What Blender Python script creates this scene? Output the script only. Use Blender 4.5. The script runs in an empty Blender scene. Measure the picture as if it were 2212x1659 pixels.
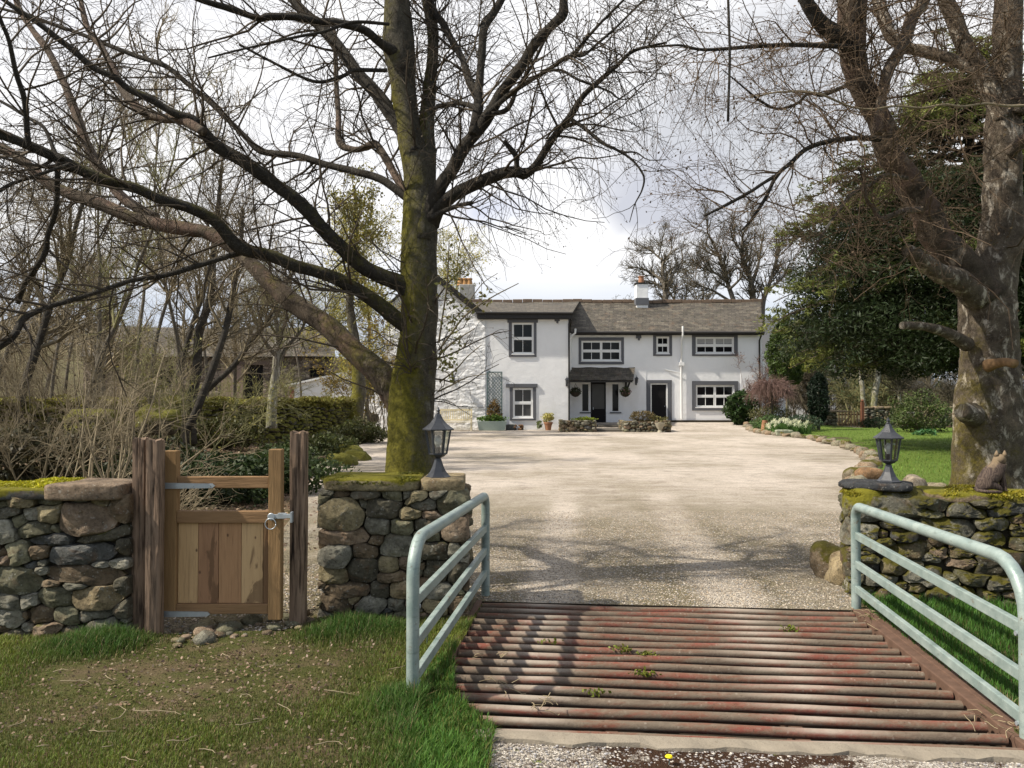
import bpy, math, random
import numpy as np
from mathutils import Vector, geometry

rng = np.random.default_rng(11)
random.seed(5)
C = bpy.context.scene.collection
sc = bpy.context.scene
R = math.radians

# ------------------------------------------------------------ camera
W_, F_, CX, CY, EYE = 2212.0, 1700.0, 1106.0, 829.5, 1.65
PITCH = math.atan(30.5 / F_)
cam_d = bpy.data.cameras.new('camera')
cam = bpy.data.objects.new('camera', cam_d)
C.objects.link(cam)
cam.location = (0, 0, EYE)
cam.rotation_euler = (math.pi / 2 + PITCH, 0, 0)
cam_d.sensor_width = 36.0
cam_d.lens = 36.0 * F_ / W_
cam_d.clip_end = 5000
cam_d.clip_start = 0.05
sc.camera = cam
cp, sp = math.cos(PITCH), math.sin(PITCH)

def P(px, py, d):
    """point seen at (px, py) of the survey photo, d metres in front"""
    a = (px - CX) / F_; u = (CY - py) / F_
    y = cp - u * sp; z = sp + u * cp
    s = d / y
    return Vector((a * s, d, EYE + z * s))

def G(px, py, z=0.0):
    a = (px - CX) / F_; u = (CY - py) / F_
    y = cp - u * sp; zz = sp + u * cp
    s = (z - EYE) / zz
    return Vector((a * s, y * s, z))

def X(px, d): return (px - CX) * d / F_
def Z(py, d): return P(CX, py, d).z

# ------------------------------------------------------------ properties
def tag(o, label=None, cat=None, group=None, kind=None):
    if label: o['label'] = label
    if cat: o['category'] = cat
    if group: o['group'] = group
    if kind: o['kind'] = kind
    return o

def empty(name, loc=(0, 0, 0), label=None, cat=None, group=None, rz=0):
    o = bpy.data.objects.new(name, None)
    C.objects.link(o)
    o.location = loc; o.rotation_euler = (0, 0, rz)
    o.empty_display_size = 0.2
    return tag(o, label, cat, group)

def link(name, me, mat, parent=None, loc=None, keep=True):
    """keep: mesh is in world coordinates though its parent stands elsewhere"""
    o = bpy.data.objects.new(name, me)
    C.objects.link(o)
    if mat is not None:
        for m in (mat if isinstance(mat, (list, tuple)) else [mat]):
            me.materials.append(m)
    if parent is not None:
        o.parent = parent
    if loc is not None:
        o.location = loc
    return o

def mesh_np(name, V, Fq=None, Ft=None, mat=None, parent=None, smooth=True, col=None, loc=None, fmat=None):
    V = np.asarray(V, dtype=np.float32)
    parts = []
    nq = 0 if Fq is None else len(Fq); nt = 0 if Ft is None else len(Ft)
    li = []
    if nq: li.append(np.asarray(Fq, dtype=np.int32).ravel())
    if nt: li.append(np.asarray(Ft, dtype=np.int32).ravel())
    li = np.concatenate(li)
    me = bpy.data.meshes.new(name)
    me.vertices.add(len(V)); me.vertices.foreach_set('co', V.ravel())
    me.loops.add(len(li)); me.loops.foreach_set('vertex_index', li)
    me.polygons.add(nq + nt)
    st = np.concatenate([np.arange(nq) * 4, nq * 4 + np.arange(nt) * 3]).astype(np.int32)
    me.polygons.foreach_set('loop_start', st)
    me.polygons.foreach_set('use_smooth', np.full(nq + nt, smooth, dtype=bool))
    if fmat is not None:
        me.polygons.foreach_set('material_index', np.asarray(fmat, dtype=np.int32))
    me.update(calc_edges=True)
    if col is not None:
        at = me.color_attributes.new('col', 'FLOAT_COLOR', 'POINT')
        c = np.ones((len(V), 4), dtype=np.float32); c[:, :3] = col
        at.data.foreach_set('color', c.ravel())
    if parent is not None:
        p = np.array(world_loc(parent), dtype=np.float32)
        if parent.rotation_euler.z == 0 and (p != 0).any() and loc is None:
            V2 = V - p
            me.vertices.foreach_set('co', V2.ravel()); me.update()
    return link(name, me, mat, parent, loc)

def world_loc(o):
    v = Vector(o.location)
    while o.parent is not None:
        o = o.parent; v = v + Vector(o.location)
    return v

# ------------------------------------------------------------ mesh collector
class MB:
    def __init__(s): s.v = []; s.f = []; s.mi = []
    def add(s, vs, fs, m=0):
        b = len(s.v); s.v += [tuple(v) for v in vs]
        s.f += [tuple(i + b for i in f) for f in fs]; s.mi += [m] * len(fs)
    def box(s, x0, x1, y0, y1, z0, z1, m=0, M=None):
        vs = [(x, y, z) for z in (z0, z1) for y in (y0, y1) for x in (x0, x1)]
        if M is not None: vs = [tuple(M(v)) for v in vs]
        s.add(vs, [(0, 2, 3, 1), (4, 5, 7, 6), (0, 1, 5, 4), (2, 6, 7, 3), (0, 4, 6, 2), (1, 3, 7, 5)], m)
    def prism(s, poly, y0, y1, m=0):
        """poly in (x,z), extruded along y"""
        n = len(poly)
        vs = [(x, y0, z) for x, z in poly] + [(x, y1, z) for x, z in poly]
        fs = [tuple(range(n)), tuple(range(2 * n - 1, n - 1, -1))]
        fs += [(i, i + n, (i + 1) % n + n, (i + 1) % n) for i in range(n)]
        s.add(vs, fs, m)
    def bar(s, a, b, w, h=None, m=0, up=(0, 0, 1)):
        a = Vector(a); b = Vector(b); h = h or w
        t = (b - a).normalized(); u = t.cross(Vector(up))
        if u.length < 1e-4: u = t.cross(Vector((0, 1, 0)))
        u.normalize(); v = u.cross(t)
        vs = []
        for p in (a, b):
            for i, j in ((-1, -1), (1, -1), (1, 1), (-1, 1)):
                vs.append(p + u * i * w / 2 + v * j * h / 2)
        s.add(vs, [(3, 2, 1, 0), (4, 5, 6, 7), (0, 1, 5, 4), (1, 2, 6, 5), (2, 3, 7, 6), (3, 0, 4, 7)], m)
    def lathe(s, prof, c=(0, 0, 0), n=16, m=0, sx=1, sy=1, rot=0.0):
        """prof list of (r,z)"""
        b = []
        for r, z in prof:
            for k in range(n):
                a = 2 * math.pi * k / n + rot
                b.append((c[0] + r * math.cos(a) * sx, c[1] + r * math.sin(a) * sy, c[2] + z))
        fs = []
        for i in range(len(prof) - 1):
            for k in range(n):
                fs.append((i * n + k, i * n + (k + 1) % n, (i + 1) * n + (k + 1) % n, (i + 1) * n + k))
        fs.append(tuple(range(n - 1, -1, -1)))
        fs.append(tuple((len(prof) - 1) * n + k for k in range(n)))
        s.add(b, fs, m)
    def tube(s, pts, r, n=8, m=0):
        pts = [Vector(p) for p in pts]
        rs = r if isinstance(r, (list, tuple)) else [r] * len(pts)
        vs = []; ref = None
        for i, p in enumerate(pts):
            t = (pts[min(i + 1, len(pts) - 1)] - pts[max(i - 1, 0)]).normalized()
            if ref is None:
                ref = t.cross(Vector((0, 0, 1)))
                if ref.length < .1: ref = t.cross(Vector((0, 1, 0)))
            ref = (ref - t * ref.dot(t)).normalized(); v = t.cross(ref)
            for k in range(n):
                a = 2 * math.pi * k / n
                vs.append(p + (ref * math.cos(a) + v * math.sin(a)) * rs[i])
        fs = [(i * n + k, i * n + (k + 1) % n, (i + 1) * n + (k + 1) % n, (i + 1) * n + k)
              for i in range(len(pts) - 1) for k in range(n)]
        fs.append(tuple(range(n - 1, -1, -1))); fs.append(tuple((len(pts) - 1) * n + k for k in range(n)))
        s.add(vs, fs, m)
    def build(s, name, mat, parent=None, smooth=False, bevel=0, world=True, loc=None):
        me = bpy.data.meshes.new(name)
        v = s.v
        if parent is not None and world and loc is None:
            p = world_loc(parent); v = [(a - p.x, b - p.y, c - p.z) for a, b, c in v]
        me.from_pydata(v, [], s.f)
        me.update()
        o = link(name, me, mat, parent, loc)
        if any(s.mi): me.polygons.foreach_set('material_index', s.mi)
        if smooth is True: me.polygons.foreach_set('use_smooth', [True] * len(me.polygons))
        elif smooth:
            me.polygons.foreach_set('use_smooth', [True] * len(me.polygons))
            me.set_sharp_from_angle(angle=R(smooth))
        if bevel:
            b = o.modifiers.new('bevel', 'BEVEL'); b.width = bevel; b.segments = 2; b.limit_method = 'ANGLE'
            b.angle_limit = R(40)
        return o

# ------------------------------------------------------------ smooth noise in numpy (sum of rotated sines, cheap)
_nk = []
def fnoise(p, freq=1.0, seed=0, octs=3):
    """p (...,3) -> (...) roughly -1..1"""
    p = np.asarray(p, dtype=np.float64)
    r = np.random.default_rng(1000 + seed)
    out = np.zeros(p.shape[:-1]); amp = 1.0; tot = 0
    for o in range(octs):
        for k in range(4):
            d = r.normal(size=3); d /= np.linalg.norm(d); f = freq * (2 ** o) * r.uniform(.7, 1.4)
            d2 = r.normal(size=3); d2 /= np.linalg.norm(d2)
            out += amp * np.sin(p @ d * f * 2.2 + r.uniform(0, 7) + 1.3 * np.sin(p @ d2 * f * 1.7 + r.uniform(0, 7)))
            tot += amp
        amp *= .55
    return out / tot * 2.2

# ------------------------------------------------------------ tubes, vectorised
def tubes(Pn, Rn, sides=3):
    """Pn (N,K,3), Rn (N,K) -> V, quads"""
    N, K, _ = Pn.shape
    T = np.gradient(Pn, axis=1)
    T /= np.linalg.norm(T, axis=2, keepdims=True) + 1e-9
    avg = T.mean(axis=1)
    ref = np.zeros_like(avg); idx = np.argmin(np.abs(avg), axis=1); ref[np.arange(N), idx] = 1
    u = np.cross(T, ref[:, None, :]); u /= np.linalg.norm(u, axis=2, keepdims=True) + 1e-9
    v = np.cross(T, u)
    a = np.arange(sides) * 2 * np.pi / sides
    ring = u[:, :, None, :] * np.cos(a)[None, None, :, None] + v[:, :, None, :] * np.sin(a)[None, None, :, None]
    V = Pn[:, :, None, :] + ring * Rn[:, :, None, None]
    base = (np.arange(N) * K * sides)[:, None, None]
    i = np.arange(K - 1)[None, :, None] * sides; k = np.arange(sides)[None, None, :]
    k2 = (k + 1) % sides
    q = np.stack([base + i + k, base + i + k2, base + i + sides + k2, base + i + sides + k], axis=-1)
    return V.reshape(-1, 3), q.reshape(-1, 4)

def resample(pts, rad, K):
    """Catmull-Rom through points with radii -> (K,3),(K,)"""
    A = np.array([list(p) + [r] for p, r in zip(pts, rad)], dtype=float)
    A = np.vstack([2 * A[0] - A[1], A, 2 * A[-1] - A[-2]])
    n = len(A) - 3
    seg = np.linalg.norm(np.diff(A[1:-1, :3], axis=0), axis=1); cum = np.concatenate([[0], np.cumsum(seg)])
    s = np.linspace(0, cum[-1], K)
    i = np.clip(np.searchsorted(cum, s, side='right') - 1, 0, n - 1)
    t = ((s - cum[i]) / (seg[i] + 1e-9))[:, None]
    p0, p1, p2, p3 = A[i], A[i + 1], A[i + 2], A[i + 3]
    o = .5 * ((2 * p1) + (-p0 + p2) * t + (2 * p0 - 5 * p1 + 4 * p2 - p3) * t ** 2 + (-p0 + 3 * p1 - 3 * p2 + p3) * t ** 3)
    return o[:, :3], np.maximum(o[:, 3], .001)

def spawn(Pn, Rn, n, length, K=5, ang=(35, 75), up=0.0, wob=.25, rr=(.5, .008), rmin=.003, t0=.1, taper=.35, tpow=1.0, droop=0.0, fall=.6):
    """grow n children on the tubes (N,Kp,3)"""
    N, Kp, _ = Pn.shape
    L = np.linalg.norm(np.diff(Pn, axis=1), axis=2).sum(axis=1)
    idx = rng.choice(N, n, p=L / L.sum())
    t = t0 + (1 - t0) * rng.random(n) ** tpow
    f = t * (Kp - 1); i = np.minimum(f.astype(int), Kp - 2); w = (f - i)[:, None]
    p = Pn[idx, i] * (1 - w) + Pn[idx, i + 1] * w
    T = Pn[idx, i + 1] - Pn[idx, i]; T /= np.linalg.norm(T, axis=1, keepdims=True) + 1e-9
    rp = Rn[idx, i] * (1 - w[:, 0]) + Rn[idx, i + 1] * w[:, 0]
    q = rng.normal(size=(n, 3)); q -= T * (q * T).sum(1, keepdims=True); q /= np.linalg.norm(q, axis=1, keepdims=True) + 1e-9
    a = np.radians(rng.uniform(ang[0], ang[1], n))[:, None]
    d = T * np.cos(a) + q * np.sin(a)
    ln = rng.uniform(length[0], length[1], n) * (1 - fall * t)
    r0 = np.minimum(rp * rr[0], rr[1]) ; r0 = np.maximum(r0 * rng.uniform(.7, 1.1, n), rmin)
    out = np.zeros((n, K, 3)); out[:, 0] = p
    for k in range(1, K):
        d = d + rng.normal(size=(n, 3)) * wob; d[:, 2] += up - droop * (k / K)
        d /= np.linalg.norm(d, axis=1, keepdims=True)
        out[:, k] = out[:, k - 1] + d * (ln / (K - 1))[:, None]
    rad = r0[:, None] * (1 - (1 - taper) * np.linspace(0, 1, K))[None, :]
    return out, np.maximum(rad, rmin * .6)

def leafcards(pos, size, mat_, name, parent=None, aspect=1.6, flat=None, col=None, tri=False, jit=.35, colvar=.3, droop=0.0):
    """small leaf-shaped faces (rhombus quads) at the given points; flat: preferred normal"""
    n = len(pos)
    s = size * rng.uniform(1 - jit, 1 + jit, n)
    nrm = rng.normal(size=(n, 3))
    if flat is not None: nrm = nrm * flat[1] + np.array(flat[0])
    nrm /= np.linalg.norm(nrm, axis=1, keepdims=True)
    a = rng.normal(size=(n, 3)); a[:, 2] -= droop
    a -= nrm * (a * nrm).sum(1, keepdims=True); a /= np.linalg.norm(a, axis=1, keepdims=True) + 1e-9
    b = np.cross(nrm, a)
    a = a * (s * aspect / 2)[:, None]; b = b * (s / 2)[:, None]
    V = np.stack([pos - a, pos + b * .9 - a * .1, pos + a, pos - b * .9 - a * .1], axis=1).reshape(-1, 3)
    Fq = np.arange(n * 4).reshape(n, 4)
    c = None
    if col is not None:
        col = np.asarray(col, float)
        if col.ndim == 1: col = np.tile(col, (n, 1))
        m = rng.uniform(1 - colvar, 1 + colvar, (n, 1)) * np.array([[1, 1, 1]]) * rng.uniform(.92, 1.08, (n, 3))
        c = np.repeat(col * m, 4, axis=0)
    return mesh_np(name, V, Fq=Fq, mat=mat_, parent=parent, smooth=False, col=c)

def _pip(px, py, poly):
    """vectorised point in polygon"""
    inside = np.zeros(px.shape, bool); n = len(poly); j = n - 1
    for i in range(n):
        xi, yi = poly[i]; xj, yj = poly[j]
        c = ((yi > py) != (yj > py)) & (px < (xj - xi) * (py - yi) / ((yj - yi) + 1e-12) + xi)
        inside ^= c; j = i
    return inside

# ------------------------------------------------------------ node materials
class NM:
    def __init__(s, name, rough=.85, spec=.3):
        s.m = bpy.data.materials.new(name); s.m.use_nodes = True
        s.t = s.m.node_tree; s.n = s.t.nodes; s.b = s.n['Principled BSDF']
        s.b.inputs['Roughness'].default_value = rough
        s.b.inputs['Specular IOR Level'].default_value = spec
        s._tc = None
    def N(s, typ, **kw):
        n = s.n.new(typ)
        for k, v in kw.items():
            if k in n.inputs.keys(): s.set(n.inputs[k], v)
            else: setattr(n, k, v)
        return n
    def set(s, inp, v):
        if isinstance(v, bpy.types.NodeSocket): s.t.links.new(v, inp)
        elif isinstance(v, (tuple, list)) and inp.type == 'RGBA' and len(v) == 3: inp.default_value = (*v, 1)
        else: inp.default_value = v
    def co(s, scale=(1, 1, 1), geo=False, rot=None):
        if s._tc is None: s._tc = s.N('ShaderNodeTexCoord'); s._g = s.N('ShaderNodeNewGeometry')
        src = s._g.outputs['Position'] if geo else s._tc.outputs['Object']
        if scale == (1, 1, 1) and rot is None: return src
        m = s.N('ShaderNodeMapping'); s.set(m.inputs['Vector'], src); m.inputs['Scale'].default_value = scale
        if rot: m.inputs['Rotation'].default_value = rot
        return m.outputs[0]
    def noise(s, scale, detail=4, rough=.55, vec=None, dist=0, fac=True):
        n = s.N('ShaderNodeTexNoise', Scale=scale, Detail=detail, Roughness=rough, Distortion=dist)
        s.set(n.inputs['Vector'], vec if vec is not None else s.co()); return n.outputs[0 if fac else 1]
    def voro(s, scale, feature='F1', vec=None, out=0, rnd=1.0):
        n = s.N('ShaderNodeTexVoronoi'); n.feature = feature; n.inputs['Scale'].default_value = scale
        n.inputs['Randomness'].default_value = rnd
        s.set(n.inputs['Vector'], vec if vec is not None else s.co()); return n.outputs[out]
    def ramp(s, fac, stops, interp='LINEAR'):
        n = s.N('ShaderNodeValToRGB'); s.set(n.inputs[0], fac); e = n.color_ramp.elements
        n.color_ramp.interpolation = interp
        while len(e) < len(stops): e.new(.5)
        for k, (p, c) in enumerate(stops):
            e[k].position = p
            e[k].color = (c, c, c, 1) if isinstance(c, (int, float)) else (*c, 1)
        return n.outputs[0]
    def mix(s, f, a, b, mode='MIX'):
        n = s.N('ShaderNodeMix'); n.data_type = 'RGBA'; n.blend_type = mode
        s.set(n.inputs[0], f); s.set(n.inputs[6], a); s.set(n.inputs[7], b); return n.outputs[2]
    def math(s, op, a, b=0.0, clamp=False):
        n = s.N('ShaderNodeMath'); n.operation = op; n.use_clamp = clamp
        s.set(n.inputs[0], a); s.set(n.inputs[1], b); return n.outputs[0]
    def normal(s, comp=2):
        s.co(); x = s.N('ShaderNodeSeparateXYZ'); s.set(x.inputs[0], s._g.outputs['Normal']); return x.outputs[comp]
    def pos(s, comp=2):
        s.co(); x = s.N('ShaderNodeSeparateXYZ'); s.set(x.inputs[0], s._g.outputs['Position']); return x.outputs[comp]
    def attr(s, name='col'):
        a = s.N('ShaderNodeAttribute'); a.attribute_name = name; return a.outputs['Color']
    def color(s, c): s.set(s.b.inputs['Base Color'], c); return s
    def rough(s, c): s.set(s.b.inputs['Roughness'], c); return s
    def bump(s, h, strength=.5, dist=.02):
        b = s.N('ShaderNodeBump'); b.inputs['Strength'].default_value = strength; b.inputs['Distance'].default_value = dist
        s.set(b.inputs['Height'], h)
        if s.b.inputs['Normal'].is_linked:
            s.t.links.new(s.b.inputs['Normal'].links[0].from_socket, b.inputs['Normal'])
        s.set(s.b.inputs['Normal'], b.outputs[0]); return s
    def sv(s, k, v): s.set(s.b.inputs[k], v); return s

MT = {}
def flat(name, c, rough=.6, spec=.3, metal=0, var=.15, vs=20, bump=0):
    if name in MT: return MT[name]
    m = NM(name, rough, spec)
    n = m.noise(vs, 4)
    m.color(m.mix(n, tuple(x * (1 - var) for x in c), tuple(min(1, x * (1 + var)) for x in c)))
    m.sv('Metallic', float(metal))
    if bump: m.bump(m.noise(vs * 3, 3), bump, .005)
    MT[name] = m.m; return m.m
# ------------------------------------------------------------ materials
def mat_leaf(name, rough=.55, trans=.25):
    m = NM(name, rough, .25); c = m.attr()
    m.color(c)
    if trans:
        d = m.N('ShaderNodeBsdfTranslucent'); m.set(d.inputs[0], c)
        mx = m.N('ShaderNodeMixShader'); mx.inputs[0].default_value = trans
        m.t.links.new(m.b.outputs[0], mx.inputs[1]); m.t.links.new(d.outputs[0], mx.inputs[2])
        m.t.links.new(mx.outputs[0], m.n['Material Output'].inputs[0])
    return m.m
M_leaf = mat_leaf('leaf'); M_grass = mat_leaf('grass_blade', .6, .3)

def mat_twig(name, c0, c1):
    m = NM(name, .9, .15); m.color(m.mix(m.noise(1.3, 3), c0, c1)); return m.m
M_twig_d = mat_twig('twig_dark', (.045, .037, .029), (.105, .083, .06))
M_twig_l = mat_twig('twig_light', (.17, .14, .09), (.34, .28, .185))
M_twig_b = mat_twig('twig_brown', (.10, .083, .054), (.22, .18, .115))
M_twig_p = mat_twig('twig_purple', (.12, .075, .065), (.20, .13, .11))
M_twig_g = mat_twig('twig_green', (.15, .145, .065), (.27, .25, .12))
M_twig_far = mat_twig('twig_far', (.075, .065, .045), (.14, .12, .085))

def mat_bark(name, base, dark, pale, moss, mossamt, pink=None, mside=0.0, palef=.62):
    m = NM(name, .9, .2)
    co = m.co(geo=True)
    n1 = m.noise(7, 6, .65); n2 = m.noise(38, 5, .7)
    c = m.mix(m.ramp(n1, [(.3, 0), (.7, 1)]), dark, base)
    c = m.mix(m.ramp(n2, [(.45, 0), (.75, .6)]), c, tuple(x * .45 for x in dark))
    c = m.mix(m.ramp(m.noise(6.5, 8, .72, dist=.5, vec=m.co((1, 1, .55))), [(palef, 0), (palef + .10, .9)]), c, pale)
    if pink: c = m.mix(m.ramp(m.noise(3.1, 4), [(.5, 0), (.58, 1)]), c, pink)
    # speckles of lichen
    c = m.mix(m.ramp(m.voro(55), [(.12, .55), (.22, 0)]), c, tuple(min(1, x * 1.6 + .05) for x in base))
    # moss: fades with height, grows on the weather side (-x) and on top
    zz = m.pos(2)
    side = m.math('MULTIPLY', m.normal(0), -mside * .7)
    top = m.math('MULTIPLY', m.normal(2), .18)
    hf = m.math('MULTIPLY', zz, -.075)
    f = m.math('ADD', m.math('ADD', m.math('ADD', m.math('ADD', m.math('MULTIPLY', m.noise(3.3, 6, .75), .8), m.math('MULTIPLY', m.noise(19, 5, .8), .45)), side), top), hf)
    f = m.math('ADD', f, mossamt - .13)
    mf = m.ramp(f, [(.50, 0), (.78, .92)])
    mc = m.mix(m.ramp(m.noise(22, 7, .8), [(.3, 0), (.7, 1)]), tuple(x * .3 for x in moss), tuple(min(1, x * 2.0) for x in moss))
    c = m.mix(mf, c, mc)
    m.color(c)
    m.bump(m.noise(20, 7, .78, vec=m.co((1, 1, .4))), 1.0, .06)
    m.bump(m.voro(34, vec=m.co((1, 1, .5))), .5, .012)
    return m.m
M_bark1 = mat_bark('bark_mossy', (.15, .135, .10), (.055, .047, .036), (.26, .25, .20), (.125, .112, .013), .33, mside=.34, palef=.6)
M_bark1c = mat_bark('bark_limb_part_mossy', (.075, .066, .052), (.03, .026, .021), (.18, .17, .14), (.105, .095, .014), .26, mside=.12, palef=.62)
M_bark1q = mat_bark('bark_leaning_limb', (.13, .10, .072), (.05, .038, .028), (.40, .33, .25), (.11, .10, .014), .17, pink=(.15, .10, .075), mside=.12, palef=.57)
M_bark1b = mat_bark('bark_dark_limb', (.085, .075, .06), (.032, .027, .022), (.17, .16, .135), (.12, .11, .02), .0, mside=.05, palef=.62)
M_bark1p = mat_bark('bark_pinkish', (.20, .16, .12), (.085, .065, .05), (.38, .33, .26), (.13, .12, .02), .02, pink=(.17, .12, .09), mside=.05, palef=.58)
M_bark2 = mat_bark('bark_flaky', (.20, .16, .115), (.06, .045, .033), (.60, .53, .43), (.13, .105, .015), .07, mside=.2, palef=.535)
M_bark_far = mat_bark('bark_far', (.20, .175, .14), (.10, .085, .065), (.35, .33, .29), (.13, .13, .03), .1, mside=.1, palef=.6)
M_bark_w = mat_bark('bark_pale_birch', (.36, .33, .28), (.16, .14, .11), (.55, .53, .48), (.13, .13, .03), .22, mside=.1, palef=.5)

def tracks(m):
    """wheel-dust bands along the drive direction (real dirt, fixed to the place)"""
    s_ = m.math('SUBTRACT', m.pos(0), m.math('MULTIPLY', m.math('SUBTRACT', m.pos(1), 6.42), .0927))
    wob = m.math('MULTIPLY', m.math('SUBTRACT', m.noise(2.5, 4, .6, vec=m.co(geo=True)), .5), .5)
    out = None
    for c_, w_ in ((.28, .30), (1.80, .34)):
        d_ = m.math('ABSOLUTE', m.math('ADD', m.math('SUBTRACT', s_, c_), wob)); v = m.math('SUBTRACT', 1.0, m.math('DIVIDE', d_, w_), clamp=True)
        out = v if out is None else m.math('MAXIMUM', out, v)
    return out
def mat_ground(name, kind):
    m = NM(name, .95, .1)
    g = m.co(geo=True)
    n0 = m.noise(.45, 5, .6, vec=g); n1 = m.noise(3.0, 6, .65, vec=g); n2 = m.noise(60, 4, .7, vec=g); n3 = m.noise(14, 5, .7, vec=g)
    if kind == 'gravel':
        v = m.voro(85, vec=g, out=1)
        sep = m.N('ShaderNodeSeparateColor'); m.set(sep.inputs[0], v)
        st = m.ramp(sep.outputs[0], [(0, (.12, .10, .08)), (.3, (.30, .25, .19)), (.65, (.45, .385, .31)), (1, (.70, .63, .54))])
        far = m.mix(n3, (.32, .275, .205), (.50, .435, .345))
        c = m.mix(m.ramp(m.math('MULTIPLY', m.pos(1), .04), [(.22, .15), (.6, .75)]), st, far)
        # wheel-washed paler tracks and mossy centre, both run up the drive
        c = m.mix(m.ramp(m.noise(.5, 4, .55, vec=m.co((.7, .5, 1), geo=True)), [(.40, 0), (.58, .85)]), c, (.66, .58, .50))
        c = m.mix(m.ramp(n1, [(.50, 0), (.72, .55)]), c, (.19, .155, .13)); c = m.mix(m.ramp(m.noise(3.2, 6, .8, vec=m.co((.35, 1.4, 1), geo=True)), [(.5, 0), (.7, .5)]), c, (.24, .19, .165)); c = m.mix(m.ramp(m.noise(1.1, 7, .8, vec=m.co((.6, 1.6, 1), geo=True)), [(.46, 0), (.66, .55)]), c, (.76, .68, .60)); c = m.mix(m.ramp(m.noise(9, 6, .85, vec=m.co((.5, 1, 1), geo=True)), [(.52, 0), (.68, .6)]), c, (.20, .16, .125))
        yy = m.math('MULTIPLY', m.pos(1), .04)
        offt = m.math('SUBTRACT', 1.0, m.math('MULTIPLY', tracks(m), 1.6), clamp=True)
        mz = m.math('MULTIPLY', m.ramp(m.noise(.9, 6, .75, vec=m.co((1, .6, 1), geo=True)), [(.30, .35), (.56, 1.0)]), m.ramp(yy, [(.25, 1), (.42, .8), (.60, .0)]))
        c = m.mix(m.math('MULTIPLY', mz, offt), c, m.mix(m.math('MULTIPLY', m.math('ADD', n2, sep.outputs[0]), .5), (.06, .052, .022), (.33, .28, .175)))
        nf = m.ramp(m.math('MULTIPLY', m.pos(1), .04), [(.26, .75), (.5, .0)]); c = m.mix(m.math('MULTIPLY', tracks(m), nf), c, m.mix(n3, (.46, .40, .32), (.62, .55, .45)))
        c = m.mix(m.math('MULTIPLY', m.ramp(m.noise(24, 4, .8, vec=g), [(.5, 0), (.66, .75)]), m.ramp(m.math('MULTIPLY', m.pos(1), .04), [(.3, 1), (.8, .3)])), c, (.10, .08, .06))
        m.color(c)
        m.bump(m.voro(85, vec=g), .8, .03); m.bump(n3, .5, .04)
    elif kind == 'road':
        v = m.voro(110, vec=g, out=1)
        sep = m.N('ShaderNodeSeparateColor'); m.set(sep.inputs[0], v)
        c = m.ramp(sep.outputs[0], [(0, (.10, .085, .07)), (.4, (.27, .235, .19)), (.8, (.42, .38, .33)), (1, (.6, .56, .5))])
        sx = m.N('ShaderNodeSeparateXYZ'); m.set(sx.inputs[0], m.co(geo=True))
        band = m.math('SUBTRACT', 1.0, m.math('ABSOLUTE', m.math('MULTIPLY', m.math('SUBTRACT', sx.outputs[0], .95), 1.25)), clamp=True)
        mk = m.math('ADD', m.math('MULTIPLY', band, .33), m.noise(7, 6, .75, vec=g))
        c = m.mix(m.ramp(mk, [(.54, 0), (.64, 1)]), c, m.mix(n2, (.022, .012, .008), (.06, .032, .018)))
        c = m.mix(m.ramp(m.noise(5, 5, .7, vec=m.co((1, 1, 1), geo=True, rot=(.3, .2, 1))), [(.62, 0), (.68, .9)]), c, (.13, .15, .04))
        m.color(c); m.bump(m.voro(110, vec=g), .7, .015)
    elif kind == 'soil':
        c = m.mix(n3, (.085, .058, .036), (.19, .135, .085)); c = m.mix(m.ramp(n1, [(.45, 0), (.6, .7)]), c, (.07, .075, .025))
        m.color(c); m.bump(n2, .8, .03)
    elif kind == 'verge':
        c = m.mix(n3, (.04, .045, .014), (.10, .10, .032))
        c = m.mix(m.ramp(n1, [(.46, 0), (.62, .8)]), c, m.mix(n2, (.055, .04, .024), (.20, .145, .09)))
        m.color(c); m.bump(n2, .8, .03)
    elif kind == 'lawn':
        c = m.mix(n3, (.08, .125, .02), (.13, .19, .035)); c = m.mix(m.ramp(n1, [(.4, 0), (.7, .6)]), c, (.14, .19, .04))
        m.color(c); m.bump(m.noise(45, 5, .8, vec=g), 1.0, .04)
    elif kind == 'field':
        c = m.mix(m.noise(.06, 6, .65, vec=g), (.10, .085, .045), (.15, .14, .06)); c = m.mix(m.ramp(m.noise(.5, 6, .7, vec=g), [(.4, 0), (.65, .8)]), c, (.085, .065, .045))
        m.color(c); m.bump(m.noise(1.2, 6, .8, vec=g), 1, .6)
    elif kind == 'hill':
        c = m.mix(m.noise(.008, 6, .6, vec=g), (.055, .06, .075), (.09, .09, .085)); m.color(c)  # blue-grey of distance haze is painted into the hill's base colour
    return m.m
M_gravel = mat_ground('gravel', 'gravel'); M_road = mat_ground('road', 'road'); M_soil = mat_ground('soil', 'soil')
M_verge = mat_ground('verge', 'verge'); M_lawn = mat_ground('lawn', 'lawn'); M_field = mat_ground('field', 'field'); M_hill = mat_ground('hill', 'hill')

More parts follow.
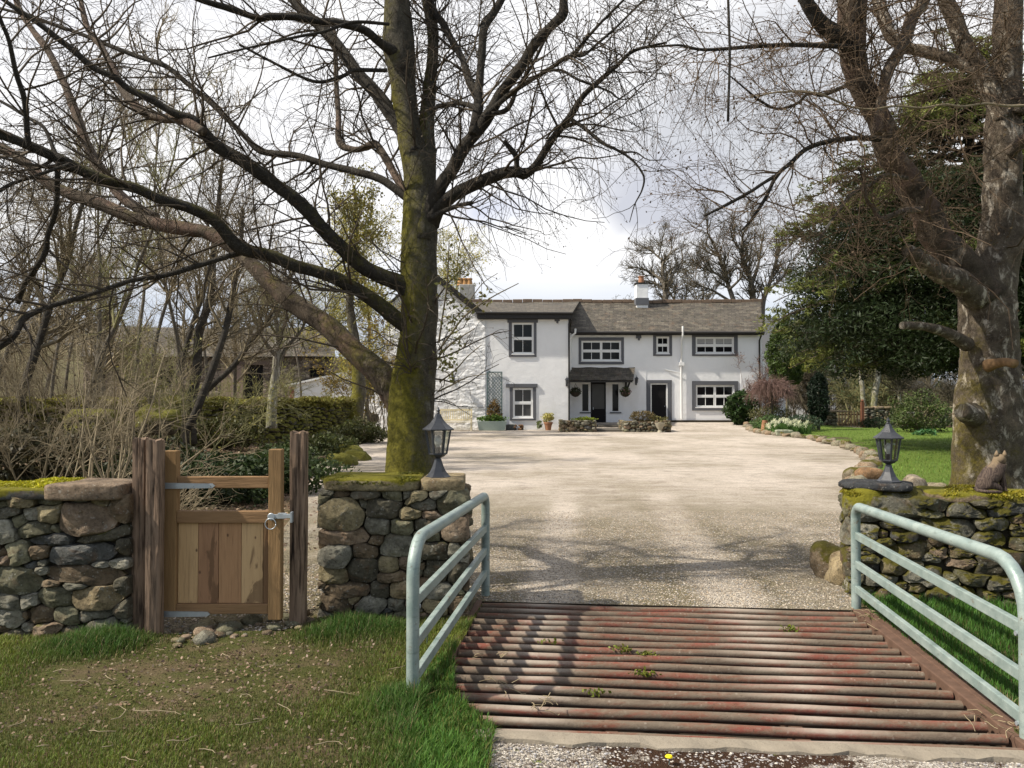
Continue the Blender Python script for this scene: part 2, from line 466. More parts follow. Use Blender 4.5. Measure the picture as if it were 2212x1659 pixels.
def mat_stone(name, moss=.0, mossc=(.17, .155, .012), bumpd=.02, lich=.5, top=.35, mult=1.0):
    m = NM(name, .9, .2)
    c = m.attr()
    n1 = m.noise(9, 6, .7); n2 = m.noise(45, 5, .7)
    c = m.mix(1.0, c, m.ramp(n1, [(.28, .30 * mult), (.72, 1.15 * mult)]), 'MULTIPLY')
    c = m.mix(m.ramp(m.noise(6, 4, .6, dist=1.0), [(.55, 0), (.68, .5)]), c, (.17, .105, .06))
    c = m.mix(m.ramp(m.noise(19, 4, .65), [(.63, 0), (.68, lich)]), c, (.42, .41, .36))
    c = m.mix(m.ramp(n2, [(.5, 0), (.72, .75)]), c, (.03, .026, .02))
    c = m.mix(m.ramp(m.voro(30), [(.10, lich), (.2, 0)]), c, (.40, .39, .33))
    tp = m.math('MULTIPLY', m.normal(2), top)
    f = m.math('ADD', m.math('ADD', m.noise(5, 6, .7), tp), moss)
    mf = m.ramp(f, [(.66, 0), (.76, 1)])
    mc = m.mix(m.noise(28, 5, .75), tuple(x * .3 for x in mossc), tuple(x * 1.7 for x in mossc))
    c = m.mix(mf, c, mc); m.color(c)
    m.bump(m.noise(11, 8, .78), 1.0, bumpd * 2.2); m.bump(m.voro(26, vec=m.co((1, 1, 1.4))), .45, .008)
    return m.m
M_stone = mat_stone('wall_stone', moss=-.02, top=.12, mossc=(.12, .12, .02), lich=.45); M_stone_m = mat_stone('mossy_wall_stone', moss=.12, top=.2, mossc=(.085, .075, .012))
M_stone_cap = mat_stone('cap_moss', moss=.16, mossc=(.17, .155, .015), top=.3, lich=.2)
M_stone_capp = mat_stone('cap_plain', moss=-.12, top=.1)
M_stone_far = mat_stone('far_wall_stone', moss=.0, top=.15, mossc=(.11, .10, .02), bumpd=.04)
M_stone_hedge = mat_stone('far_wall_moss', moss=.26, mossc=(.17, .16, .03), bumpd=.05)

def mat_wood(name, c0, c1, axis=(1, 1, .08), sc_=18, dark=.35, cracks=.6):
    m = NM(name, .8, .2)
    v = m.co(axis)
    n = m.noise(sc_, 6, .65, vec=v, dist=.6); n2 = m.noise(sc_ * 3.5, 4, .6, vec=v)
    c = m.mix(n, c0, c1)
    c = m.mix(m.ramp(n2, [(.44, 0), (.66, cracks)]), c, tuple(x * dark for x in c0))
    c = m.mix(m.ramp(m.noise(3, 3, .5), [(.4, 0), (.7, .45)]), c, tuple(x * .6 for x in c1))
    m.color(c); m.bump(n2, .6, .008); return m.m
M_post = mat_wood('weathered_post', (.11, .07, .05), (.34, .24, .165), cracks=1.0, sc_=14, dark=.18)
M_gatew = mat_wood('gate_wood', (.20, .115, .05), (.36, .225, .105), cracks=.25)
M_gateh = mat_wood('gate_rail_wood', (.20, .115, .055), (.33, .20, .10), axis=(.08, 1, 1), cracks=.25)

def mat_board(i):
    cs = [((.40, .25, .12), (.58, .39, .20)), ((.24, .13, .07), (.40, .225, .12)), ((.30, .165, .08), (.46, .27, .14)), ((.42, .27, .13), (.60, .41, .22)), ((.24, .135, .065), (.40, .235, .115))][i]
    m = NM('gate_board_%s' % 'abcde'[i], .75, .25)
    v = m.co((1, 1, .1)); n = m.noise(22, 6, .65, vec=v, dist=1.2)
    c = m.mix(n, *cs)
    c = m.mix(m.ramp(m.noise(5, 4, .6, vec=m.co((1, 1, .35)), dist=1.6), [(.55, 0), (.6, .65)]), c, (.10, .055, .028))
    c = m.mix(m.ramp(m.voro(7, vec=m.co((1.6, 1, 1))), [(.05, .9), (.11, 0)]), c, (.09, .045, .025)); c = m.mix(m.ramp(m.noise(60, 4, .7, vec=m.co((1, 1, .06))), [(.5, 0), (.7, .4)]), c, (.14, .08, .04))
    m.color(c); m.bump(n, .5, .01); return m.m
M_boards = [mat_board(i) for i in range(5)]

def mat_galv():
    m = NM('grey_green_paint', .38, .5)
    n = m.noise(9, 5, .6, vec=m.co(geo=True)); n2 = m.noise(70, 3, .6, vec=m.co(geo=True))
    c = m.mix(m.ramp(n, [(.35, 0), (.65, 1)]), (.19, .25, .235), (.29, .345, .32))
    c = m.mix(m.ramp(n2, [(.62, 0), (.72, .5)]), c, (.42, .48, .45))
    c = m.mix(m.ramp(m.noise(4, 6, .75, vec=m.co(geo=True)), [(.62, 0), (.72, .55)]), c, (.20, .21, .13))
    c = m.mix(m.ramp(m.noise(13, 7, .8, vec=m.co(geo=True)), [(.60, 0), (.66, .85)]), c, (.15, .09, .05)); c = m.mix(m.ramp(m.noise(45, 3, .6, vec=m.co((.3, .3, 1), geo=True)), [(.60, 0), (.7, .5)]), c, (.12, .15, .13))
    m.rough(m.ramp(n, [(.3, .3), (.7, .62)]))
    m.color(c).sv('Metallic', .15); m.bump(n2, .3, .004); return m.m
M_fence = mat_galv()

def mat_rust():
    m = NM('rusty_pipe', .85, .15)
    g = m.co(geo=True)
    st = m.co((.9, 6, 6), geo=True)
    n = m.noise(2.2, 5, .6, vec=st)
    c = m.ramp(n, [(.30, (.085, .062, .048)), (.44, (.15, .115, .085)), (.52, (.15, .075, .05)), (.62, (.185, .058, .042)), (.74, (.125, .09, .065))])
    c = m.mix(m.ramp(m.noise(26, 5, .7, vec=g), [(.5, 0), (.7, .45)]), c, (.22, .18, .135))
    c = m.mix(m.ramp(m.noise(50, 4, .7, vec=g), [(.58, 0), (.7, .8)]), c, (.05, .03, .022))
    c = m.mix(m.math('MULTIPLY', m.ramp(m.voro(30, vec=g), [(.14, .7), (.26, 0)]), m.ramp(m.noise(7, 4, .7, vec=g), [(.45, 0), (.65, .8)])), c, (.34, .30, .25))
    c = m.mix(m.ramp(m.noise(4.5, 7, .85, vec=m.co((1, 3, 3), geo=True)), [(.46, 0), (.62, .8)]), c, (.14, .115, .085))
    c = m.mix(m.math('MULTIPLY', m.math('MULTIPLY', tracks(m), m.ramp(m.normal(2), [(.2, 0), (.7, 1)])), .8), c, m.mix(m.noise(30, 4, .7, vec=g), (.26, .22, .18), (.42, .36, .30)))
    m.color(c); m.bump(m.noise(60, 5, .7, vec=g), .5, .006); return m.m
M_rust = mat_rust()
M_rustbeam = flat('rust_beam', (.11, .065, .045), .8, .2, var=.5, vs=14, bump=.6)
M_dark = flat('pit_dark', (.03, .024, .018), .95, .1)
def mat_conc():
    m = NM('concrete', .9, .2); g = m.co(geo=True)
    c = m.mix(m.noise(6, 6, .7, vec=g), (.15, .125, .095), (.32, .28, .22)); c = m.mix(m.ramp(m.noise(30, 5, .7, vec=g), [(.6, 0), (.7, .7)]), c, (.12, .10, .07))
    m.color(c); m.bump(m.noise(40, 5, .7, vec=g), .6, .01); return m.m
M_conc = mat_conc()

def mat_render(rough_stone):
    m = NM('whitewash_rough' if rough_stone else 'whitewash', .8, .2)
    g = m.co()
    n = m.noise(1.6, 6, .6)
    c = m.mix(n, (.76, .765, .77), (.86, .86, .86))
    c = m.mix(m.ramp(m.noise(.9, 6, .7, vec=m.co((1, 1, .35))), [(.55, 0), (.75, .35)]), c, (.58, .57, .53))
    c = m.mix(m.ramp(m.math('ADD', m.math('MULTIPLY', m.pos(2), -.35), m.noise(2.5, 6, .7)), [(.42, 0), (.62, .45)]), c, (.46, .45, .36))
    m.color(c)
    if rough_stone:
        d = m.N('ShaderNodeTexVoronoi'); d.feature = 'SMOOTH_F1'; d.inputs['Scale'].default_value = 3.2
        w = m.N('ShaderNodeVectorMath'); w.operation = 'ADD'
        m.set(w.inputs[0], m.co((1, 1, 2.0))); m.set(w.inputs[1], m.mix(.5, (0, 0, 0), m.noise(3.5, 3, fac=False)))
        m.set(d.inputs['Vector'], w.outputs[0])
        m.bump(m.math('MULTIPLY', d.outputs[0], -1.0), .55, .10); m.bump(m.noise(9, 5), .5, .04)
    else:
        m.bump(m.noise(2.0, 4), .35, .06); m.bump(m.noise(22, 4), .3, .02)
    return m.m
M_white = mat_render(False); M_whiter = mat_render(True)
M_wfr = flat('white_frame', (.78, .78, .77), .45, .4, var=.03)
M_gsur = flat('grey_surround', (.115, .118, .13), .7, .2, var=.12, vs=4)
M_black = flat('black_gloss', (.010, .009, .010), .6, .15)
M_fascia = flat('black_fascia', (.025, .023, .022), .55, .3)
M_lampb = flat('lantern_black', (.035, .038, .045), .42, .5, var=.25, vs=30)
M_terra = flat('terracotta', (.30, .15, .085), .8, .2, var=.25, vs=12)
M_cream = flat('cream_paint', (.70, .62, .42), .6, .3, var=.06)
M_galvs = flat('galvanised', (.42, .46, .49), .42, .5, metal=.6, var=.2, vs=30)
M_trough = flat('trough_green', (.30, .36, .32), .7, .2)
M_trellis = flat('trellis_green', (.10, .15, .15), .7, .2)

def mat_slate(name, c0, c1, moss, vec_rot=0.0):
    m = NM(name, .75, .35)
    br = m.N('ShaderNodeTexBrick'); m.set(br.inputs['Vector'], m.co((1, 1, 1)))
    uv = m.N('ShaderNodeUVMap')
    m.t.links.new(m._tc.outputs['UV'], br.inputs['Vector'])
    br.inputs['Scale'].default_value = 1.0; br.inputs['Brick Width'].default_value = .42; br.inputs['Row Height'].default_value = .21
    br.inputs['Mortar Size'].default_value = .012; br.inputs['Mortar Smooth'].default_value = .4; br.offset = .5
    br.inputs['Color1'].default_value = (*c0, 1); br.inputs['Color2'].default_value = (*c1, 1); br.inputs['Mortar'].default_value = (.012, .011, .010, 1)
    c = m.mix(1.0, br.outputs[0], m.ramp(m.noise(3.5, 5, .7), [(.3, .45), (.7, 1.6)]), 'MULTIPLY')
    c = m.mix(m.ramp(m.noise(5.5, 6, .75), [(.54, 0), (.64, .7)]), c, moss)
    c = m.mix(m.ramp(m.noise(8, 4, .7, vec=m.co((1, 1, 2.5))), [(.64, 0), (.70, .8)]), c, (.33, .31, .26))
    c = m.mix(m.ramp(m.noise(2.1, 5, .7), [(.56, 0), (.66, .5)]), c, (.12, .075, .045))
    m.color(c); m.bump(br.outputs[1], -.8, .03); m.bump(m.noise(12, 4), .5, .02); return m.m
M_slate = mat_slate('roof_slate', (.045, .038, .030), (.105, .09, .07), (.085, .078, .045))
M_slated = mat_slate('dark_slate', (.055, .048, .038), (.10, .085, .068), (.085, .075, .035))

def mat_glass(name, tint=(.02, .02, .022), rough=.08):
    m = NM(name, rough, .25); m.color(m.mix(m.noise(1.2, 2), tint, tuple(x * 1.8 for x in tint))); return m.m
M_win = mat_glass('window_glass', (.007, .007, .008)); M_win2 = mat_glass('window_glass_blind', (.05, .05, .05), .2)
def mat_clear():
    m = bpy.data.materials.new('clear_glass'); m.use_nodes = True; t = m.node_tree
    for n in list(t.nodes):
        if n.type != 'OUTPUT_MATERIAL': t.nodes.remove(n)
    o = [n for n in t.nodes if n.type == 'OUTPUT_MATERIAL'][0]
    tr = t.nodes.new('ShaderNodeBsdfTransparent'); tr.inputs[0].default_value = (.78, .80, .78, 1)
    gl = t.nodes.new('ShaderNodeBsdfGlossy'); gl.inputs['Roughness'].default_value = .08
    mx = t.nodes.new('ShaderNodeMixShader'); mx.inputs[0].default_value = .16
    t.links.new(tr.outputs[0], mx.inputs[1]); t.links.new(gl.outputs[0], mx.inputs[2]); t.links.new(mx.outputs[0], o.inputs[0]); return m
M_clear = mat_clear()

# ------------------------------------------------------------ world + sun
AZ, EL = 78.0, 46.0     # sun comes from the left, behind the camera
sd = Vector((-math.sin(R(AZ)) * math.cos(R(EL)), -math.cos(R(AZ)) * math.cos(R(EL)), math.sin(R(EL))))  # towards the sun
w = bpy.data.worlds.new('World'); sc.world = w; w.use_nodes = True
t = w.node_tree; nn = t.nodes; bg = nn['Background']
def wn(typ, **k):
    n = nn.new(typ)
    for a, b in k.items(): setattr(n, a, b)
    return n
sky = wn('ShaderNodeTexSky'); sky.sky_type = 'NISHITA'; sky.sun_disc = False
sky.sun_elevation = R(EL); sky.sun_rotation = R(180 + AZ)
tc = wn('ShaderNodeTexCoord')
def wmath(op, a, b=0.0, c=None, clamp=False):
    n = wn('ShaderNodeMath', operation=op, use_clamp=clamp)
    for i, v in enumerate((a, b)):
        if isinstance(v, (int, float)): n.inputs[i].default_value = v
        else: t.links.new(v, n.inputs[i])
    return n.outputs[0]
def wramp(f, st):
    n = wn('ShaderNodeValToRGB'); t.links.new(f, n.inputs[0]); e = n.color_ramp.elements
    while len(e) < len(st): e.new(.5)
    for k, (p, c) in enumerate(st): e[k].position = p; e[k].color = (c, c, c, 1) if isinstance(c, (int, float)) else (*c, 1)
    return n.outputs[0]
def wmix(f, a, b):
    n = wn('ShaderNodeMix', data_type='RGBA')
    for i, v in ((0, f), (6, a), (7, b)):
        if isinstance(v, tuple): n.inputs[i].default_value = (*v, 1)
        elif isinstance(v, float): n.inputs[i].default_value = v
        else: t.links.new(v, n.inputs[i])
    return n.outputs[2]
def wnoise(scale, detail, rough, sz=(1, 1, 1), dist=0):
    mp = wn('ShaderNodeMapping'); mp.inputs['Scale'].default_value = sz; t.links.new(tc.outputs['Generated'], mp.inputs[0])
    n = wn('ShaderNodeTexNoise'); n.inputs['Scale'].default_value = scale; n.inputs['Detail'].default_value = detail; n.inputs['Roughness'].default_value = rough
    n.inputs['Distortion'].default_value = dist
    t.links.new(mp.outputs[0], n.inputs['Vector']); return n.outputs[0]
sepv = wn('ShaderNodeSeparateXYZ'); t.links.new(tc.outputs['Generated'], sepv.inputs[0])
zdir, ydir = sepv.outputs[2], sepv.outputs[1]
# cloud deck: bright sheet with grey-violet undersides
def blob(px, py, r0, r1, sz=1.0):
    """a cloud bank seen in one direction of the sky; r in radians"""
    d = (P(px, py, 100) - Vector((0, 0, EYE))).normalized()
    c = wn('ShaderNodeVectorMath', operation='SUBTRACT'); t.links.new(tc.outputs['Generated'], c.inputs[0]); c.inputs[1].default_value = d
    m2 = wn('ShaderNodeVectorMath', operation='MULTIPLY'); t.links.new(c.outputs[0], m2.inputs[0]); m2.inputs[1].default_value = (1, 1, sz)
    l = wn('ShaderNodeVectorMath', operation='LENGTH'); t.links.new(m2.outputs[0], l.inputs[0])
    dd = wmath('ADD', l.outputs[1], wmath('MULTIPLY', wmath('SUBTRACT', wnoise(5, 5, .55), .5), .22))
    return wramp(dd, [(r0, 1.0), (r1, 0.0)])
WHITE = (7.9, 7.9, 8.0); GREYC = (5.2, 5.35, 6.3); LILAC = (6.1, 6.2, 6.7)
cl = wmix(wramp(wnoise(2.6, 7, .58, (1, 1, 2.2), .3), [(.48, 0), (.68, .75)]), WHITE, LILAC)
cl = wmix(blob(1610, 300, .08, .19, 1.0), cl, (5.0, 5.15, 5.5))
cl = wmix(blob(1440, 430, .05, .10, 1.6), cl, (4.7, 4.85, 5.4))
cl = wmix(blob(1090, 460, .02, .075, 3.0), cl, (5.2, 5.5, 6.5))
cl = wmix(blob(1180, 500, .02, .09, 2.0), cl, (8.6, 8.6, 8.6))
# thin blue-grey bank low over the horizon
hz = wramp(wmath('ADD', zdir, wmath('MULTIPLY', wmath('SUBTRACT', wnoise(3, 5, .5, (1, 1, 9)), .5), .05)), [(.10, 1), (.17, 0)])
cl = wmix(wmath('MULTIPLY', hz, .8), cl, (4.5, 5.1, 6.0))
cover = wmath('ADD', wmath('MULTIPLY', ydir, .9), wnoise(2.0, 6, .6))
cov = wramp(cover, [(.25, 0.38), (.6, 1.0)])
mixn = wmix(cov, sky.outputs[0], cl)
t.links.new(mixn, bg.inputs[0]); bg.inputs[1].default_value = .10

sun_d = bpy.data.lights.new('sun', 'SUN'); sun_d.energy = 5.0; sun_d.angle = R(.9); sun_d.color = (1, .925, .80)
sun = bpy.data.objects.new('sun', sun_d); C.objects.link(sun)
sun.rotation_euler = sd.to_track_quat('Z', 'Y').to_euler(); sun.location = (-20, -20, 30)
sc.view_settings.view_transform = 'Standard'; sc.view_settings.look = 'None'; sc.view_settings.gamma = 1; sc.view_settings.exposure = .50
sc.cycles.max_bounces = 6; sc.cycles.transparent_max_bounces = 8
# ------------------------------------------------------------ terrain
GA = R(5.3)
FL = np.array([-.25, 6.42]); GU = np.array([math.cos(GA), -math.sin(GA)]); GV = np.array([math.sin(GA), math.cos(GA)])
GW, GLn = 2.92, 2.46
def gp(u, v, z=0.0):
    q = FL + GU * u + GV * v; return Vector((q[0], q[1], z))
PIT = [tuple(gp(0, 0)[:2]), tuple(gp(GW, 0)[:2]), tuple(gp(GW, -GLn)[:2]), tuple(gp(0, -GLn)[:2])]

def smooth(a, b, x): t_ = np.clip((x - a) / (b - a), 0, 1); return t_ * t_ * (3 - 2 * t_)
LAWN = [G(1850, 1052), G(1873, 1018), G(1880, 990), G(1850, 974), G(1800, 960), G(1745, 948), G(1700, 943), G(1650, 938)]
def hfun(x, y):
    x = np.asarray(x, float); y = np.asarray(y, float)
    h = .3 * smooth(39.5, 43.5, y) * smooth(2.0, 4.5, x) * (1 - smooth(15.5, 19, x))
    # garden to the right is a little higher than the drive
    ex = np.interp(y, [5, 15, 24, 31, 36], [2.9, 6.9, 10.6, 12.3, 13.0])
    h = h + .10 * smooth(0.0, .7, x - ex) * smooth(7, 9, y) * (1 - smooth(41, 44, y))
    # wooded bank to the left
    h = h + .35 * smooth(0, 6, -(x + np.interp(y, [6, 15, 24, 40], [3.2, 4.6, 6.2, 9.0]))) * smooth(9, 15, y)
    h = h + 18 * smooth(60, 260, y) * (.25 + .75 * smooth(-5, -60, x)) * (.6 + .4 * smooth(20, 90, np.abs(x)))
    return h

def sheet(name, poly, mat, zoff, space, holes=(), kind='structure', zmin=None, bump=0.0, label=None):
    vs = []; ed = []
    for pl in [poly] + list(holes):
        b = len(vs); pts = []
        for i in range(len(pl)):
            a = np.array(pl[i][:2], float); c = np.array(pl[(i + 1) % len(pl)][:2], float)
            n = max(1, int(np.linalg.norm(c - a) / space(*((a + c) / 2))))
            pts += [a + (c - a) * k / n for k in range(n)]
        vs += [Vector(p) for p in pts]
        ed += [(b + i, b + (i + 1) % len(pts)) for i in range(len(pts))]
    P_ = np.array([p[:2] for p in poly]); x0, y0 = P_.min(0); x1, y1 = P_.max(0)
    ys = [y0]
    while ys[-1] < y1: ys.append(ys[-1] + space(0, ys[-1]))
    gx = []; gy = []
    for yy in ys:
        s_ = space(0, yy); lim = max(12, yy * 1.2) if x1 - x0 > 200 else 1e9
        xs = np.arange(max(x0, -lim) + s_ * rng.random(), min(x1, lim), s_)
        gx += list(xs + rng.uniform(-.25, .25, len(xs)) * s_); gy += list(np.full(len(xs), yy) + rng.uniform(-.25, .25, len(xs)) * s_)
    gx = np.array(gx); gy = np.array(gy)
    k = _pip(gx, gy, [p[:2] for p in poly])
    for hl in holes: k &= ~_pip(gx, gy, [p[:2] for p in hl])
    vs += [Vector((a, b)) for a, b in zip(gx[k], gy[k])]
    v2, _, f2, *_r = geometry.delaunay_2d_cdt(vs, ed, [], 0, 1e-5)
    V = np.array([[v.x, v.y, 0] for v in v2]); Ft = np.array([f for f in f2 if len(f) == 3])
    cen = V[Ft].mean(1)
    k = _pip(cen[:, 0], cen[:, 1], [p[:2] for p in poly])
    for hl in holes: k &= ~_pip(cen[:, 0], cen[:, 1], [p[:2] for p in hl])
    Ft = Ft[k]
    V[:, 2] = hfun(V[:, 0], V[:, 1]) + zoff
    if bump: V[:, 2] += bump * fnoise(V * np.array([1, 1, 0]), 1.6, 3)
    a, b, c = V[Ft[:, 0]], V[Ft[:, 1]], V[Ft[:, 2]]
    flip = np.cross(b - a, c - a)[:, 2] < 0; Ft[flip] = Ft[flip][:, ::-1]
    o = mesh_np(name, V, Ft=Ft, mat=mat); o['kind'] = kind
    if label: o['label'] = label
    return o

big = [(-300, -15), (300, -15), (300, 420), (-300, 420)]
sheet('ground', big, M_field, -.03, lambda x, y: .35 if y < 12 else (1.2 if y < 50 else (5 if y < 150 else 12)), [PIT], bump=.02)
nl, nr, fr_, fl_ = PIT[3], PIT[2], PIT[1], PIT[0]
kf = .12   # concrete sill in front of the grid
k0 = gp(.38, -GLn - kf); k1 = gp(GW + .1, -GLn - kf)
road = [(-.10, 1.0), (4.2, 1.0), tuple(k1[:2]), tuple(k0[:2])]
sheet('road', road, M_road, -.006, lambda x, y: .12, bump=.006)
VL = [(-8, 1.0), (-.10, 1.0), tuple(k0[:2]), tuple(gp(.36, -GLn - .03)[:2]), tuple(gp(-.03, -GLn - .02)[:2]), tuple(gp(-.03, 0)[:2]), (-.3, 6.0), (-1.5, 6.0), (-1.6, 5.62), (-2.7, 5.50), (-8, 5.9)]
sheet('verge', VL, M_verge, -.002, lambda x, y: .10, bump=.02)
ov = [tuple(gp(-.06, -1.5)[:2]), tuple(gp(.06, -1.75)[:2]), tuple(gp(.10, -2.05)[:2]), tuple(gp(.24, -2.3)[:2]), tuple(gp(.34, -GLn)[:2]), tuple(gp(.36, -GLn - .05)[:2]), tuple(gp(-.06, -GLn - .05)[:2])]
sheet('turf_edge', ov, M_verge, .004, lambda x, y: .05, bump=.004)
VR = [tuple(k1[:2]), (4.2, 1.0), (8, 1.0), (8, 5.6), (2.95, 6.75), tuple(gp(GW + .03, .02)[:2]), tuple(gp(GW + .03, -GLn)[:2])]
sheet('verge', VR, M_verge, -.002, lambda x, y: .10, bump=.02)
path = [(-2.7, 5.50), (-1.6, 5.62), (-1.5, 6.0), (-.3, 6.0), tuple(gp(-.03, 0)[:2])] 
EX = [tuple(p[:2]) for p in LAWN]
drive = [(-2.75, 5.515), (-1.62, 5.635), (-1.52, 6.01), (-.31, 6.01), tuple(gp(0, .004)[:2]), tuple(gp(GW, .004)[:2]), (2.96, 6.78), (3.4, 7.6)] + EX + \
    [tuple(G(1605, 925)[:2]), (14.0, 44.0), (2.95, 44.1), (2.95, 41.05), (-1.6, 41.05), (-8.2, 41.05), (-10.5, 44)] + \
    [tuple(G(*q)[:2]) for q in ((790, 938), (815, 945), (790, 957), (740, 973), (690, 1000), (662, 1040), (628, 1120))] + [(-2.35, 6.6)]
sheet('driveway', drive, M_gravel, .0, lambda x, y: .22 if y < 12 else (.6 if y < 25 else 1.2))
lawn = [(2.98, 6.80), (9, 5.0), (40, 9), (40, 44.5), (14.6, 44.5), tuple(G(1607, 926)[:2])] + EX[::-1] + [(3.42, 7.6)]
sheet('lawn', lawn, M_lawn, -.004, lambda x, y: .3 if y < 14 else (.7 if y < 28 else 1.4), bump=.012)
leaffloor = [(-2.78, 5.52), (-2.37, 6.6)] + [tuple(G(*q)[:2]) for q in ((628, 1120), (662, 1040), (690, 1000), (740, 973), (790, 957), (815, 945), (790, 938))] + [(-10.5, 44), (-40, 44), (-40, 6), (-8, 5.91), (-2.78, 5.51)]
leaffloor = leaffloor[:-1]
sheet('leaf_litter_floor', leaffloor, M_soil, -.006, lambda x, y: .25 if y < 12 else (.6 if y < 25 else 1.2), bump=.03)

# pit under the grid
pm = MB()
dz = -.6
q = [Vector((*p, 0)) for p in PIT]; qd = [Vector((*p, dz)) for p in PIT]
q = [Vector((v.x, v.y, -.001)) for v in q]
pm.add(q + qd, [(0, 1, 5, 4), (1, 2, 6, 5), (2, 3, 7, 6), (3, 0, 4, 7), (4, 5, 6, 7)])
tag(pm.build('grid_pit', M_dark), kind='structure')
# concrete sill: one rough slab
sl = MB()
n = 34; SU0 = .30
top = [gp(SU0 + (GW - .2) * i / n, -GLn - .015) for i in range(n + 1)]
bot = [gp(SU0 + (GW - .2) * i / n, -GLn - kf + .018 * math.sin(i * .9) + random.uniform(-.012, .012)) for i in range(n + 1)]
vs = [Vector((p.x, p.y, .012)) for p in top] + [Vector((p.x, p.y, .010 + .006 * math.sin(i * 2.1))) for i, p in enumerate(bot)] + [Vector((p.x, p.y - .01, -.06)) for p in bot] + [Vector((p.x, p.y, -.3)) for p in top]
fs = []
for r_ in range(2): fs += [(r_ * (n + 1) + i, (r_ + 1) * (n + 1) + i, (r_ + 1) * (n + 1) + i + 1, r_ * (n + 1) + i + 1) for i in range(n)]
fs += [(i, i + 1, 3 * (n + 1) + i + 1, 3 * (n + 1) + i) for i in range(n)]
sl.add(vs, fs); tag(sl.build('concrete_sill', M_conc), kind='structure')

# ------------------------------------------------------------ cattle grid
grid = empty('cattle_grid', gp(GW / 2, -GLn / 2), 'rusty cattle grid of round pipes across the drive entrance between two green rails', 'cattle grid')
NB = 17
for i in range(NB):
    v_ = -.035 - (GLn - .075) * i / (NB - 1)
    u0 = .0 + random.uniform(-.01, .02); u1 = GW - random.uniform(.0, .05)
    pts = [gp(u0 + (u1 - u0) * k / 24, v_ + random.uniform(-.002, .002), -.030 + .003 * math.sin(k * .5 + i)) for k in range(25)]
    mb = MB(); mb.tube(pts, .0265, 14)
    mb.build('pipe', M_rust, grid, smooth=50)
for u_, w_, nm in ((-.02, .05, 'side_beam'), (GW + .03, .07, 'side_beam')):
    mb = MB(); a = gp(u_, .02, -.045); b = gp(u_, -GLn - .02, -.045)
    mb.bar(a, b, w_, .10)
    if u_ > 1:
        mb.bar(gp(u_ + .075, .02, .004), gp(u_ + .075, -GLn - .06, .004), .09, .014)
    mb.build(nm, M_rustbeam, grid, bevel=.006)
for u_ in (.98, 1.96):
    mb = MB(); mb.bar(gp(u_, .0, -.15), gp(u_, -GLn, -.15), .06, .10); mb.build('cross_beam', M_rustbeam, grid)
# moss tufts and debris wedged between the pipes
pp = []
for (uu, vv, nn_) in ((1.2, -1.56, 70), (1.1, -1.1, 50), (2.3, -.55, 60), (.6, -1.0, 30), (.9, -1.9, 40), (1.25, -1.2, 60)):
    for _ in range(nn_):
        q = gp(uu + random.gauss(0, .035), vv + random.gauss(0, .02), -.005 + random.uniform(-.01, .02)); pp.append(q)
o = leafcards(np.array([list(p) for p in pp]), .016, M_leaf, 'moss', None, col=(.13, .15, .02)); tag(o, 'small moss tufts growing on the rusty pipes', kind='stuff')
def strands(pts, n, ln, colr, name, label, parent=None, w=.0025, lay=.3):
    Pn = np.zeros((n, 5, 3)); 
    for i in range(n):
        c = pts[random.randrange(len(pts))]
        p = np.array([c[0] + random.gauss(0, .06), c[1] + random.gauss(0, .06), c[2] + .005]); d = np.array([random.gauss(0, 1), random.gauss(0, 1), abs(random.gauss(0, lay)) + .1]); d /= np.linalg.norm(d)
        L = ln * random.uniform(.4, 1.1)
        for k in range(5):
            Pn[i, k] = p; d = d + np.array([random.gauss(0, .3), random.gauss(0, .3), random.gauss(-.15, .2)]); d /= np.linalg.norm(d); p = p + d * L / 5
            p[2] = max(p[2], c[2] - .03)
    V, Q = tubes(Pn, np.full((n, 5), w), 3)
    o = mesh_np(name, V, Fq=Q, mat=flat(name + '_m', colr, .9, .1, var=.3)); return tag(o, label, kind='stuff')
strands([gp(GW - .05, -2.15, .01), gp(GW - .1, -2.3, .01), gp(GW + .03, -2.2, .0), gp(GW - .0, -.35, .02), gp(GW + .05, -.2, .03), gp(.4, -1.9, .01), gp(.6, -2.1, .01), gp(.3, -1.35, .01)], 60, .13, (.30, .24, .15), 'dry_grass', 'dry straw and stalks caught on the grid edge')

# ------------------------------------------------------------ side rails of the grid
def rail(nm, bx0, d0, z0, bx1, d1, z1, rails, label, rn=.16, rf=.1):
    A = Vector((bx0, d0, 0)); B = Vector((bx1, d1, 0)); t_ = (B - A).normalized(); L = (B - A).length
    e = empty(nm, A, label, 'railing', 'tubular steel side rails of the cattle grid')
    up = Vector((0, 0, 1))
    pts = [A - up * .25, A + up * .3, A + up * (z0 - rn)]
    for k in range(1, 6):
        a = math.pi / 2 * k / 6; pts.append(A + up * (z0 - rn + rn * math.sin(a)) + t_ * (rn - rn * math.cos(a)))
    pts.append(A + up * z0 + t_ * rn)
    pts.append(A + up * ((z0 + z1) / 2) + t_ * L / 2)
    pts.append(B + up * z1 - t_ * rf)
    for k in range(1, 6):
        a = math.pi / 2 * k / 6; pts.append(B + up * (z1 - rf + rf * math.cos(a)) - t_ * (rf - rf * math.sin(a)))
    pts += [B + up * (z1 - rf), B + up * .3, B - up * .25]
    mb = MB(); mb.tube(pts, .036, 20); mb.build('hoop', M_fence, e, smooth=60)
    for za, zb in rails:
        mb = MB(); mb.bar(A + up * za + t_ * .0, B + up * zb, .036, .058); mb.build('rail', M_fence, e, bevel=.005)
    for za, _ in rails[:1] + rails[-1:]:
        mb = MB(); c = A + up * (za - .03) + t_ * .05
        mb.tube([c - Vector((.03, 0, 0)), c + Vector((.03, 0, 0))], .012, 6); mb.build('bolt', M_galvs, e)
    return e
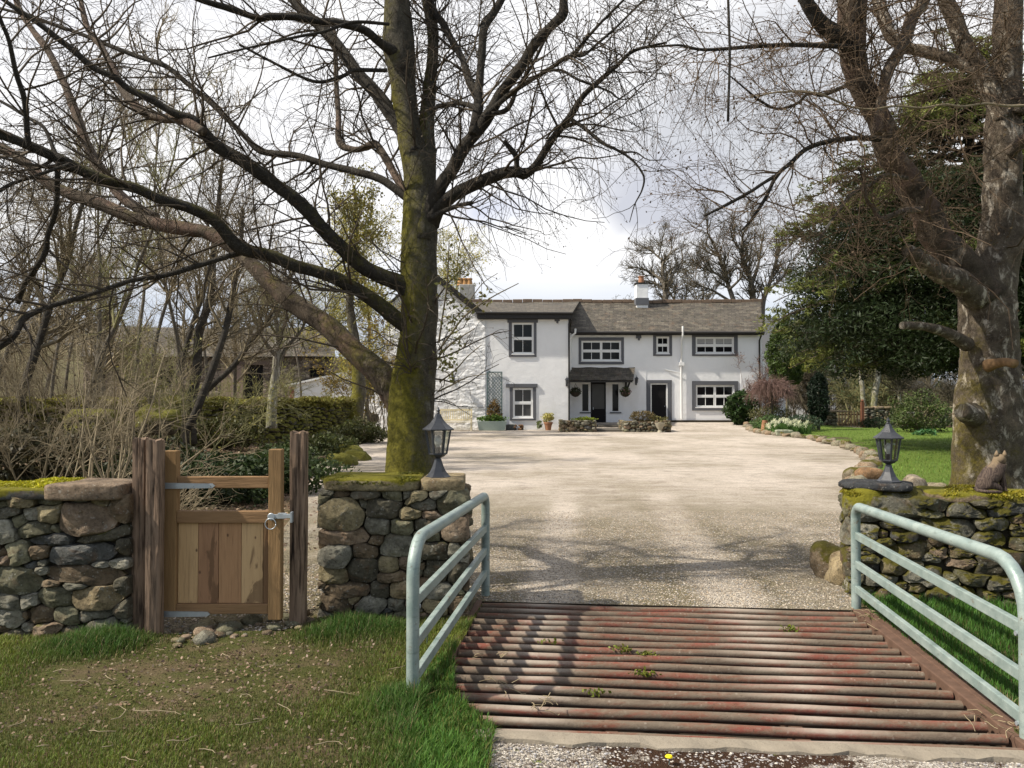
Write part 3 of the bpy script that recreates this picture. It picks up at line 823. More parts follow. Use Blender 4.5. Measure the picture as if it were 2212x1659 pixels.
rail('grid_rail', X(893, 4.35), 4.35, .86, X(1049, 6.62), 6.62, .835, [(.524, .563), (.288, .377), (.105, .19)], 'green painted hoop rail left of the grid, in front of the stone pier', rn=.2)
rail('grid_rail', X(2212, 3.84), 3.84, .835, X(1846, 6.23), 6.23, .80, [(.524, .569), (.29, .345), (.085, .151)], 'green painted hoop rail right of the grid, in front of the mossy wall', rn=.26)

# ------------------------------------------------------------ stones
PAL = dict(gg=(.25, .235, .15), g=(.27, .255, .195), sl=(.14, .14, .13), t=(.36, .30, .175), p=(.35, .26, .18), b=(.24, .18, .115), pl=(.42, .395, .31), d=(.15, .135, .095), go=(.46, .36, .21))

def wall_cells(L, H, seeds, asp=1.6, fill=.075, z0=0.0, ang=.25):
    """irregular stones: every seed is an ellipse-like block (s, z, rx, rz, colour) that grows until it meets its neighbours"""
    S = []
    for q in seeds:
        if len(q) == 4: q = (q[0], q[1], q[2] * 1.35, q[2], q[3])
        S.append([*q, random.uniform(-.16, .16), random.uniform(2.6, 8)])
    def metric(x, z, A):
        dx = x[..., None] - A[:, 0]; dz_ = z[..., None] - A[:, 1]; c, s_ = np.cos(A[:, 4]), np.sin(A[:, 4])
        u = np.abs(dx * c + dz_ * s_) / A[:, 2]; v = np.abs(-dx * s_ + dz_ * c) / A[:, 3]; p = A[:, 5]
        return (u ** p + v ** p) ** (1 / p) - 1 + 0 * u
    def arr(): return np.array([[q[0], q[1], q[2], q[3], q[5], q[6]] for q in S], float) if S else np.zeros((0, 6))
    row = z0 + fill * .4
    while row < H:
        x = random.uniform(0, fill)
        while x < L:
            r_ = fill * random.choice([.28, .4, .6, .8, 1.0]); rx = r_ * random.uniform(1.0, 1.9) * asp / 1.6; z_ = row + random.uniform(-.25, .25) * fill
            A = arr()
            if len(A) == 0 or (metric(np.array([x]), np.array([z_]), A)[0] * np.minimum(A[:, 2], A[:, 3]) > r_ * .55).all():
                S.append([x, z_, rx, r_ * .72, None, random.uniform(-.3, .3), random.uniform(2.2, 9)])
            x += fill * random.uniform(.5, 1.1)
        row += fill * .45
    A = arr(); cells = []; na = 26; nr = 46
    th = np.linspace(0, 2 * np.pi, na, endpoint=False); sc_ = np.minimum(A[:, 2], A[:, 3])
    for i, q in enumerate(S):
        R0 = 1.9 * max(q[2], q[3]) + .03; near = np.hypot(A[:, 0] - q[0], (A[:, 1] - q[1])) < R0 + np.maximum(A[:, 2], A[:, 3]) * 1.6
        B = A[near]; me_ = int(np.sum(near[:i])); sB = sc_[near]
        rr_ = np.linspace(.02, 1, nr)[None, :] * R0; x = q[0] + np.cos(th)[:, None] * rr_; z = q[1] + np.sin(th)[:, None] * rr_
        m = metric(x, z, B) * sB
        own = m[..., me_] <= m.min(-1) + 1e-9
        own &= (x > 0) & (x < L) & (z > z0) & (z < H) & (m[..., me_] < .022 + .25 * sB[me_])
        bad = ~own; first = np.where(bad.any(1), bad.argmax(1), nr - 1); r_ = R0 * (.02 + .98 * np.maximum(first - .5, 0) / (nr - 1))
        if r_.max() < .012: continue
        r_ = .84 * r_ + .08 * (np.roll(r_, 1) + np.roll(r_, -1))
        cells.append(([(q[0] + r_[k] * math.cos(th[k]), q[1] + r_[k] * math.sin(th[k])) for k in range(na)], q[4]))
    return cells

def stone_mesh(cells, origin, dirv, gap=.003, bulge=.024, depth=.16, colfn=None, rough=.012, nseg=26):
    """origin (x,y), dirv unit 2d; the face looks to the right-hand side of dirv (towards the viewer)"""
    ox, oy = origin; dx, dy = dirv; nx, ny = dy, -dx
    Vs = []; Qs = []; Cs = []; b = 0; Ts = []
    rel = [1.0, 1.0, .965, .90, .78, .60, .40, .2]
    for poly, ck in cells:
        P_ = np.array(poly); c = P_.mean(0)
        area = abs(np.sum(P_[:, 0] * np.roll(P_[:, 1], -1) - np.roll(P_[:, 0], -1) * P_[:, 1])) / 2
        if area < 1.5e-4: continue
        st_ = max(1, len(P_) // nseg); ring = P_ if nseg >= len(P_) else np.stack([np.interp(np.linspace(0, len(P_), nseg, endpoint=False), np.arange(len(P_) + 1), np.append(P_[:, k], P_[0, k])) for k in (0, 1)], 1)
        ns_ = len(ring); sz = math.sqrt(area); inset = min(.25, gap / max(sz * .5, .01))
        pro = random.uniform(-.018, .02) + min(sz, .25) * .08
        bl = bulge * min(1.25, sz / .11) * random.uniform(.5, 1.2); pw = random.uniform(3, 8)
        tilt = np.array([random.uniform(-.16, .16), random.uniform(-.25, .10)])
        loc = []
        for k, t_ in enumerate(rel):
            q = c + (ring - c) * (t_ * (1 - inset))
            n_ = np.full(ns_, -depth) if k == 0 else pro + bl * (1 - t_ ** pw) + (q - c) @ tilt
            loc.append(np.column_stack([q, n_]))
        loc.append(np.array([[c[0], c[1], pro + bl]]))
        L_ = np.concatenate(loc); fm = L_[:, 2] > -.1
        # chiselled facets
        for _ in range(7):
            a_ = random.uniform(0, 6.28); sl_ = random.uniform(.15, .7); off = sz * random.uniform(.10, .5)
            pl_ = pro + bl * random.uniform(.7, 1.05) - sl_ * (((L_[:, 0] - c[0]) * math.cos(a_) + (L_[:, 1] - c[1]) * math.sin(a_)) - off)
            L_[:, 2] = np.where(fm, np.maximum(np.minimum(L_[:, 2], pl_), pro - .03), L_[:, 2])
        r0_ = random.random() * 50
        L_[:, 2] += np.where(fm, (fnoise(L_ + c.sum() * 7.1 + r0_, 10, 5, 3) * rough * .8 + np.abs(fnoise(L_ * np.array([1, 2.2, 1]) + r0_, 26, 6, 2)) * rough * .55), 0)
        L_[:, :2] += fnoise(L_ + 31.7 + r0_, 12, 9, 2)[:, None] * rough * .35
        W = np.column_stack([ox + L_[:, 0] * dx + L_[:, 2] * nx, oy + L_[:, 0] * dy + L_[:, 2] * ny, L_[:, 1]])
        Vs.append(W); nr = len(rel)
        i = np.arange(nr - 1)[:, None] * ns_; k = np.arange(ns_)[None, :]; k2 = (k + 1) % ns_
        Qs.append((np.stack([i + k, i + k2, i + ns_ + k2, i + ns_ + k], -1).reshape(-1, 4) + b))
        kk = np.arange(ns_); Ts.append(np.stack([(nr - 1) * ns_ + kk, (nr - 1) * ns_ + (kk + 1) % ns_, np.full(ns_, nr * ns_)], 1) + b)
        if ck is None: ck = random.choice(['gg', 'g', 'g', 't', 'p', 'b', 'd', 'pl', 'sl', 'gg', 'b', 'd'])
        col = np.array(PAL[ck]) * random.uniform(.75, 1.2)
        Cs.append(np.tile(col, (len(W), 1))); b += len(W)
    return np.concatenate(Vs), np.concatenate(Qs), np.concatenate(Ts), np.concatenate(Cs)

def sharp(V, Q, T_, **k):
    o = mesh_np('stonework', V, Fq=Q, Ft=T_, **k); o.data.set_sharp_from_angle(angle=R(27)); return o

def superq(c, size, e=.45, nu=28, nv=16, amp=.02, freq=6, rz=0, seed=0, flatb=False):
    u = np.linspace(0, 2 * np.pi, nu, endpoint=False); v = np.linspace(-np.pi / 2, np.pi / 2, nv)
    f = lambda x: np.sign(x) * np.abs(x) ** e
    U, Vv = np.meshgrid(u, v)
    x = f(np.cos(Vv)) * f(np.cos(U)); y = f(np.cos(Vv)) * f(np.sin(U)); z = f(np.sin(Vv))
    q = np.stack([x, y, z], -1).reshape(-1, 3) * np.array(size) / 2
    d = fnoise(q + seed * 3.7, freq, seed, 3)[:, None]; nrm = q / (np.linalg.norm(q, axis=1, keepdims=True) + 1e-9)
    sc_ = min(1, 1)
    q = q + nrm * d * amp * np.array([1, 1, .45 if size[2] < size[0] * .4 else 1])
    ca, sa = math.cos(rz), math.sin(rz)
    q = np.column_stack([q[:, 0] * ca - q[:, 1] * sa + c[0], q[:, 0] * sa + q[:, 1] * ca + c[1], q[:, 2] + c[2]])
    i = np.arange(nv - 1)[:, None] * nu; k = np.arange(nu)[None, :]; k2 = (k + 1) % nu
    Q = np.stack([i + k, i + k2, i + nu + k2, i + nu + k], -1).reshape(-1, 4)
    return q, Q

def rock(name, c, size, col, mat, parent=None, e=.6, amp=.03, freq=5, rz=0, seed=0, **kw):
    V, Q = superq(c, size, e, amp=amp, freq=freq, rz=rz, seed=seed)
    o = mesh_np(name, V, Fq=Q, mat=mat, parent=parent, col=np.tile(np.array(col, float), (len(V), 1)), smooth=True)
    return tag(o, **kw) if kw else o

def px_seeds(lst, sx, ox_, sy, oy_, d, x0, zscale=.00030):
    out = []
    for q in lst:
        Xz, Yz, rx, ry, ck = q
        px = ox_ + Xz * sx; py = oy_ + Yz * sy
        m = d / F_
        out.append((X(px, d) - x0, Z(py, d), rx * sx * m, ry * sy * m, ck))
    return out

# left wall
LW = empty('stone_wall', (-3.6, 5.6, 0), 'dry stone wall left of the wooden gate, boulder in its face and yellow moss on top', 'wall')
L1 = [(730, 490, 260, 130, 'p'), (670, 750, 260, 75, 'sl'), (700, 930, 290, 70, 'b'), (820, 1100, 190, 95, 'go'), (555, 1240, 95, 55, 'gg'), (780, 1250, 110, 40, 'g'),
      (430, 430, 100, 75, 't'), (270, 430, 60, 45, 'pl'), (290, 550, 130, 60, 'gg'), (170, 490, 75, 55, 'gg'), (50, 560, 90, 90, 'pl'), (80, 420, 90, 40, 'g'), (170, 760, 85, 88, 'gg'),
      (330, 740, 75, 55, 'b'), (440, 640, 135, 38, 'sl'), (850, 600, 220, 60, 'd'), (120, 960, 210, 110, 'gg'), (80, 1140, 110, 60, 'g'), (260, 1130, 65, 55, 'pl'),
      (470, 1110, 125, 80, 'gg'), (350, 1250, 90, 70, 'b'), (80, 1270, 110, 60, 'pl'), (410, 1360, 90, 50, 'p'), (870, 1330, 100, 55, 'g'), (650, 1010, 100, 30, 'g'),
      (350, 890, 55, 28, 'pl'), (1010, 400, 90, 100, 'b'), (1010, 680, 70, 60, 'd'), (1010, 1010, 70, 70, 'd'), (1010, 1200, 60, 70, 'd'), (250, 850, 60, 30, 'sl'),
      (-120, 500, 120, 90, 'gg'), (-160, 760, 150, 90, 'b'), (-140, 1000, 120, 90, 'g'), (-130, 1230, 130, 80, 't'), (-400, 600, 150, 120, 'g'), (-400, 1000, 160, 120, 'gg')]
sd_ = px_seeds(L1, .2667, 0, .2667, 995.4, 5.5, -5.0)
V, Q, T_, Cc = stone_mesh(wall_cells(2.34, .985, sd_, z0=-.04), (-5.0, 5.50), (1, 0))
sharp(V, Q, T_, mat=M_stone, parent=LW, col=Cc)
mb = MB(); mb.box(-4.98, -2.68, 5.56, 6.0, -.1, .95); mb.build('core', flat('wall_core', (.05, .042, .03), .95, .1), LW)
rock('cap_stone', (X(212, 5.62), 5.66, 1.0), (X(292, 5.6) - X(132, 5.6), .50, .115), PAL['p'], M_stone_capp, LW, e=.22, amp=.02, freq=4, seed=2)
rock('cap_stone', (-3.75, 5.70, .985), (1.25, .52, .09), PAL['sl'], M_stone_cap, LW, e=.3, amp=.03, seed=4)
rock('cap_stone', (-4.72, 5.70, .99), (.66, .5, .09), PAL['g'], M_stone_cap, LW, e=.3, amp=.03, seed=7)
# cushions of moss on top
def moss_cushion(name, spots, parent, colr, size=.016, dens=2600):
    pts = []
    for (cx_, cy_, cz_, rx, ry, rz_) in spots:
        n = int(dens * rx * ry * 12) + 60
        q = rng.normal(size=(n, 3)); q /= np.linalg.norm(q, axis=1, keepdims=True); q[:, 2] = np.abs(q[:, 2])
        r_ = np.sqrt(rng.random(n))[:, None]
        q = q * np.array([rx, ry, rz_]) * (.75 + .25 * r_) + np.array([cx_, cy_, cz_])
        q[:, 2] += .2 * rz_ * fnoise(q, 14, 4)
        pts.append(q)
    pts = np.concatenate(pts)
    c = np.tile(np.array(colr), (len(pts), 1)) * (1 + .35 * fnoise(pts, 6, 8))[:, None]
    o = leafcards(pts, size, M_leaf, name, parent, aspect=1.3, col=np.clip(c, .01, 1)); return o
o = moss_cushion('moss', [(X(x_, 5.68), 5.68, z_, rx, .2, rz_) for x_, z_, rx, rz_ in ((40, 1.02, .3, .025), (-60, 1.02, .3, .03), (115, 1.025, .17, .045), (85, 1.02, .2, .03), (150, 1.04, .08, .03))], LW, (.34, .32, .02)); 
# pier
PW = empty('stone_pier', (-.9, 6.2, 0), 'short dry stone wall right of the wooden gate, carrying the lantern, mossy slab on top', 'wall')
L2 = [(530, 520, 195, 150, 't'), (900, 460, 155, 95, 'd'), (990, 335, 90, 45, 'gg'), (1140, 325, 42, 40, 'pl'), (1230, 355, 80, 50, 't'), (1570, 420, 150, 105, 'gg'), (1320, 430, 110, 55, 'g'),
      (1170, 520, 105, 50, 't'), (1370, 520, 90, 35, 'p'), (850, 640, 125, 80, 'g'), (1090, 640, 115, 70, 'gg'), (1310, 620, 110, 60, 'd'), (1630, 660, 130, 110, 'p'), (530, 740, 255, 70, 'p'),
      (460, 920, 150, 110, 'pl'), (720, 880, 115, 65, 'b'), (1050, 820, 160, 105, 'g'), (860, 770, 80, 45, 'b'), (1300, 740, 110, 50, 'gg'), (970, 1020, 90, 85, 't'), (1120, 1000, 60, 70, 'p'),
      (700, 1060, 140, 110, 'd'), (440, 1130, 130, 75, 't'), (1000, 1130, 130, 60, 'b'), (560, 1260, 220, 65, 'b'), (880, 1250, 85, 70, 'd'), (1090, 1250, 115, 90, 'go'), (800, 1400, 130, 80, 'pl'),
      (440, 1390, 130, 70, 'b'), (1040, 1390, 70, 55, 'g'), (1480, 1280, 120, 60, 'pl'), (1400, 880, 150, 80, 'd'), (1600, 880, 90, 50, 'g'), (1430, 1060, 120, 90, 'd'), (1330, 1200, 80, 60, 'b'),
      (1420, 1420, 120, 60, 't'), (1640, 1080, 110, 90, 'd'), (700, 430, 45, 60, 'g'), (760, 340, 120, 40, 'd'), (1640, 1400, 100, 70, 'b'), (1450, 340, 60, 40, 'g')]
x0p = -1.47
sd_ = px_seeds(L2, .2222, 626.7, .2222, 995.4, 5.95, x0p)
V, Q, T_, Cc = stone_mesh(wall_cells(1.145, .955, sd_, z0=-.04), (x0p, 5.96), (1, 0))
sharp(V, Q, T_, mat=M_stone, parent=PW, col=Cc)
V, Q, T_, Cc = stone_mesh(wall_cells(.52, .95, [(.15, .15, .11, 'b'), (.35, .42, .10, 't'), (.12, .62, .1, 'g'), (.38, .78, .09, 'p')], z0=-.04), (-.375, 6.0), (0, 1), depth=.1)
sharp(V, Q, T_, mat=M_stone, parent=PW, col=Cc)
V, Q, T_, Cc = stone_mesh(wall_cells(.5, .95, [(.15, .15, .11, 'pl'), (.35, .42, .10, 't'), (.15, .62, .1, 'gg'), (.36, .78, .09, 'pl')], z0=-.04), (-1.43, 6.5), (0, -1), depth=.1)
sharp(V, Q, T_, mat=M_stone, parent=PW, col=Cc)
mb = MB(); mb.box(-1.42, -.40, 6.02, 6.5, -.1, .93); mb.build('core', MT['wall_core'], PW)
rock('cap_stone', (X(808, 6.15), 6.22, .995), (.745, .62, .10), PAL['t'], M_stone_cap, PW, e=.25, amp=.02, freq=4, seed=3)
rock('cap_stone', (X(960, 6.15), 6.22, .99), (.33, .58, .10), PAL['go'], M_stone_capp, PW, e=.25, amp=.02, freq=5, seed=9)
moss_cushion('moss', [(X(808, 6.0), 5.945, 1.0, .33, .05, .035), (X(740, 6.1), 6.12, 1.03, .17, .2, .015), (X(880, 6.1), 6.0, 1.03, .12, .1, .02), (X(880, 6.3), 6.35, 1.03, .12, .12, .02)], PW, (.13, .13, .015), size=.013)
# right wall
ang = -R(17); wd = (math.cos(ang), math.sin(ang)); wo = (2.84, 6.62)
RW = empty('mossy_stone_wall', (4.2, 6.4, 0), 'long mossy dry stone wall right of the drive, with the cat and a lantern on top', 'wall')
sR = []
for (px, py, rx, ry, ck) in ((1890, 1090, 60, 28, 'g'), (2090, 1105, 38, 14, 'g'), (2060, 1140, 45, 17, 'g'), (2130, 1130, 35, 12, 'g'), (2120, 1160, 25, 12, 'g'), (1870, 1150, 20, 12, 'pl'), (1960, 1190, 30, 14, 't'),
                             (2090, 1215, 28, 12, 'p'), (1990, 1245, 30, 14, 'pl'), (1930, 1225, 22, 11, 't'), (2160, 1260, 30, 12, 'g'), (2050, 1290, 45, 20, 'd'), (2150, 1215, 50, 20, 'd'), (1910, 1290, 30, 20, 'b')):
    a = (px - CX) / F_; s_ = (a * wo[1] - wo[0]) / (wd[0] - a * wd[1]); d_ = wo[1] + s_ * wd[1]
    sR.append((s_, Z(py, d_), rx * d_ / F_, ry * d_ / F_, ck))
V, Q, T_, Cc = stone_mesh(wall_cells(3.4, .84, sR, z0=-.05, fill=.10), wo, wd, rough=.022, bulge=.034)
sharp(V, Q, T_, mat=M_stone_m, parent=RW, col=Cc * .8)
nx_, ny_ = -math.sin(ang), math.cos(ang)
V, Q, T_, Cc = stone_mesh(wall_cells(.5, .84, [(.15, .2, .13, 'b'), (.35, .55, .12, 'g')], z0=-.05), (wo[0] + nx_ * .5, wo[1] + ny_ * .5), (-nx_, -ny_), depth=.08, rough=.018)
sharp(V, Q, T_, mat=M_stone_m, parent=RW, col=Cc * .8)
def wpt(s_, n_, z_): return (wo[0] + wd[0] * s_ + nx_ * n_, wo[1] + wd[1] * s_ + ny_ * n_, z_)
mb = MB(); 
cs = [wpt(.05, .06, 0), wpt(3.38, .06, 0), wpt(3.38, .5, 0), wpt(.05, .5, 0)]
mb.add([(a, b, -.1) for a, b, _ in cs] + [(a, b, .82) for a, b, _ in cs], [(0, 1, 5, 4), (1, 2, 6, 5), (2, 3, 7, 6), (3, 0, 4, 7), (4, 5, 6, 7)]); mb.build('core', MT['wall_core'], RW)
for k, (s_, L_, h_) in enumerate(((.82, .42, .10), (1.28, .46, .09), (1.8, .55, .12), (2.4, .6, .1), (3.0, .55, .1))):
    rock('cap_stone', wpt(s_, .27, .84), (L_ + .06, .52, h_), PAL['b'], M_stone_cap, RW, e=.4, amp=.04, freq=5, rz=ang, seed=20 + k)
rock('cap_stone', wpt(.11, .22, .76), (.33, .5, .26), PAL['gg'], M_stone_cap, RW, e=.7, amp=.05, freq=5, rz=ang, seed=31)
rock('cap_stone', wpt(.42, .22, .76), (.40, .5, .26), PAL['g'], M_stone_m, RW, e=.7, amp=.05, freq=5, rz=ang, seed=32)
moss_cushion('moss', [(*wpt(s_, n_, .875)[:2], z_, rx, .14, .04) for s_, n_, z_, rx in ((.85, .12, .86, .2), (1.25, .1, .86, .25), (1.5, .15, .86, .2), (1.0, .4, .87, .3), (1.85, .1, .88, .25), (2.1, .3, .88, .3), (2.6, .2, .88, .3), (.05, .1, .84, .12), (1.6, .4, .87, .25))], RW, (.22, .19, .015), size=.014)
slab = rock('slate_slab', wpt(.22, .2, .905), (.60, .42, .075), (.085, .088, .092), M_stone_capp, None, e=.45, amp=.03, freq=5, rz=ang - .1, seed=12)
tag(slab, 'dark grey slate slab under the right hand lantern on the mossy wall', 'slab')
# loose boulders where the wall meets the drive
for k, (px, py, w_, h_, cc, lb) in enumerate(((1800, 1235, 70, 62, PAL['b'], 'brown mossy boulder beside the end of the mossy wall'), (1818, 1262, 52, 66, PAL['go'], 'pale boulder leaning on the foot of the mossy wall end'))):
    d_ = 7.35 - .25 * k; zc = Z(py, d_)
    c = P(px, py, d_)
    rock('boulder', (c.x, d_, max(c.z, .1)), (w_ * d_ / F_ * 1.1, .4, h_ * d_ / F_ * 1.2), cc, M_stone_m if k == 0 else M_stone, e=.75, amp=.05, seed=40 + k, label=lb, cat='boulder')

# ------------------------------------------------------------ wooden gate and posts
def old_post(px0, px1, pyt, d, lab, seed, lean=0.0):
    x0, x1 = X(px0 + 2, d), X(px1 - 2, d); zt = Z(pyt, d); w_ = x1 - x0
    n = 34; nu = 30
    V = []; 
    for i in range(n):
        z = -.3 + (zt + .3) * i / (n - 1)
        for k in range(nu):
            a = 2 * math.pi * k / nu
            c, s = math.cos(a), math.sin(a)
            r_ = .5 * w_ / max(abs(c), abs(s)) ** .75
            r_ *= 1 + .035 * float(fnoise(np.array([c, s, z * .9 + seed * 5]), 1.2, seed)) + .02 * float(fnoise(np.array([c * 5, s * 5, z * .7]), 1.6, seed + 3)) - sum(dp_ * math.exp(-((((a - a0_ - .25 * math.sin(z * 3 + seed + a0_)) + math.pi) % (2 * math.pi) - math.pi) / .10) ** 2) for a0_, dp_ in ((4.3 + .3 * seed, .22), (5.2, .12), (3.6, .10), (1.0, .15)))
            V.append(((x0 + x1) / 2 + r_ * c + lean * z, d + r_ * s, z + (.010 * math.sin(k * .9 + seed) + .006 * math.sin(k * 2.3) if i == n - 1 else 0)))
    V.append(((x0 + x1) / 2 + lean * zt, d, zt + .004))
    q = [(i * nu + k, i * nu + (k + 1) % nu, (i + 1) * nu + (k + 1) % nu, (i + 1) * nu + k) for i in range(n - 1) for k in range(nu)]
    t_ = [((n - 1) * nu + k, (n - 1) * nu + (k + 1) % nu, n * nu) for k in range(nu)]
    o = mesh_np('gate_post', V, Fq=q, Ft=t_, mat=M_post, smooth=True); o.data.set_sharp_from_angle(angle=R(50))
    return tag(o, lab, 'post', 'rough timber posts of the wooden gate')
old_post(291, 324, 948, 5.60, 'rough split timber post against the end of the left stone wall', 1, -.004)
old_post(319, 356, 951, 5.52, 'rough timber post carrying the gate hinges', 2)
old_post(627, 666, 934, 5.78, 'tall cracked timber post on the latch side of the wooden gate', 3)
gd = 5.66
gate = empty('wooden_gate', (X(370, gd), gd, 0), 'new oak gate with four boards below an open top and grey metal strap hinges', 'gate')
def gbox(nm, px0, px1, py0, py1, dy0, dy1, mat, par=gate, bev=.006, top=None):
    mb = MB(); mb.box(X(px0, gd), X(px1, gd), gd + dy0, gd + dy1, Z(py1, gd), Z(py0, gd) if top is None else top); return mb.build(nm, mat, par, bevel=bev)
gbox('stile', 358, 387, 973, 1325, -.035, .035, M_gatew); gbox('stile', 584, 612, 970, 1337, -.035, .035, M_gatew)
gbox('rail', 387, 584, 1029, 1054, -.025, .03, M_gateh); gbox('rail', 387, 584, 1103, 1129, -.03, .03, M_gateh); gbox('rail', 387, 584, 1303, 1324, -.03, .03, M_gateh)
bx = [387.5, 431, 475, 524, 571, 584]
for i in range(5): gbox('board', bx[i] + .4, bx[i + 1] - .4, 1129.5, 1302.5, -.004 - .002 * (i % 2), .02, M_boards[i], bev=.003)
def strap(px0, px1, py, nm='hinge'):
    z = Z(py, gd); y = gd - .045; x0, x1 = X(px0, gd), X(px1, gd)
    mb = MB(); h_ = .021
    poly = [(x0 + .03, z - h_), (x1 - .02, z - h_ * .75), (x1, z), (x1 - .02, z + h_ * .75), (x0 + .03, z + h_)]
    mb.prism(poly, y - .004, y + .009)
    mb.tube([(x0 + .02, y, z - .05), (x0 + .02, y, z + .045)], .013, 10)
    mb.box(x0 - .012, x0 + .006, y - .05, y + .03, z - .1, z + .07)
    mb.box(x0, x0 + .02, y - .012, y + .012, z - .03, z - .018)
    for f in (.3, .6, .9): mb.tube([(x0 + (x1 - x0) * f, y - .009, z), (x0 + (x1 - x0) * f, y, z)], .009, 8)
    return mb.build(nm, M_galvs, gate)
strap(352, 471, 1048); strap(338, 462, 1323)
lx = X(592, gd); lz = Z(1114, gd); ly = gd - .042
mb = MB(); mb.bar((lx - .02, ly, lz), (X(636, gd), ly - .01, lz + .006), .012, .03); mb.lathe([(.024, -.006), (.028, 0), (.02, .006)], (0, 0, 0), 12); 
mb.v[-36:] = [(lx + a, ly - .01 + c, lz + b) for a, b, c in mb.v[-36:]]
mb.box(X(606, gd), X(624, gd), ly - .012, ly + .01, lz - .014, lz + .026); mb.box(X(634, gd), X(638, gd), ly - .03, ly + .01, lz - .04, lz + .035)
mb.build('latch', M_galvs, gate, bevel=.002)
mb = MB(); c = Vector((lx - .003, ly - .015, lz - .05)); mb.tube([c + Vector((math.cos(a) * .038, 0, math.sin(a) * .038)) for a in np.linspace(0, 2 * math.pi, 22)], .0035, 6)
mb.build('latch_ring', M_galvs, gate, smooth=True)
# stones on the ground at the gate
cb = []; 
for k in range(46):
    px = random.uniform(372, 680); py = 1388 - (px - 372) * .12 + random.uniform(-26, 12)
    g = G(px, py); s_ = random.uniform(.05, .15) if k % 3 == 0 else random.uniform(.03, .07)
    V, Q = superq((g.x, g.y, .01), (s_ * 1.3, s_, s_ * .6), .75, 12, 8, amp=s_ * .18, freq=14, rz=random.uniform(0, 3), seed=k)
    cb.append((V, Q, np.tile(np.array(PAL[random.choice(['p', 't', 'g', 'b', 'gg'])]) * random.uniform(.8, 1.2), (len(V), 1))))
def join(parts):
    V = []; Q = []; Cc = []; b = 0
    for v, q, c in parts: V.append(v); Q.append(q + b); Cc.append(c); b += len(v)
    return np.concatenate(V), np.concatenate(Q), np.concatenate(Cc)
V, Q, Cc = join(cb); o = mesh_np('rubble', V, Fq=Q, mat=M_stone_capp, col=Cc); tag(o, 'loose cobbles and rubble laid across the gateway', kind='stuff')

# ------------------------------------------------------------ lanterns
def lantern(loc, label, rz):
    e = empty('lantern', loc, label, 'lantern', 'black six sided lanterns on the entrance walls')
    c = Vector(loc)
    def lt(nm, prof, mat, n=6, rot=rz):
        mb = MB(); mb.lathe(prof, c, n, rot=rot); return mb.build(nm, mat, e)
    lt('base', [(.098, 0), (.098, .012), (.085, .022), (.062, .05), (.043, .09), (.03, .13), (.024, .15)], M_lampb)
    lt('cup', [(.018, .145), (.022, .155), (.05, .168), (.066, .185), (.068, .192)], M_lampb)
    lt('roof', [(.122, .37), (.124, .378), (.095, .398), (.062, .425), (.035, .46), (.022, .492), (.012, .5)], M_lampb)
    lt('finial', [(.010, .497), (.016, .504), (.012, .512), (.018, .522), (.008, .535), (.003, .55)], M_lampb, 10)
    fr = MB(); gl = MB()
    for k in range(6):
        a = rz + k * math.pi / 3; a2 = a + math.pi / 3
        b0 = c + Vector((math.cos(a) * .066, math.sin(a) * .066, .188)); t0 = c + Vector((math.cos(a) * .097, math.sin(a) * .097, .374))
        b1 = c + Vector((math.cos(a2) * .066, math.sin(a2) * .066, .188)); t1 = c + Vector((math.cos(a2) * .097, math.sin(a2) * .097, .374))
        fr.bar(b0, t0, .013, .013); fr.bar(b0, b1, .011, .010); fr.bar(t0, t1, .010, .012)
        s_ = .965; ctr = c + Vector((0, 0, 0))
        def ins(p): return Vector((ctr.x + (p.x - ctr.x) * s_, ctr.y + (p.y - ctr.y) * s_, p.z))
        gl.add([ins(b0), ins(b1), ins(t1), ins(t0)], [(0, 1, 2, 3)])
    fr.build('cage', M_lampb, e); gl.build('glass', M_clear, e)
    lt('bulb_holder', [(.016, .19), (.02, .195), (.02, .235), (.015, .24)], M_lampb, 12)
    lt('bulb', [(.012, .24), (.026, .262), (.032, .285), (.027, .31), (.012, .328), (.002, .332)], flat('bulb_glass', (.75, .75, .72), .2, .5, var=.02), 14)
    return e
lantern((X(946, 6.08), 6.10, 1.032), 'black six sided lantern on the pale capstone beside the mossy trunk', R(8))
lantern((X(1923, 6.62), 6.66, .938), 'black six sided lantern on the dark slate slab of the mossy wall', R(20))

# ------------------------------------------------------------ cat
def skin_body(name, nodes, edges, mat, parent=None, sub=2):
    me = bpy.data.meshes.new(name); me.from_pydata([n[0] for n in nodes], edges, [])
    o = link(name, me, mat, parent)
    m = o.modifiers.new('skin', 'SKIN'); m.use_smooth_shade = True
    for i, n in enumerate(nodes):
        sv_ = me.skin_vertices[0].data[i]; sv_.radius = (n[1], n[1]) if not isinstance(n[1], tuple) else n[1]
        sv_.use_root = (i == 0)
    s_ = o.modifiers.new('sub', 'SUBSURF'); s_.levels = sub; s_.render_levels = sub
    return o
cl_ = wpt(1.02, .13, .885)
cm = NM('tabby_fur', .9, .15)
wv = cm.N('ShaderNodeTexWave'); wv.inputs['Scale'].default_value = 14; wv.inputs['Distortion'].default_value = 22; wv.inputs['Detail'].default_value = 3
cm.set(wv.inputs['Vector'], cm.co((1, 1, .6)))
cc = cm.mix(cm.ramp(wv.outputs[0], [(.35, 0), (.65, 1)]), (.06, .044, .038), (.105, .078, .062))
cc = cm.mix(cm.ramp(cm.math('ADD', cm.noise(14, 3), cm.math('MULTIPLY', cm.math('SUBTRACT', cm.pos(2), 1.10), 4.0)), [(.45, 0), (.62, .8)]), cc, (.23, .17, .105))
cm.color(cc); cm.bump(cm.noise(120, 4, .7), .6, .006)
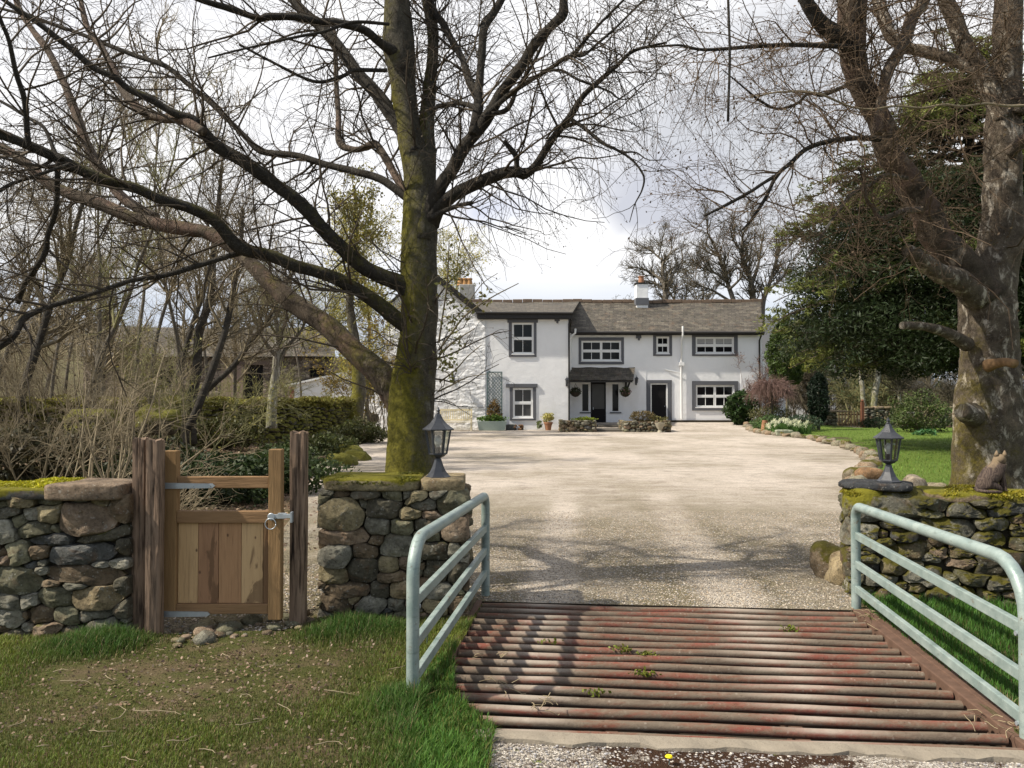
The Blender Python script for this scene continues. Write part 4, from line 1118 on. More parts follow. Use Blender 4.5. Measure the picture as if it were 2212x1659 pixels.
nodes = [((0, 0, .070), .078), ((.05, 0, .118), .076), ((.098, 0, .160), .066), ((.112, 0, .202), .054), ((.116, -.004, .242), .056), ((.122, -.012, .250), .052), ((.136, -.040, .238), .026),
         ((.118, -.028, .140), .022), ((.135, -.032, .070), .014), ((.140, -.033, .014), .013), ((.158, -.040, .008), .010),
         ((.118, .028, .140), .022), ((.137, .028, .070), .014), ((.143, .028, .014), .013), ((.162, .026, .008), .010),
         ((.035, -.048, .058), .042), ((.088, -.055, .040), .022), ((.105, -.060, .012), .012),
         ((.035, .048, .058), .042), ((.088, .052, .040), .022), ((.105, .055, .012), .012),
         ((-.055, 0, .030), .020), ((-.065, -.055, .014), .014), ((-.01, -.098, .012), .013), ((.06, -.098, .011), .012), ((.095, -.088, .010), .008)]
edges = [(0, 1), (1, 2), (2, 3), (3, 4), (4, 5), (5, 6), (2, 7), (7, 8), (8, 9), (9, 10), (2, 11), (11, 12), (12, 13), (13, 14), (0, 15), (15, 16), (16, 17), (0, 18), (18, 19), (19, 20), (0, 21), (21, 22), (22, 23), (23, 24), (24, 25)]
cat = skin_body('cat', nodes, edges, cm.m)
cat.location = cl_; cat.rotation_euler = (0, 0, R(-8)); cat.scale = (1.08,) * 3
tag(cat, 'brown tabby cat sitting upright on top of the mossy wall', 'cat')
for (bx_, by_) in ((.090, -.012), (.146, -.012)):
    mb = MB(); mb.lathe([(.020, 0), (.014, .02), (.002, .044)], (bx_, by_, .272), 8); mb.build('ear', cm.m, cat, smooth=True, world=False)

# ------------------------------------------------------------ the white farmhouse
DL, DR, DRg = 41.0, 44.0, 47.6       # left front, right front, ridge
house = empty('farmhouse', (5.0, 44, 0), 'long white farmhouse with grey window surrounds and a dark slate roof', 'house')
def wall_holes(mb, x0, x1, z0, z1, y, holes, rev=.16, m=0):
    """front wall plane at y with rectangular openings (x0,x1,z0,z1) and reveals going back"""
    xs = sorted({x0, x1, *[h[0] for h in holes], *[h[1] for h in holes]}); zs = sorted({z0, z1, *[h[2] for h in holes], *[h[3] for h in holes]})
    for i in range(len(xs) - 1):
        for j in range(len(zs) - 1):
            cx_, cz_ = (xs[i] + xs[i + 1]) / 2, (zs[j] + zs[j + 1]) / 2
            if any(h[0] < cx_ < h[1] and h[2] < cz_ < h[3] for h in holes): continue
            mb.add([(xs[i], y, zs[j]), (xs[i + 1], y, zs[j]), (xs[i + 1], y, zs[j + 1]), (xs[i], y, zs[j + 1])], [(0, 1, 2, 3)], m)
    for a, b, c, d in holes:
        q = [(a, y, c), (b, y, c), (b, y, d), (a, y, d)]; q2 = [(p[0], y + rev, p[2]) for p in q]
        mb.add(q + q2, [(0, 4, 5, 1), (1, 5, 6, 2), (2, 6, 7, 3), (3, 7, 4, 0)], m)
def H(px0, px1, py0, py1, d): return (X(px0, d), X(px1, d), Z(py1, d), Z(py0, d))
# openings (frame size)
wl = [(1106, 1153, 697, 765), (1108, 1151, 838, 903)]
wr = [(1256, 1342, 736, 780), (1418, 1446, 727, 764), (1503, 1586, 728, 764), (1503, 1586, 832, 880)]
dr2 = (1407, 1440, 831, 913)
# left block (rough gable + smooth face)
xl0, xl1, xl2 = X(832, DL), X(1046, DL), X(1228, DL)
eL = Z(682, DL)
mb = MB(); wall_holes(mb, xl1, xl2, -.15, eL, DL, [H(*q, DL) for q in wl])
mb.add([(xl2, DL, -.15), (xl2, DL + 7, -.15), (xl2, DL + 7, eL), (xl2, DL, eL)], [(0, 1, 2, 3)])
mb.build('wall', M_white, house)
ax, az = X(925, DL), Z(588, DL)
def dens_face(poly, y, step=.22):
    """gable face as a fine relief of whitewashed rubble"""
    xs_ = np.arange(min(p[0] for p in poly), max(p[0] for p in poly) + step, step); zs_ = np.arange(-.15, max(p[1] for p in poly) + step, step)
    V = []; F = []
    nx = len(xs_)
    top = np.interp(xs_, [p[0] for p in poly], [p[1] for p in poly])
    for j, z in enumerate(zs_):
        for i, x in enumerate(xs_): V.append((x, y, min(z, top[i])))
    V = np.array(V); nz = len(zs_)
    g_ = V.copy(); g_[:, 2] *= 1.8
    V[:, 1] += -.03 * np.abs(fnoise(g_, 1.7, 17, 3)) + .015
    for j in range(nz - 1):
        for i in range(nx - 1):
            F.append((j * nx + i, j * nx + i + 1, (j + 1) * nx + i + 1, (j + 1) * nx + i))
    return V, F
V, F = dens_face([(xl0, Z(662, DL)), (ax, az), (xl1 + .02, Z(680, DL))], DL - .06, .09)
mesh_np('gable_wall', V, Fq=F, mat=M_whiter, parent=house)
mb = MB(); mb.prism([(xl0, -.2), (xl1, -.2), (xl1, Z(682, DL)), (ax, az - .05), (xl0, Z(664, DL))], DL + .03, DL + 9); 
mb.build('wall', M_white, house)
# lower side wing at the far left of the gable
V, F = dens_face([(X(775, DL), Z(800, DL)), (xl0 + .1, Z(772, DL))], DL + .05, .09)
mesh_np('gable_wall', V, Fq=F, mat=M_whiter, parent=house)
mb = MB(); mb.box(X(775, DL), xl0, DL + .14, DL + 5, -.1, Z(800, DL)); mb.build('wall', M_white, house)
def roof_plane(name, pts, mat, uvs=None, thick=.07, sag=0.0, nx=24, nz=8):
    """pts: eave-left, eave-right, ridge-right, ridge-left ; UV in metres so slates keep their size"""
    a, b, c, d = [Vector(p) for p in pts]
    V = []; UV = []
    for j in range(nz + 1):
        for i in range(nx + 1):
            s_, t_ = i / nx, j / nz
            p = (a * (1 - s_) + b * s_) * (1 - t_) + (d * (1 - s_) + c * s_) * t_
            p = p + Vector((0, 0, -sag * 4 * s_ * (1 - s_) * (.3 + .7 * t_) + .02 * math.sin(s_ * 17 + t_ * 3)))
            V.append(p); UV.append((s_ * (b - a).length, t_ * (d - a).length))
    nrm = (b - a).cross(d - a).normalized()
    if nrm.z < 0: nrm = -nrm
    n0 = len(V); V2 = V + [p - nrm * thick for p in V]
    F = [(j * (nx + 1) + i, j * (nx + 1) + i + 1, (j + 1) * (nx + 1) + i + 1, (j + 1) * (nx + 1) + i) for j in range(nz) for i in range(nx)]
    F2 = [tuple(n0 + k for k in f[::-1]) for f in F]
    rim = [j * (nx + 1) for j in range(nz, -1, -1)] + list(range(1, nx + 1)) + [j * (nx + 1) + nx for j in range(1, nz + 1)] + [nz * (nx + 1) + i for i in range(nx - 1, -1, -1)]
    rim = rim[:-0] if False else rim
    F3 = [(rim[k], n0 + rim[k], n0 + rim[(k + 1) % len(rim)], rim[(k + 1) % len(rim)]) for k in range(len(rim))]
    me = bpy.data.meshes.new(name); p0 = world_loc(house)
    me.from_pydata([(v.x - p0.x, v.y - p0.y, v.z - p0.z) for v in V2], [], F + F2 + F3); me.update()
    ul = me.uv_layers.new(name='UVMap')
    UVa = UV + UV
    for l in me.loops: ul.data[l.index].uv = UVa[l.vertex_index]
    return link(name, me, mat, house)
rz_ = Z(651, DRg)
eLz = Z(675, DL - .3)
roof_plane('roof', [(X(1033, DL - .25), DL - .3, eLz), (X(1236, DL - .3), DL - .3, eLz), (X(1252, DRg), DRg, rz_), (X(1000, DRg), DRg, rz_)], M_slate, sag=.05)
eRz = Z(717, DR - .3)
roof_plane('roof', [(X(1232, DR - .3), DR - .3, eRz), (X(1650, DR - .3), DR - .3, eRz), (X(1644, DRg), DRg, rz_ + .05), (X(1240, DRg), DRg, rz_ + .01)], M_slate, sag=.10, nx=40)
roof_plane('roof', [(X(1232, DR), DRg + 3.6, eRz), (X(1650, DR), DRg + 3.6, eRz), (X(1644, DRg), DRg, rz_ + .03), (X(1240, DRg), DRg, rz_ - .01)], M_slate)
# steep roof over the gable, ridge runs back
for sgn, xe, ze in ((1, X(1044, DL), Z(682, DL)), (-1, xl0 - .15, Z(666, DL))):
    q = [(xe, DL - .18, ze), (xe, DL + 9, ze), (ax, DL + 9, az + .12), (ax, DL - .18, az + .12)]
    roof_plane('roof', q if sgn < 0 else q, M_slate, thick=.09)
mb = MB(); mb.bar((xl1 + .02, DL - .2, Z(683, DL)), (ax, DL - .2, az + .03), .30, .12, up=(0, -1, 0)); mb.bar((xl0 - .1, DL - .2, Z(668, DL)), (ax, DL - .2, az + .03), .09, .22, up=(0, -1, 0)); mb.build('bargeboard', M_slated, house)
roof_plane('roof', [(X(768, DL), DL - .1, Z(803, DL)), (xl0 + .02, DL - .1, Z(770, DL)), (xl0 + .02, DL + 5, Z(770, DL)), (X(768, DL), DL + 5, Z(803, DL))], M_slate, thick=.06)
# stone ridge tiles
mb = MB()
for i in range(30):
    s_ = i / 30; x = X(1000, DRg) + (X(1646, DRg) - X(1000, DRg)) * s_; x2 = x + (X(1646, DRg) - X(1000, DRg)) / 30 - .02
    zz = rz_ + .05 * s_ - .1 * 4 * max(0, s_ - .38) * (1 - s_) / .75 + .02 * math.sin(i * 1.3)
    mb.prism([(x, zz - .10), (x2, zz - .10), (x2, zz + .10), (x, zz + .10)], DRg - .14, DRg + .14)
mb.build('ridge_tiles', flat('ridge_stone', (.17, .12, .085), .85, .2, var=.5, vs=3, bump=.5), house, bevel=.02)
# right block
xr0, xr1 = X(1218, DR), X(1646, DR); eR = Z(719, DR)
dw = H(1405, 1442, 828, 915, DR); pw = [H(1276, 1309, 826, 920, DR), H(1256, 1273, 828, 890, DR), H(1321, 1338, 828, 890, DR)]
mb = MB(); wall_holes(mb, xr0, xr1, -.1, eR, DR, [H(*q, DR) for q in wr] + [dw] + pw)
mb.prism([(0, 0)] * 3, 0, 0) if False else None
mb.add([(xr1, DR, -.1), (xr1, DRg + 3.6, -.1), (xr1, DRg + 3.6, eR), (xr1, DRg, rz_ - .08), (xr1, DR, eR)], [(0, 1, 2, 3, 4)])
mb.build('wall', M_white, house)
# plinth line of rough stone, smooth quoin panels
mb = MB(); mb.box(X(1450, DR), xr1 + .03, DR - .09, DR - .004, .1, .42); o = mb.build('plinth', MT['wall_core'], house, bevel=.02)
for a, b, c, d in ((1600, 1640, 728, 905), (1345, 1396, 760, 905)):
    mb = MB(); mb.box(X(a, DR), X(b, DR), DR - .014, DR + .01, Z(d, DR), Z(c, DR)); mb.build('render_panel', M_white, house, bevel=.005)
def surround(q, d, lint=None, parent=house):
    """grey painted band round an opening; q = outer, inner"""
    (a, b, c, e), (a2, b2, c2, e2) = q
    y0, y1 = d - .035, d + .01
    mb = MB()
    mb.box(X(a, d), X(a2, d), y0, y1, Z(e, d), Z(c, d)); mb.box(X(b2, d), X(b, d), y0, y1, Z(e, d), Z(c, d))
    mb.box(X(a2, d), X(b2, d), y0, y1, Z(c2, d), Z(c, d)); mb.box(X(a2, d), X(b2, d), y0 - .02, y1, Z(e, d), Z(e2, d))
    if lint: mb.box(X(lint[0], d), X(lint[1], d), y0 - .045, y1, Z(lint[3], d), Z(lint[2], d))
    return mb.build('surround', M_gsur, parent, bevel=.006)
def window(q, d, nx, sur=None, lint=None, casements=1, glass=None, blind=False, sill=True):
    x0, x1, z0, z1 = H(*q, d)
    y = d + .05
    o = None
    f = MB(); fw = .065; cw = (x1 - x0) / casements
    f.box(x0, x1, y, y + .07, z0, z0 + .07); f.box(x0, x1, y, y + .07, z1 - fw, z1)
    for k in range(casements + 1):
        xx = x0 + cw * k; a = max(x0, xx - fw / 2 if 0 < k < casements else (xx if k == 0 else xx - fw)); b = min(x1, a + fw)
        f.box(a, b, y + .003, y + .067, z0 + .07, z1 - fw)
    zm = (z0 + z1) / 2
    for k in range(casements):
        a, b = x0 + cw * k, x0 + cw * (k + 1)
        ia, ib = a + (fw if k == 0 else fw / 2), b - (fw if k == casements - 1 else fw / 2)
        f.box(ia, ib, y - .012, y + .06, zm - .045, zm + .045)
        for zA, zB in ((z0 + .07, zm - .045), (zm + .045, z1 - fw)):
            f.box(ia, ib, y - .008, y + .05, zA, zA + .035); f.box(ia, ib, y - .008, y + .05, zB - .035, zB)
            f.box(ia, ia + .035, y - .006, y + .05, zA + .035, zB - .035); f.box(ib - .035, ib, y - .006, y + .05, zA + .035, zB - .035)
            for m_ in range(1, nx): 
                xc = ia + (ib - ia) * m_ / nx; f.box(xc - .014, xc + .014, y + .002, y + .045, zA + .035, zB - .035)
    wdw = f.build('window', M_wfr, house, bevel=.004)
    g = MB(); g.box(x0 + .03, x1 - .03, y + .035, y + .045, z0 + .03, z1 - .03); g.build('glass', glass or M_win, wdw)
    if blind:
        g = MB(); g.box(x0 + .09, x1 - .09, y + .025, y + .032, zm + .1, z1 - .1); g.build('blind', flat('blind', (.35, .35, .35), .8, .1), wdw)
    if sill:
        g = MB(); g.box(x0 - .03, x1 + .03, d - .06, d + .06, z0 - .035, z0 + .01); g.build('sill', M_wfr, wdw, bevel=.005)
    if sur: surround((sur, (q[0], q[1], q[2], q[3] + 1)), d, lint)
    return wdw
window(wl[0], DL, 2, (1099, 1159, 692, 771), (1096, 1162, 686, 697))
window(wl[1], DL, 2, (1101, 1158, 836, 908), (1093, 1161, 829, 837), glass=M_win2)
window(wr[0], DR, 2, (1250, 1348, 729, 787), casements=2); window(wr[1], DR, 2, (1411, 1452, 721, 769))
window(wr[2], DR, 2, (1495, 1594, 721, 769), casements=2, blind=True); window(wr[3], DR, 2, (1495, 1594, 823, 887), casements=2)
# back door
mb = MB(); x0, x1, z0, z1 = dw; mb.box(x0, x0 + .07, DR + .02, DR + .1, z0, z1); mb.box(x1 - .07, x1, DR + .02, DR + .1, z0, z1); mb.box(x0 + .07, x1 - .07, DR + .02, DR + .1, z1 - .07, z1); mb.build('door_frame', M_wfr, house)
mb = MB(); mb.box(x0 + .07, x1 - .07, DR + .06, DR + .11, z0, z1 - .07)
for i in range(2):
    for j in range(3): mb.box(x0 + .14 + i * .36, x0 + .42 + i * .36, DR + .052, DR + .062, z0 + .15 + j * .62, z0 + .65 + j * .62)
dd = mb.build('door', M_black, house, bevel=.004)
mb = MB(); mb.lathe([(.02, 0), (.03, .02), (.02, .04)], (x1 - .16, DR + .03, z0 + .95), 10); mb.build('door_knob', M_galvs, dd)
mb = MB(); a, b = X(1396, DR), X(1451, DR)
mb.box(a, x0, DR - .035, DR + .01, .25, z1); mb.box(x1, b, DR - .035, DR + .01, .25, z1); mb.box(a, b, DR - .038, DR + .012, z1, Z(821, DR)); mb.build('surround', M_gsur, house, bevel=.006)
# front door under the porch
x0, x1, z0, z1 = pw[0]
mb = MB(); mb.box(x0, x0 + .08, DR + .03, DR + .1, z0, z1); mb.box(x1 - .08, x1, DR + .03, DR + .1, z0, z1); mb.box(x0 + .08, x1 - .08, DR + .03, DR + .1, z1 - .1, z1); mb.box(x0 + .08, x1 - .08, DR + .04, DR + .1, z0, z0 + .95)
dd = mb.build('door', M_black, house, bevel=.004)
mb = MB(); mb.box(x0 + .08, x1 - .08, DR + .06, DR + .07, z0 + .95, z1 - .1); mb.build('glass', M_win2, dd)
mb = MB(); mb.box(x0 + .13, x0 + .16, DR + .0, DR + .03, z0 + .9, z0 + 1.05); mb.build('door_handle', M_galvs, dd)
for q in pw[1:]:
    a, b, c, d = q
    mb = MB(); mb.box(a, a + .05, DR + .03, DR + .09, c, d); mb.box(b - .05, b, DR + .03, DR + .09, c, d); mb.box(a + .05, b - .05, DR + .03, DR + .09, c, c + .05); mb.box(a + .05, b - .05, DR + .03, DR + .09, d - .05, d)
    wd_ = mb.build('side_window', M_wfr, house)
    mb = MB(); mb.box(a + .04, b - .04, DR + .06, DR + .07, c + .04, d - .04); mb.build('glass', M_win, wd_)
    mb = MB(); mb.box(a - .1, b + .1, DR - .07, DR + .03, c - .07, c); mb.build('sill', M_gsur, wd_)
# porch canopy
pz0, pz1 = Z(820, DR - 1.1), Z(793, DR)
roof_plane('porch_roof', [(X(1226, DR - 1.1), DR - 1.15, Z(821, DR - 1.15)), (X(1368, DR - 1.1), DR - 1.15, Z(821, DR - 1.15)), (X(1372, DR), DR + .02, Z(793, DR)), (X(1235, DR), DR + .02, Z(793, DR))], M_slated, thick=.06, nx=16, nz=5)
mb = MB(); z_ = Z(824, DR - 1.1)
mb.box(X(1227, DR - 1.1), X(1366, DR - 1.1), DR - 1.12, DR - 1.04, z_ - .05, z_ + .06)
mb.box(X(1362, DR - 1.1), X(1366, DR - 1.1), DR - 1.04, DR, z_ - .04, z_ + .05)
mb.build('porch_beam', M_fascia, house)
mb = MB(); mb.bar((X(1352, DR), DR - .04, Z(848, DR)), (X(1356, DR), DR - .8, z_), .08, .08); mb.box(X(1350, DR), X(1354, DR), DR - .08, DR, Z(852, DR), Z(824, DR)); mb.build('porch_bracket', M_fascia, house)
mb = MB(); mb.box(X(1228, DR - 1.1), X(1231, DR - 1.1), DR - 1.1, DR - 1.02, 0, z_); mb.build('porch_post', M_fascia, house)
# fascias, gutters, pipes
mb = MB(); mb.box(X(1030, DL - .3), X(1237, DL - .3), DL - .34, DL - .24, Z(688, DL - .3), Z(674, DL - .3) - .02); mb.box(X(1237, DL - .3) - .1, X(1237, DL - .3), DL - .24, DL + 2.8, Z(688, DL - .3) , Z(676, DL - .3)); mb.box(X(1032, DL - .2), xl2 + .02, DL - .24, DL + .05, Z(688, DL - .3) - .02, Z(686, DL - .3)); mb.build('fascia', M_fascia, house)
mb = MB(); mb.tube([(X(1028, DL - .4), DL - .4, Z(676, DL - .3)), (X(1238, DL - .4), DL - .4, Z(677, DL - .3))], .06, 8); mb.build('gutter', M_fascia, house, smooth=40)
mb = MB(); mb.tube([(X(1234, DR - .38), DR - .38, Z(718, DR - .3) - .02), (X(1652, DR - .38), DR - .38, Z(718, DR - .3) - .02)], .07, 8); mb.box(X(1236, DR), X(1648, DR), DR - .3, DR - .22, Z(724, DR - .25), Z(718, DR - .25)); mb.build('gutter', M_fascia, house, smooth=40)
def pipe(nm, pts, r_, mat): mb = MB(); mb.tube(pts, r_, 10); return mb.build(nm, mat, house, smooth=50)
pipe('downpipe', [(X(1641, DR), DR - .36, Z(721, DR)), (X(1641, DR), DR - .3, Z(727, DR)), (X(1640, DR), DR - .08, Z(736, DR)), (X(1640, DR), DR - .08, .3)], .045, M_fascia)
pipe('downpipe', [(X(1233, DL), DL - .05, Z(690, DL)), (X(1229, DL), DL - .05, Z(700, DL)), (X(1229, DL), DL - .05, .0)], .045, M_fascia)
pipe('drainpipe', [(X(1242, DR), DR - .45, Z(712, DR)), (X(1241, DR), DR - .5, Z(721, DR)), (X(1233, DR), DR - .3, Z(728, DR)), (X(1232, DR), DR - .2, Z(740, DR)), (X(1232, DR), DR - .2, Z(800, DR))], .06, M_wfr)
pipe('drainpipe', [(X(1472, DR), DR - .42, Z(706, DR)), (X(1472, DR), DR - .42, Z(726, DR)), (X(1471, DR), DR - .12, Z(736, DR)), (X(1471, DR), DR - .12, Z(905, DR))], .055, M_wfr)
pipe('drainpipe', [(X(1471, DR), DR - .1, Z(806, DR)), (X(1440, DR), DR - .05, Z(799, DR)), (X(1436, DR), DR - .04, Z(797, DR))], .02, M_wfr)
mb = MB(); mb.box(X(1466, DR), X(1477, DR), DR - .2, DR - .0, Z(790, DR), Z(782, DR)); mb.build('pipe_bracket', M_wfr, house)
pipe('cable', [(X(1060, DL), DL - .25, Z(672, DL)), (X(1075, DL), DL - .1, Z(686, DL)), (X(1092, DL), DL - .08, Z(688, DL)), (X(1120, DL), DL - .09, Z(686, DL)), (X(1160, DL), DL - .08, Z(689, DL))], .012, M_wfr)
for px, py, d in ((1203, 690, DL), (1379, 727, DR)):
    mb = MB(); mb.box(X(px - 5, d), X(px + 6, d), d - .12, d, Z(py + 4, d), Z(py - 4, d)); mb.lathe([(.03, -.12), (.06, -.08), (.06, -.03), (.03, 0)], (X(px + 1, d), d - .12, Z(py + 4, d)), 10); mb.build('security_light', M_gsur, house)
def wall_lamp(px, py, d, s_=1.0, flip=1):
    x, z = X(px, d), Z(py, d); mb = MB()
    mb.box(x - .05, x + .05, d - .03, d, z - .15, z + .15)
    mb.tube([(x, d - .02, z - .1), (x, d - .2, z - .14), (x, d - .24, z - .02)], .02, 6)
    mb.lathe([(.05, -.02), (.085, .2), (.12, .2), (.06, .29), (.015, .33), (.01, .4)], (x, d - .24, z - .02), 6); mb.build('wall_lamp', M_lampb, house)
wall_lamp(980, 822, DL - .08); wall_lamp(1374, 826, DR); wall_lamp(1224, 828, DL)
# chimneys
mb = MB(); cx0, cx1 = X(1371, DRg), X(1396, DRg); mb.box(cx0, cx1, DRg - .75, DRg - .1, Z(660, DRg) - .5, Z(617, DRg)); ch = mb.build('chimney', M_white, house, bevel=.02)
mb = MB(); mb.box(cx0 - .05, cx1 + .05, DRg - .8, DRg - .05, Z(617, DRg), Z(614, DRg)); mb.build('chimney_cap', M_slated, ch)
mb = MB(); mb.box(cx0 - .04, cx1 + .04, DRg - .80, DRg - .06, Z(662, DRg), Z(647, DRg)); mb.build('lead_flashing', M_gsur, ch)
mb = MB(); mb.lathe([(.18, 0), (.16, .25), (.15, .36), (.19, .38), (.19, .42), (.16, .43)], ((cx0 + cx1) / 2, DRg - .4, Z(614, DRg)), 14); mb.build('chimney_pot', M_terra, ch, smooth=40)
DC = 48.5
mb = MB(); mb.box(X(992, DC), X(1024, DC), DC, DC + 1.0, Z(670, DC), Z(614, DC)); ch = mb.build('chimney', flat('chimney_stone', (.33, .32, .29), .9, .2, var=.5, vs=5, bump=1), house, bevel=.03)
for k in range(3):
    mb = MB(); mb.lathe([(.20, 0), (.17, .2), (.15, .34), (.19, .36), (.18, .44)], (X(993 + k * 10, DC), DC + .5, Z(614, DC)), 12); mb.build('chimney_pot', flat('pot_buff', (.40, .22, .09), .8, .2), ch, smooth=40)
# rear extension seen past the right end
mb = MB(); mb.prism([(X(1646, 47), -.1), (X(1700, 47), -.1), (X(1700, 47), Z(800, 47)), (X(1648, 47), Z(762, 47))], 47, 50.5); mb.build('extension_wall', M_white, house)

# trellis on the wall
tr = empty('trellis', (X(1068, DL), DL - .05, .7), 'tall dark green diamond trellis fixed to the white wall', 'trellis')
x0, x1, z0, z1 = H(1052, 1085, 803, 905, DL)
mb = MB(); y0, y1 = DL - .08, DL - .05
mb.box(x0, x0 + .05, y0, y1, z0, z1); mb.box(x1 - .05, x1, y0, y1, z0, z1); mb.box(x0 + .05, x1 - .05, y0, y1, z1 - .05, z1); mb.box(x0 + .05, x1 - .05, y0, y1, z0, z0 + .05); mb.build('frame', M_trellis, tr)
mb = MB(); L_ = x1 - x0 - .1
for k in range(-4, 16):
    za = z0 + .05 + k * .19
    for s_, dy in ((1, 0), (-1, .012)):
        a = Vector((x0 + .05, y0 + .01 + dy, za)); b = Vector((x1 - .05, y0 + .01 + dy, za + L_ * 1.15))
        if s_ < 0: a.x, b.x = x1 - .05, x0 + .05
        # clip to the frame
        lo, hi = z0 + .05, z1 - .05
        if b.z <= lo or a.z >= hi: continue
        if a.z < lo: a = a + (b - a) * ((lo - a.z) / (b.z - a.z))
        if b.z > hi: b = a + (b - a) * ((hi - a.z) / (b.z - a.z))
        mb.bar(a, b, .022, .010, up=(0, 1, 0))
mb.build('lattice', M_trellis, tr)

# ------------------------------------------------------------ garden things by the house
def bush(name, c, r, n, colr, size, label, cat, ntw=0, group=None, shell=.5, flat_=None, aspect=1.6, colvar=.35, lump=.18, stem=True, twm=None, drp=0.0, parent_loc=None):
    """leafy shrub: leaves spread through an uneven crown + woody stems"""
    c = np.array(c, float); r = np.array(r, float)
    e = empty(name, (c[0], c[1], max(c[2] - r[2], 0)), label, cat, group)
    q = rng.normal(size=(n, 3)); q /= np.linalg.norm(q, axis=1, keepdims=True)
    rad = shell + (1 - shell) * rng.random(n) ** .6
    lm = 1 + lump * fnoise(q * 1.0 + c, 1.6, 5, 3) * 1.3
    p = q * (rad * lm)[:, None] * r + c
    dens = fnoise(p, 2.2 / max(r.mean(), .2), 3, 2)
    k = (dens > -.55) & (p[:, 2] > hfun(p[:, 0], p[:, 1]) + .01)
    p = p[k]; cl__ = np.tile(np.array(colr), (len(p), 1)) * (1 + .3 * fnoise(p, 1.5 / max(r.mean(), .2), 9))[:, None]
    leafcards(p, size, M_leaf, 'leaves', e, aspect=aspect, flat=flat_, col=np.clip(cl__, .004, 1), colvar=colvar, droop=drp)
    if stem:
        m_ = max(ntw, 10); Pn = np.zeros((m_, 6, 3)); b = np.array([c[0], c[1], float(hfun(c[0], c[1])) - .05])
        for i in range(m_):
            a = rng.normal(size=3); a /= np.linalg.norm(a); tip = c + a * r * .9; tip[2] = max(tip[2], b[2] + .1)
            for s_ in range(6):
                t_ = s_ / 5; Pn[i, s_] = b * (1 - t_) + tip * t_ + np.array([0, 0, .25 * r[2] * math.sin(t_ * 3.1)]) + rng.normal(size=3) * .03 * r
        Rn = np.linspace(1, .35, 6)[None, :] * np.full((m_, 1), .018 * r.max() + .003)
        V, Q = tubes(Pn, Rn, 4); mesh_np('stems', V, Fq=Q, mat=twm or M_twig_b, parent=e)
    return e
def pot(name, c, prof, label, mat=None, cat='plant pot', n=20, group=None):
    mb = MB(); mb.lathe(prof, c, n); o = mb.build(name, mat or M_terra, smooth=40)
    return tag(o, label, cat, group)
# bench
bc = Vector((X(985, DL - .7), DL - .6, 0)); bw = X(1020, DL - .7) - X(950, DL - .7)
bench = empty('garden_bench', bc, 'cream painted slatted bench against the rough white gable wall', 'bench')
mb = MB()
for k in range(4): mb.box(bc.x - bw / 2 + .03, bc.x + bw / 2 - .03, bc.y - .5 + k * .12, bc.y - .41 + k * .12, .42, .445)
mb.build('seat', M_cream, bench)
mb = MB(); mb.box(bc.x - bw / 2, bc.x + bw / 2, bc.y - .02, bc.y + .03, 1.0, 1.1); mb.box(bc.x - bw / 2, bc.x + bw / 2, bc.y - .02, bc.y + .03, .5, .56)
for k in range(17): xk = bc.x - bw / 2 + .06 + k * (bw - .12) / 16; mb.box(xk - .022, xk + .022, bc.y - .01, bc.y + .015, .56, 1.0)
mb.build('backrest', M_cream, bench)
for sx_ in (-1, 1):
    for yy in (-.48, 0):
        mb = MB(); xx = bc.x + sx_ * (bw / 2 - .035); mb.box(xx - .035, xx + .035, bc.y + yy - .03, bc.y + yy + .03, 0, .64 if yy else 1.0); mb.build('leg', M_cream, bench)
    mb = MB(); xx = bc.x + sx_ * (bw / 2 - .035); mb.box(xx - .04, xx + .04, bc.y - .54, bc.y - .03, .64, .68); mb.build('armrest', M_cream, bench)
# trough planter with plants
d_ = DL - .8
x0, x1 = X(1031, d_), X(1095, d_)
tr_ = MB(); a, b = x0, x1; tr_.add([(a + .1, d_ - .2, 0), (b - .1, d_ - .2, 0), (b - .1, d_ + .2, 0), (a + .1, d_ + .2, 0), (a, d_ - .25, .48), (b, d_ - .25, .48), (b, d_ + .25, .48), (a, d_ + .25, .48), (a + .03, d_ - .22, .47), (b - .03, d_ - .22, .47), (b - .03, d_ + .22, .47), (a + .03, d_ + .22, .47)],
    [(3, 2, 1, 0), (0, 1, 5, 4), (1, 2, 6, 5), (2, 3, 7, 6), (3, 0, 4, 7), (4, 5, 9, 8), (5, 6, 10, 9), (6, 7, 11, 10), (7, 4, 8, 11), (8, 9, 10, 11)])
tag(tr_.build('trough_planter', M_trough, bevel=.01), 'long grey green metal trough in front of the trellis', 'planter')
bush('trough_plants', ((x0 + x1) / 2, d_, .58), ((x1 - x0) / 2, .25, .22), 900, (.10, .17, .03), .07, 'low green plants with yellow flowers filling the long trough', 'plant', stem=False, shell=.2)
bush('trellis_shrub', (X(1068, DL - .35), DL - .4, .95), (.36, .22, .62), 900, (.20, .13, .045), .07, 'rusty gold leaved shrub at the foot of the trellis', 'shrub', ntw=20)
gx_ = X(1184, DL - .5)
pot('terracotta_pot', (gx_, DL - .6, 0), [(.14, 0), (.17, .2), (.21, .34), (.24, .35), (.24, .42), (.21, .42), (.2, .38)], 'round terracotta pot standing before the smooth white wall')
bush('potted_shrub', (gx_, DL - .6, .66), (.33, .3, .26), 700, (.42, .38, .12), .06, 'pale yellow leaved shrub in the terracotta pot', 'shrub', ntw=16, shell=.2)
o = rock('slate_slab', (X(1103, DL - .5), DL - .5, .14), (.5, .12, .34), PAL['sl'], M_stone_capp, None, e=.3, seed=3, label='grey slate slab leaning between the trough and the window', cat='slab')
lg = []
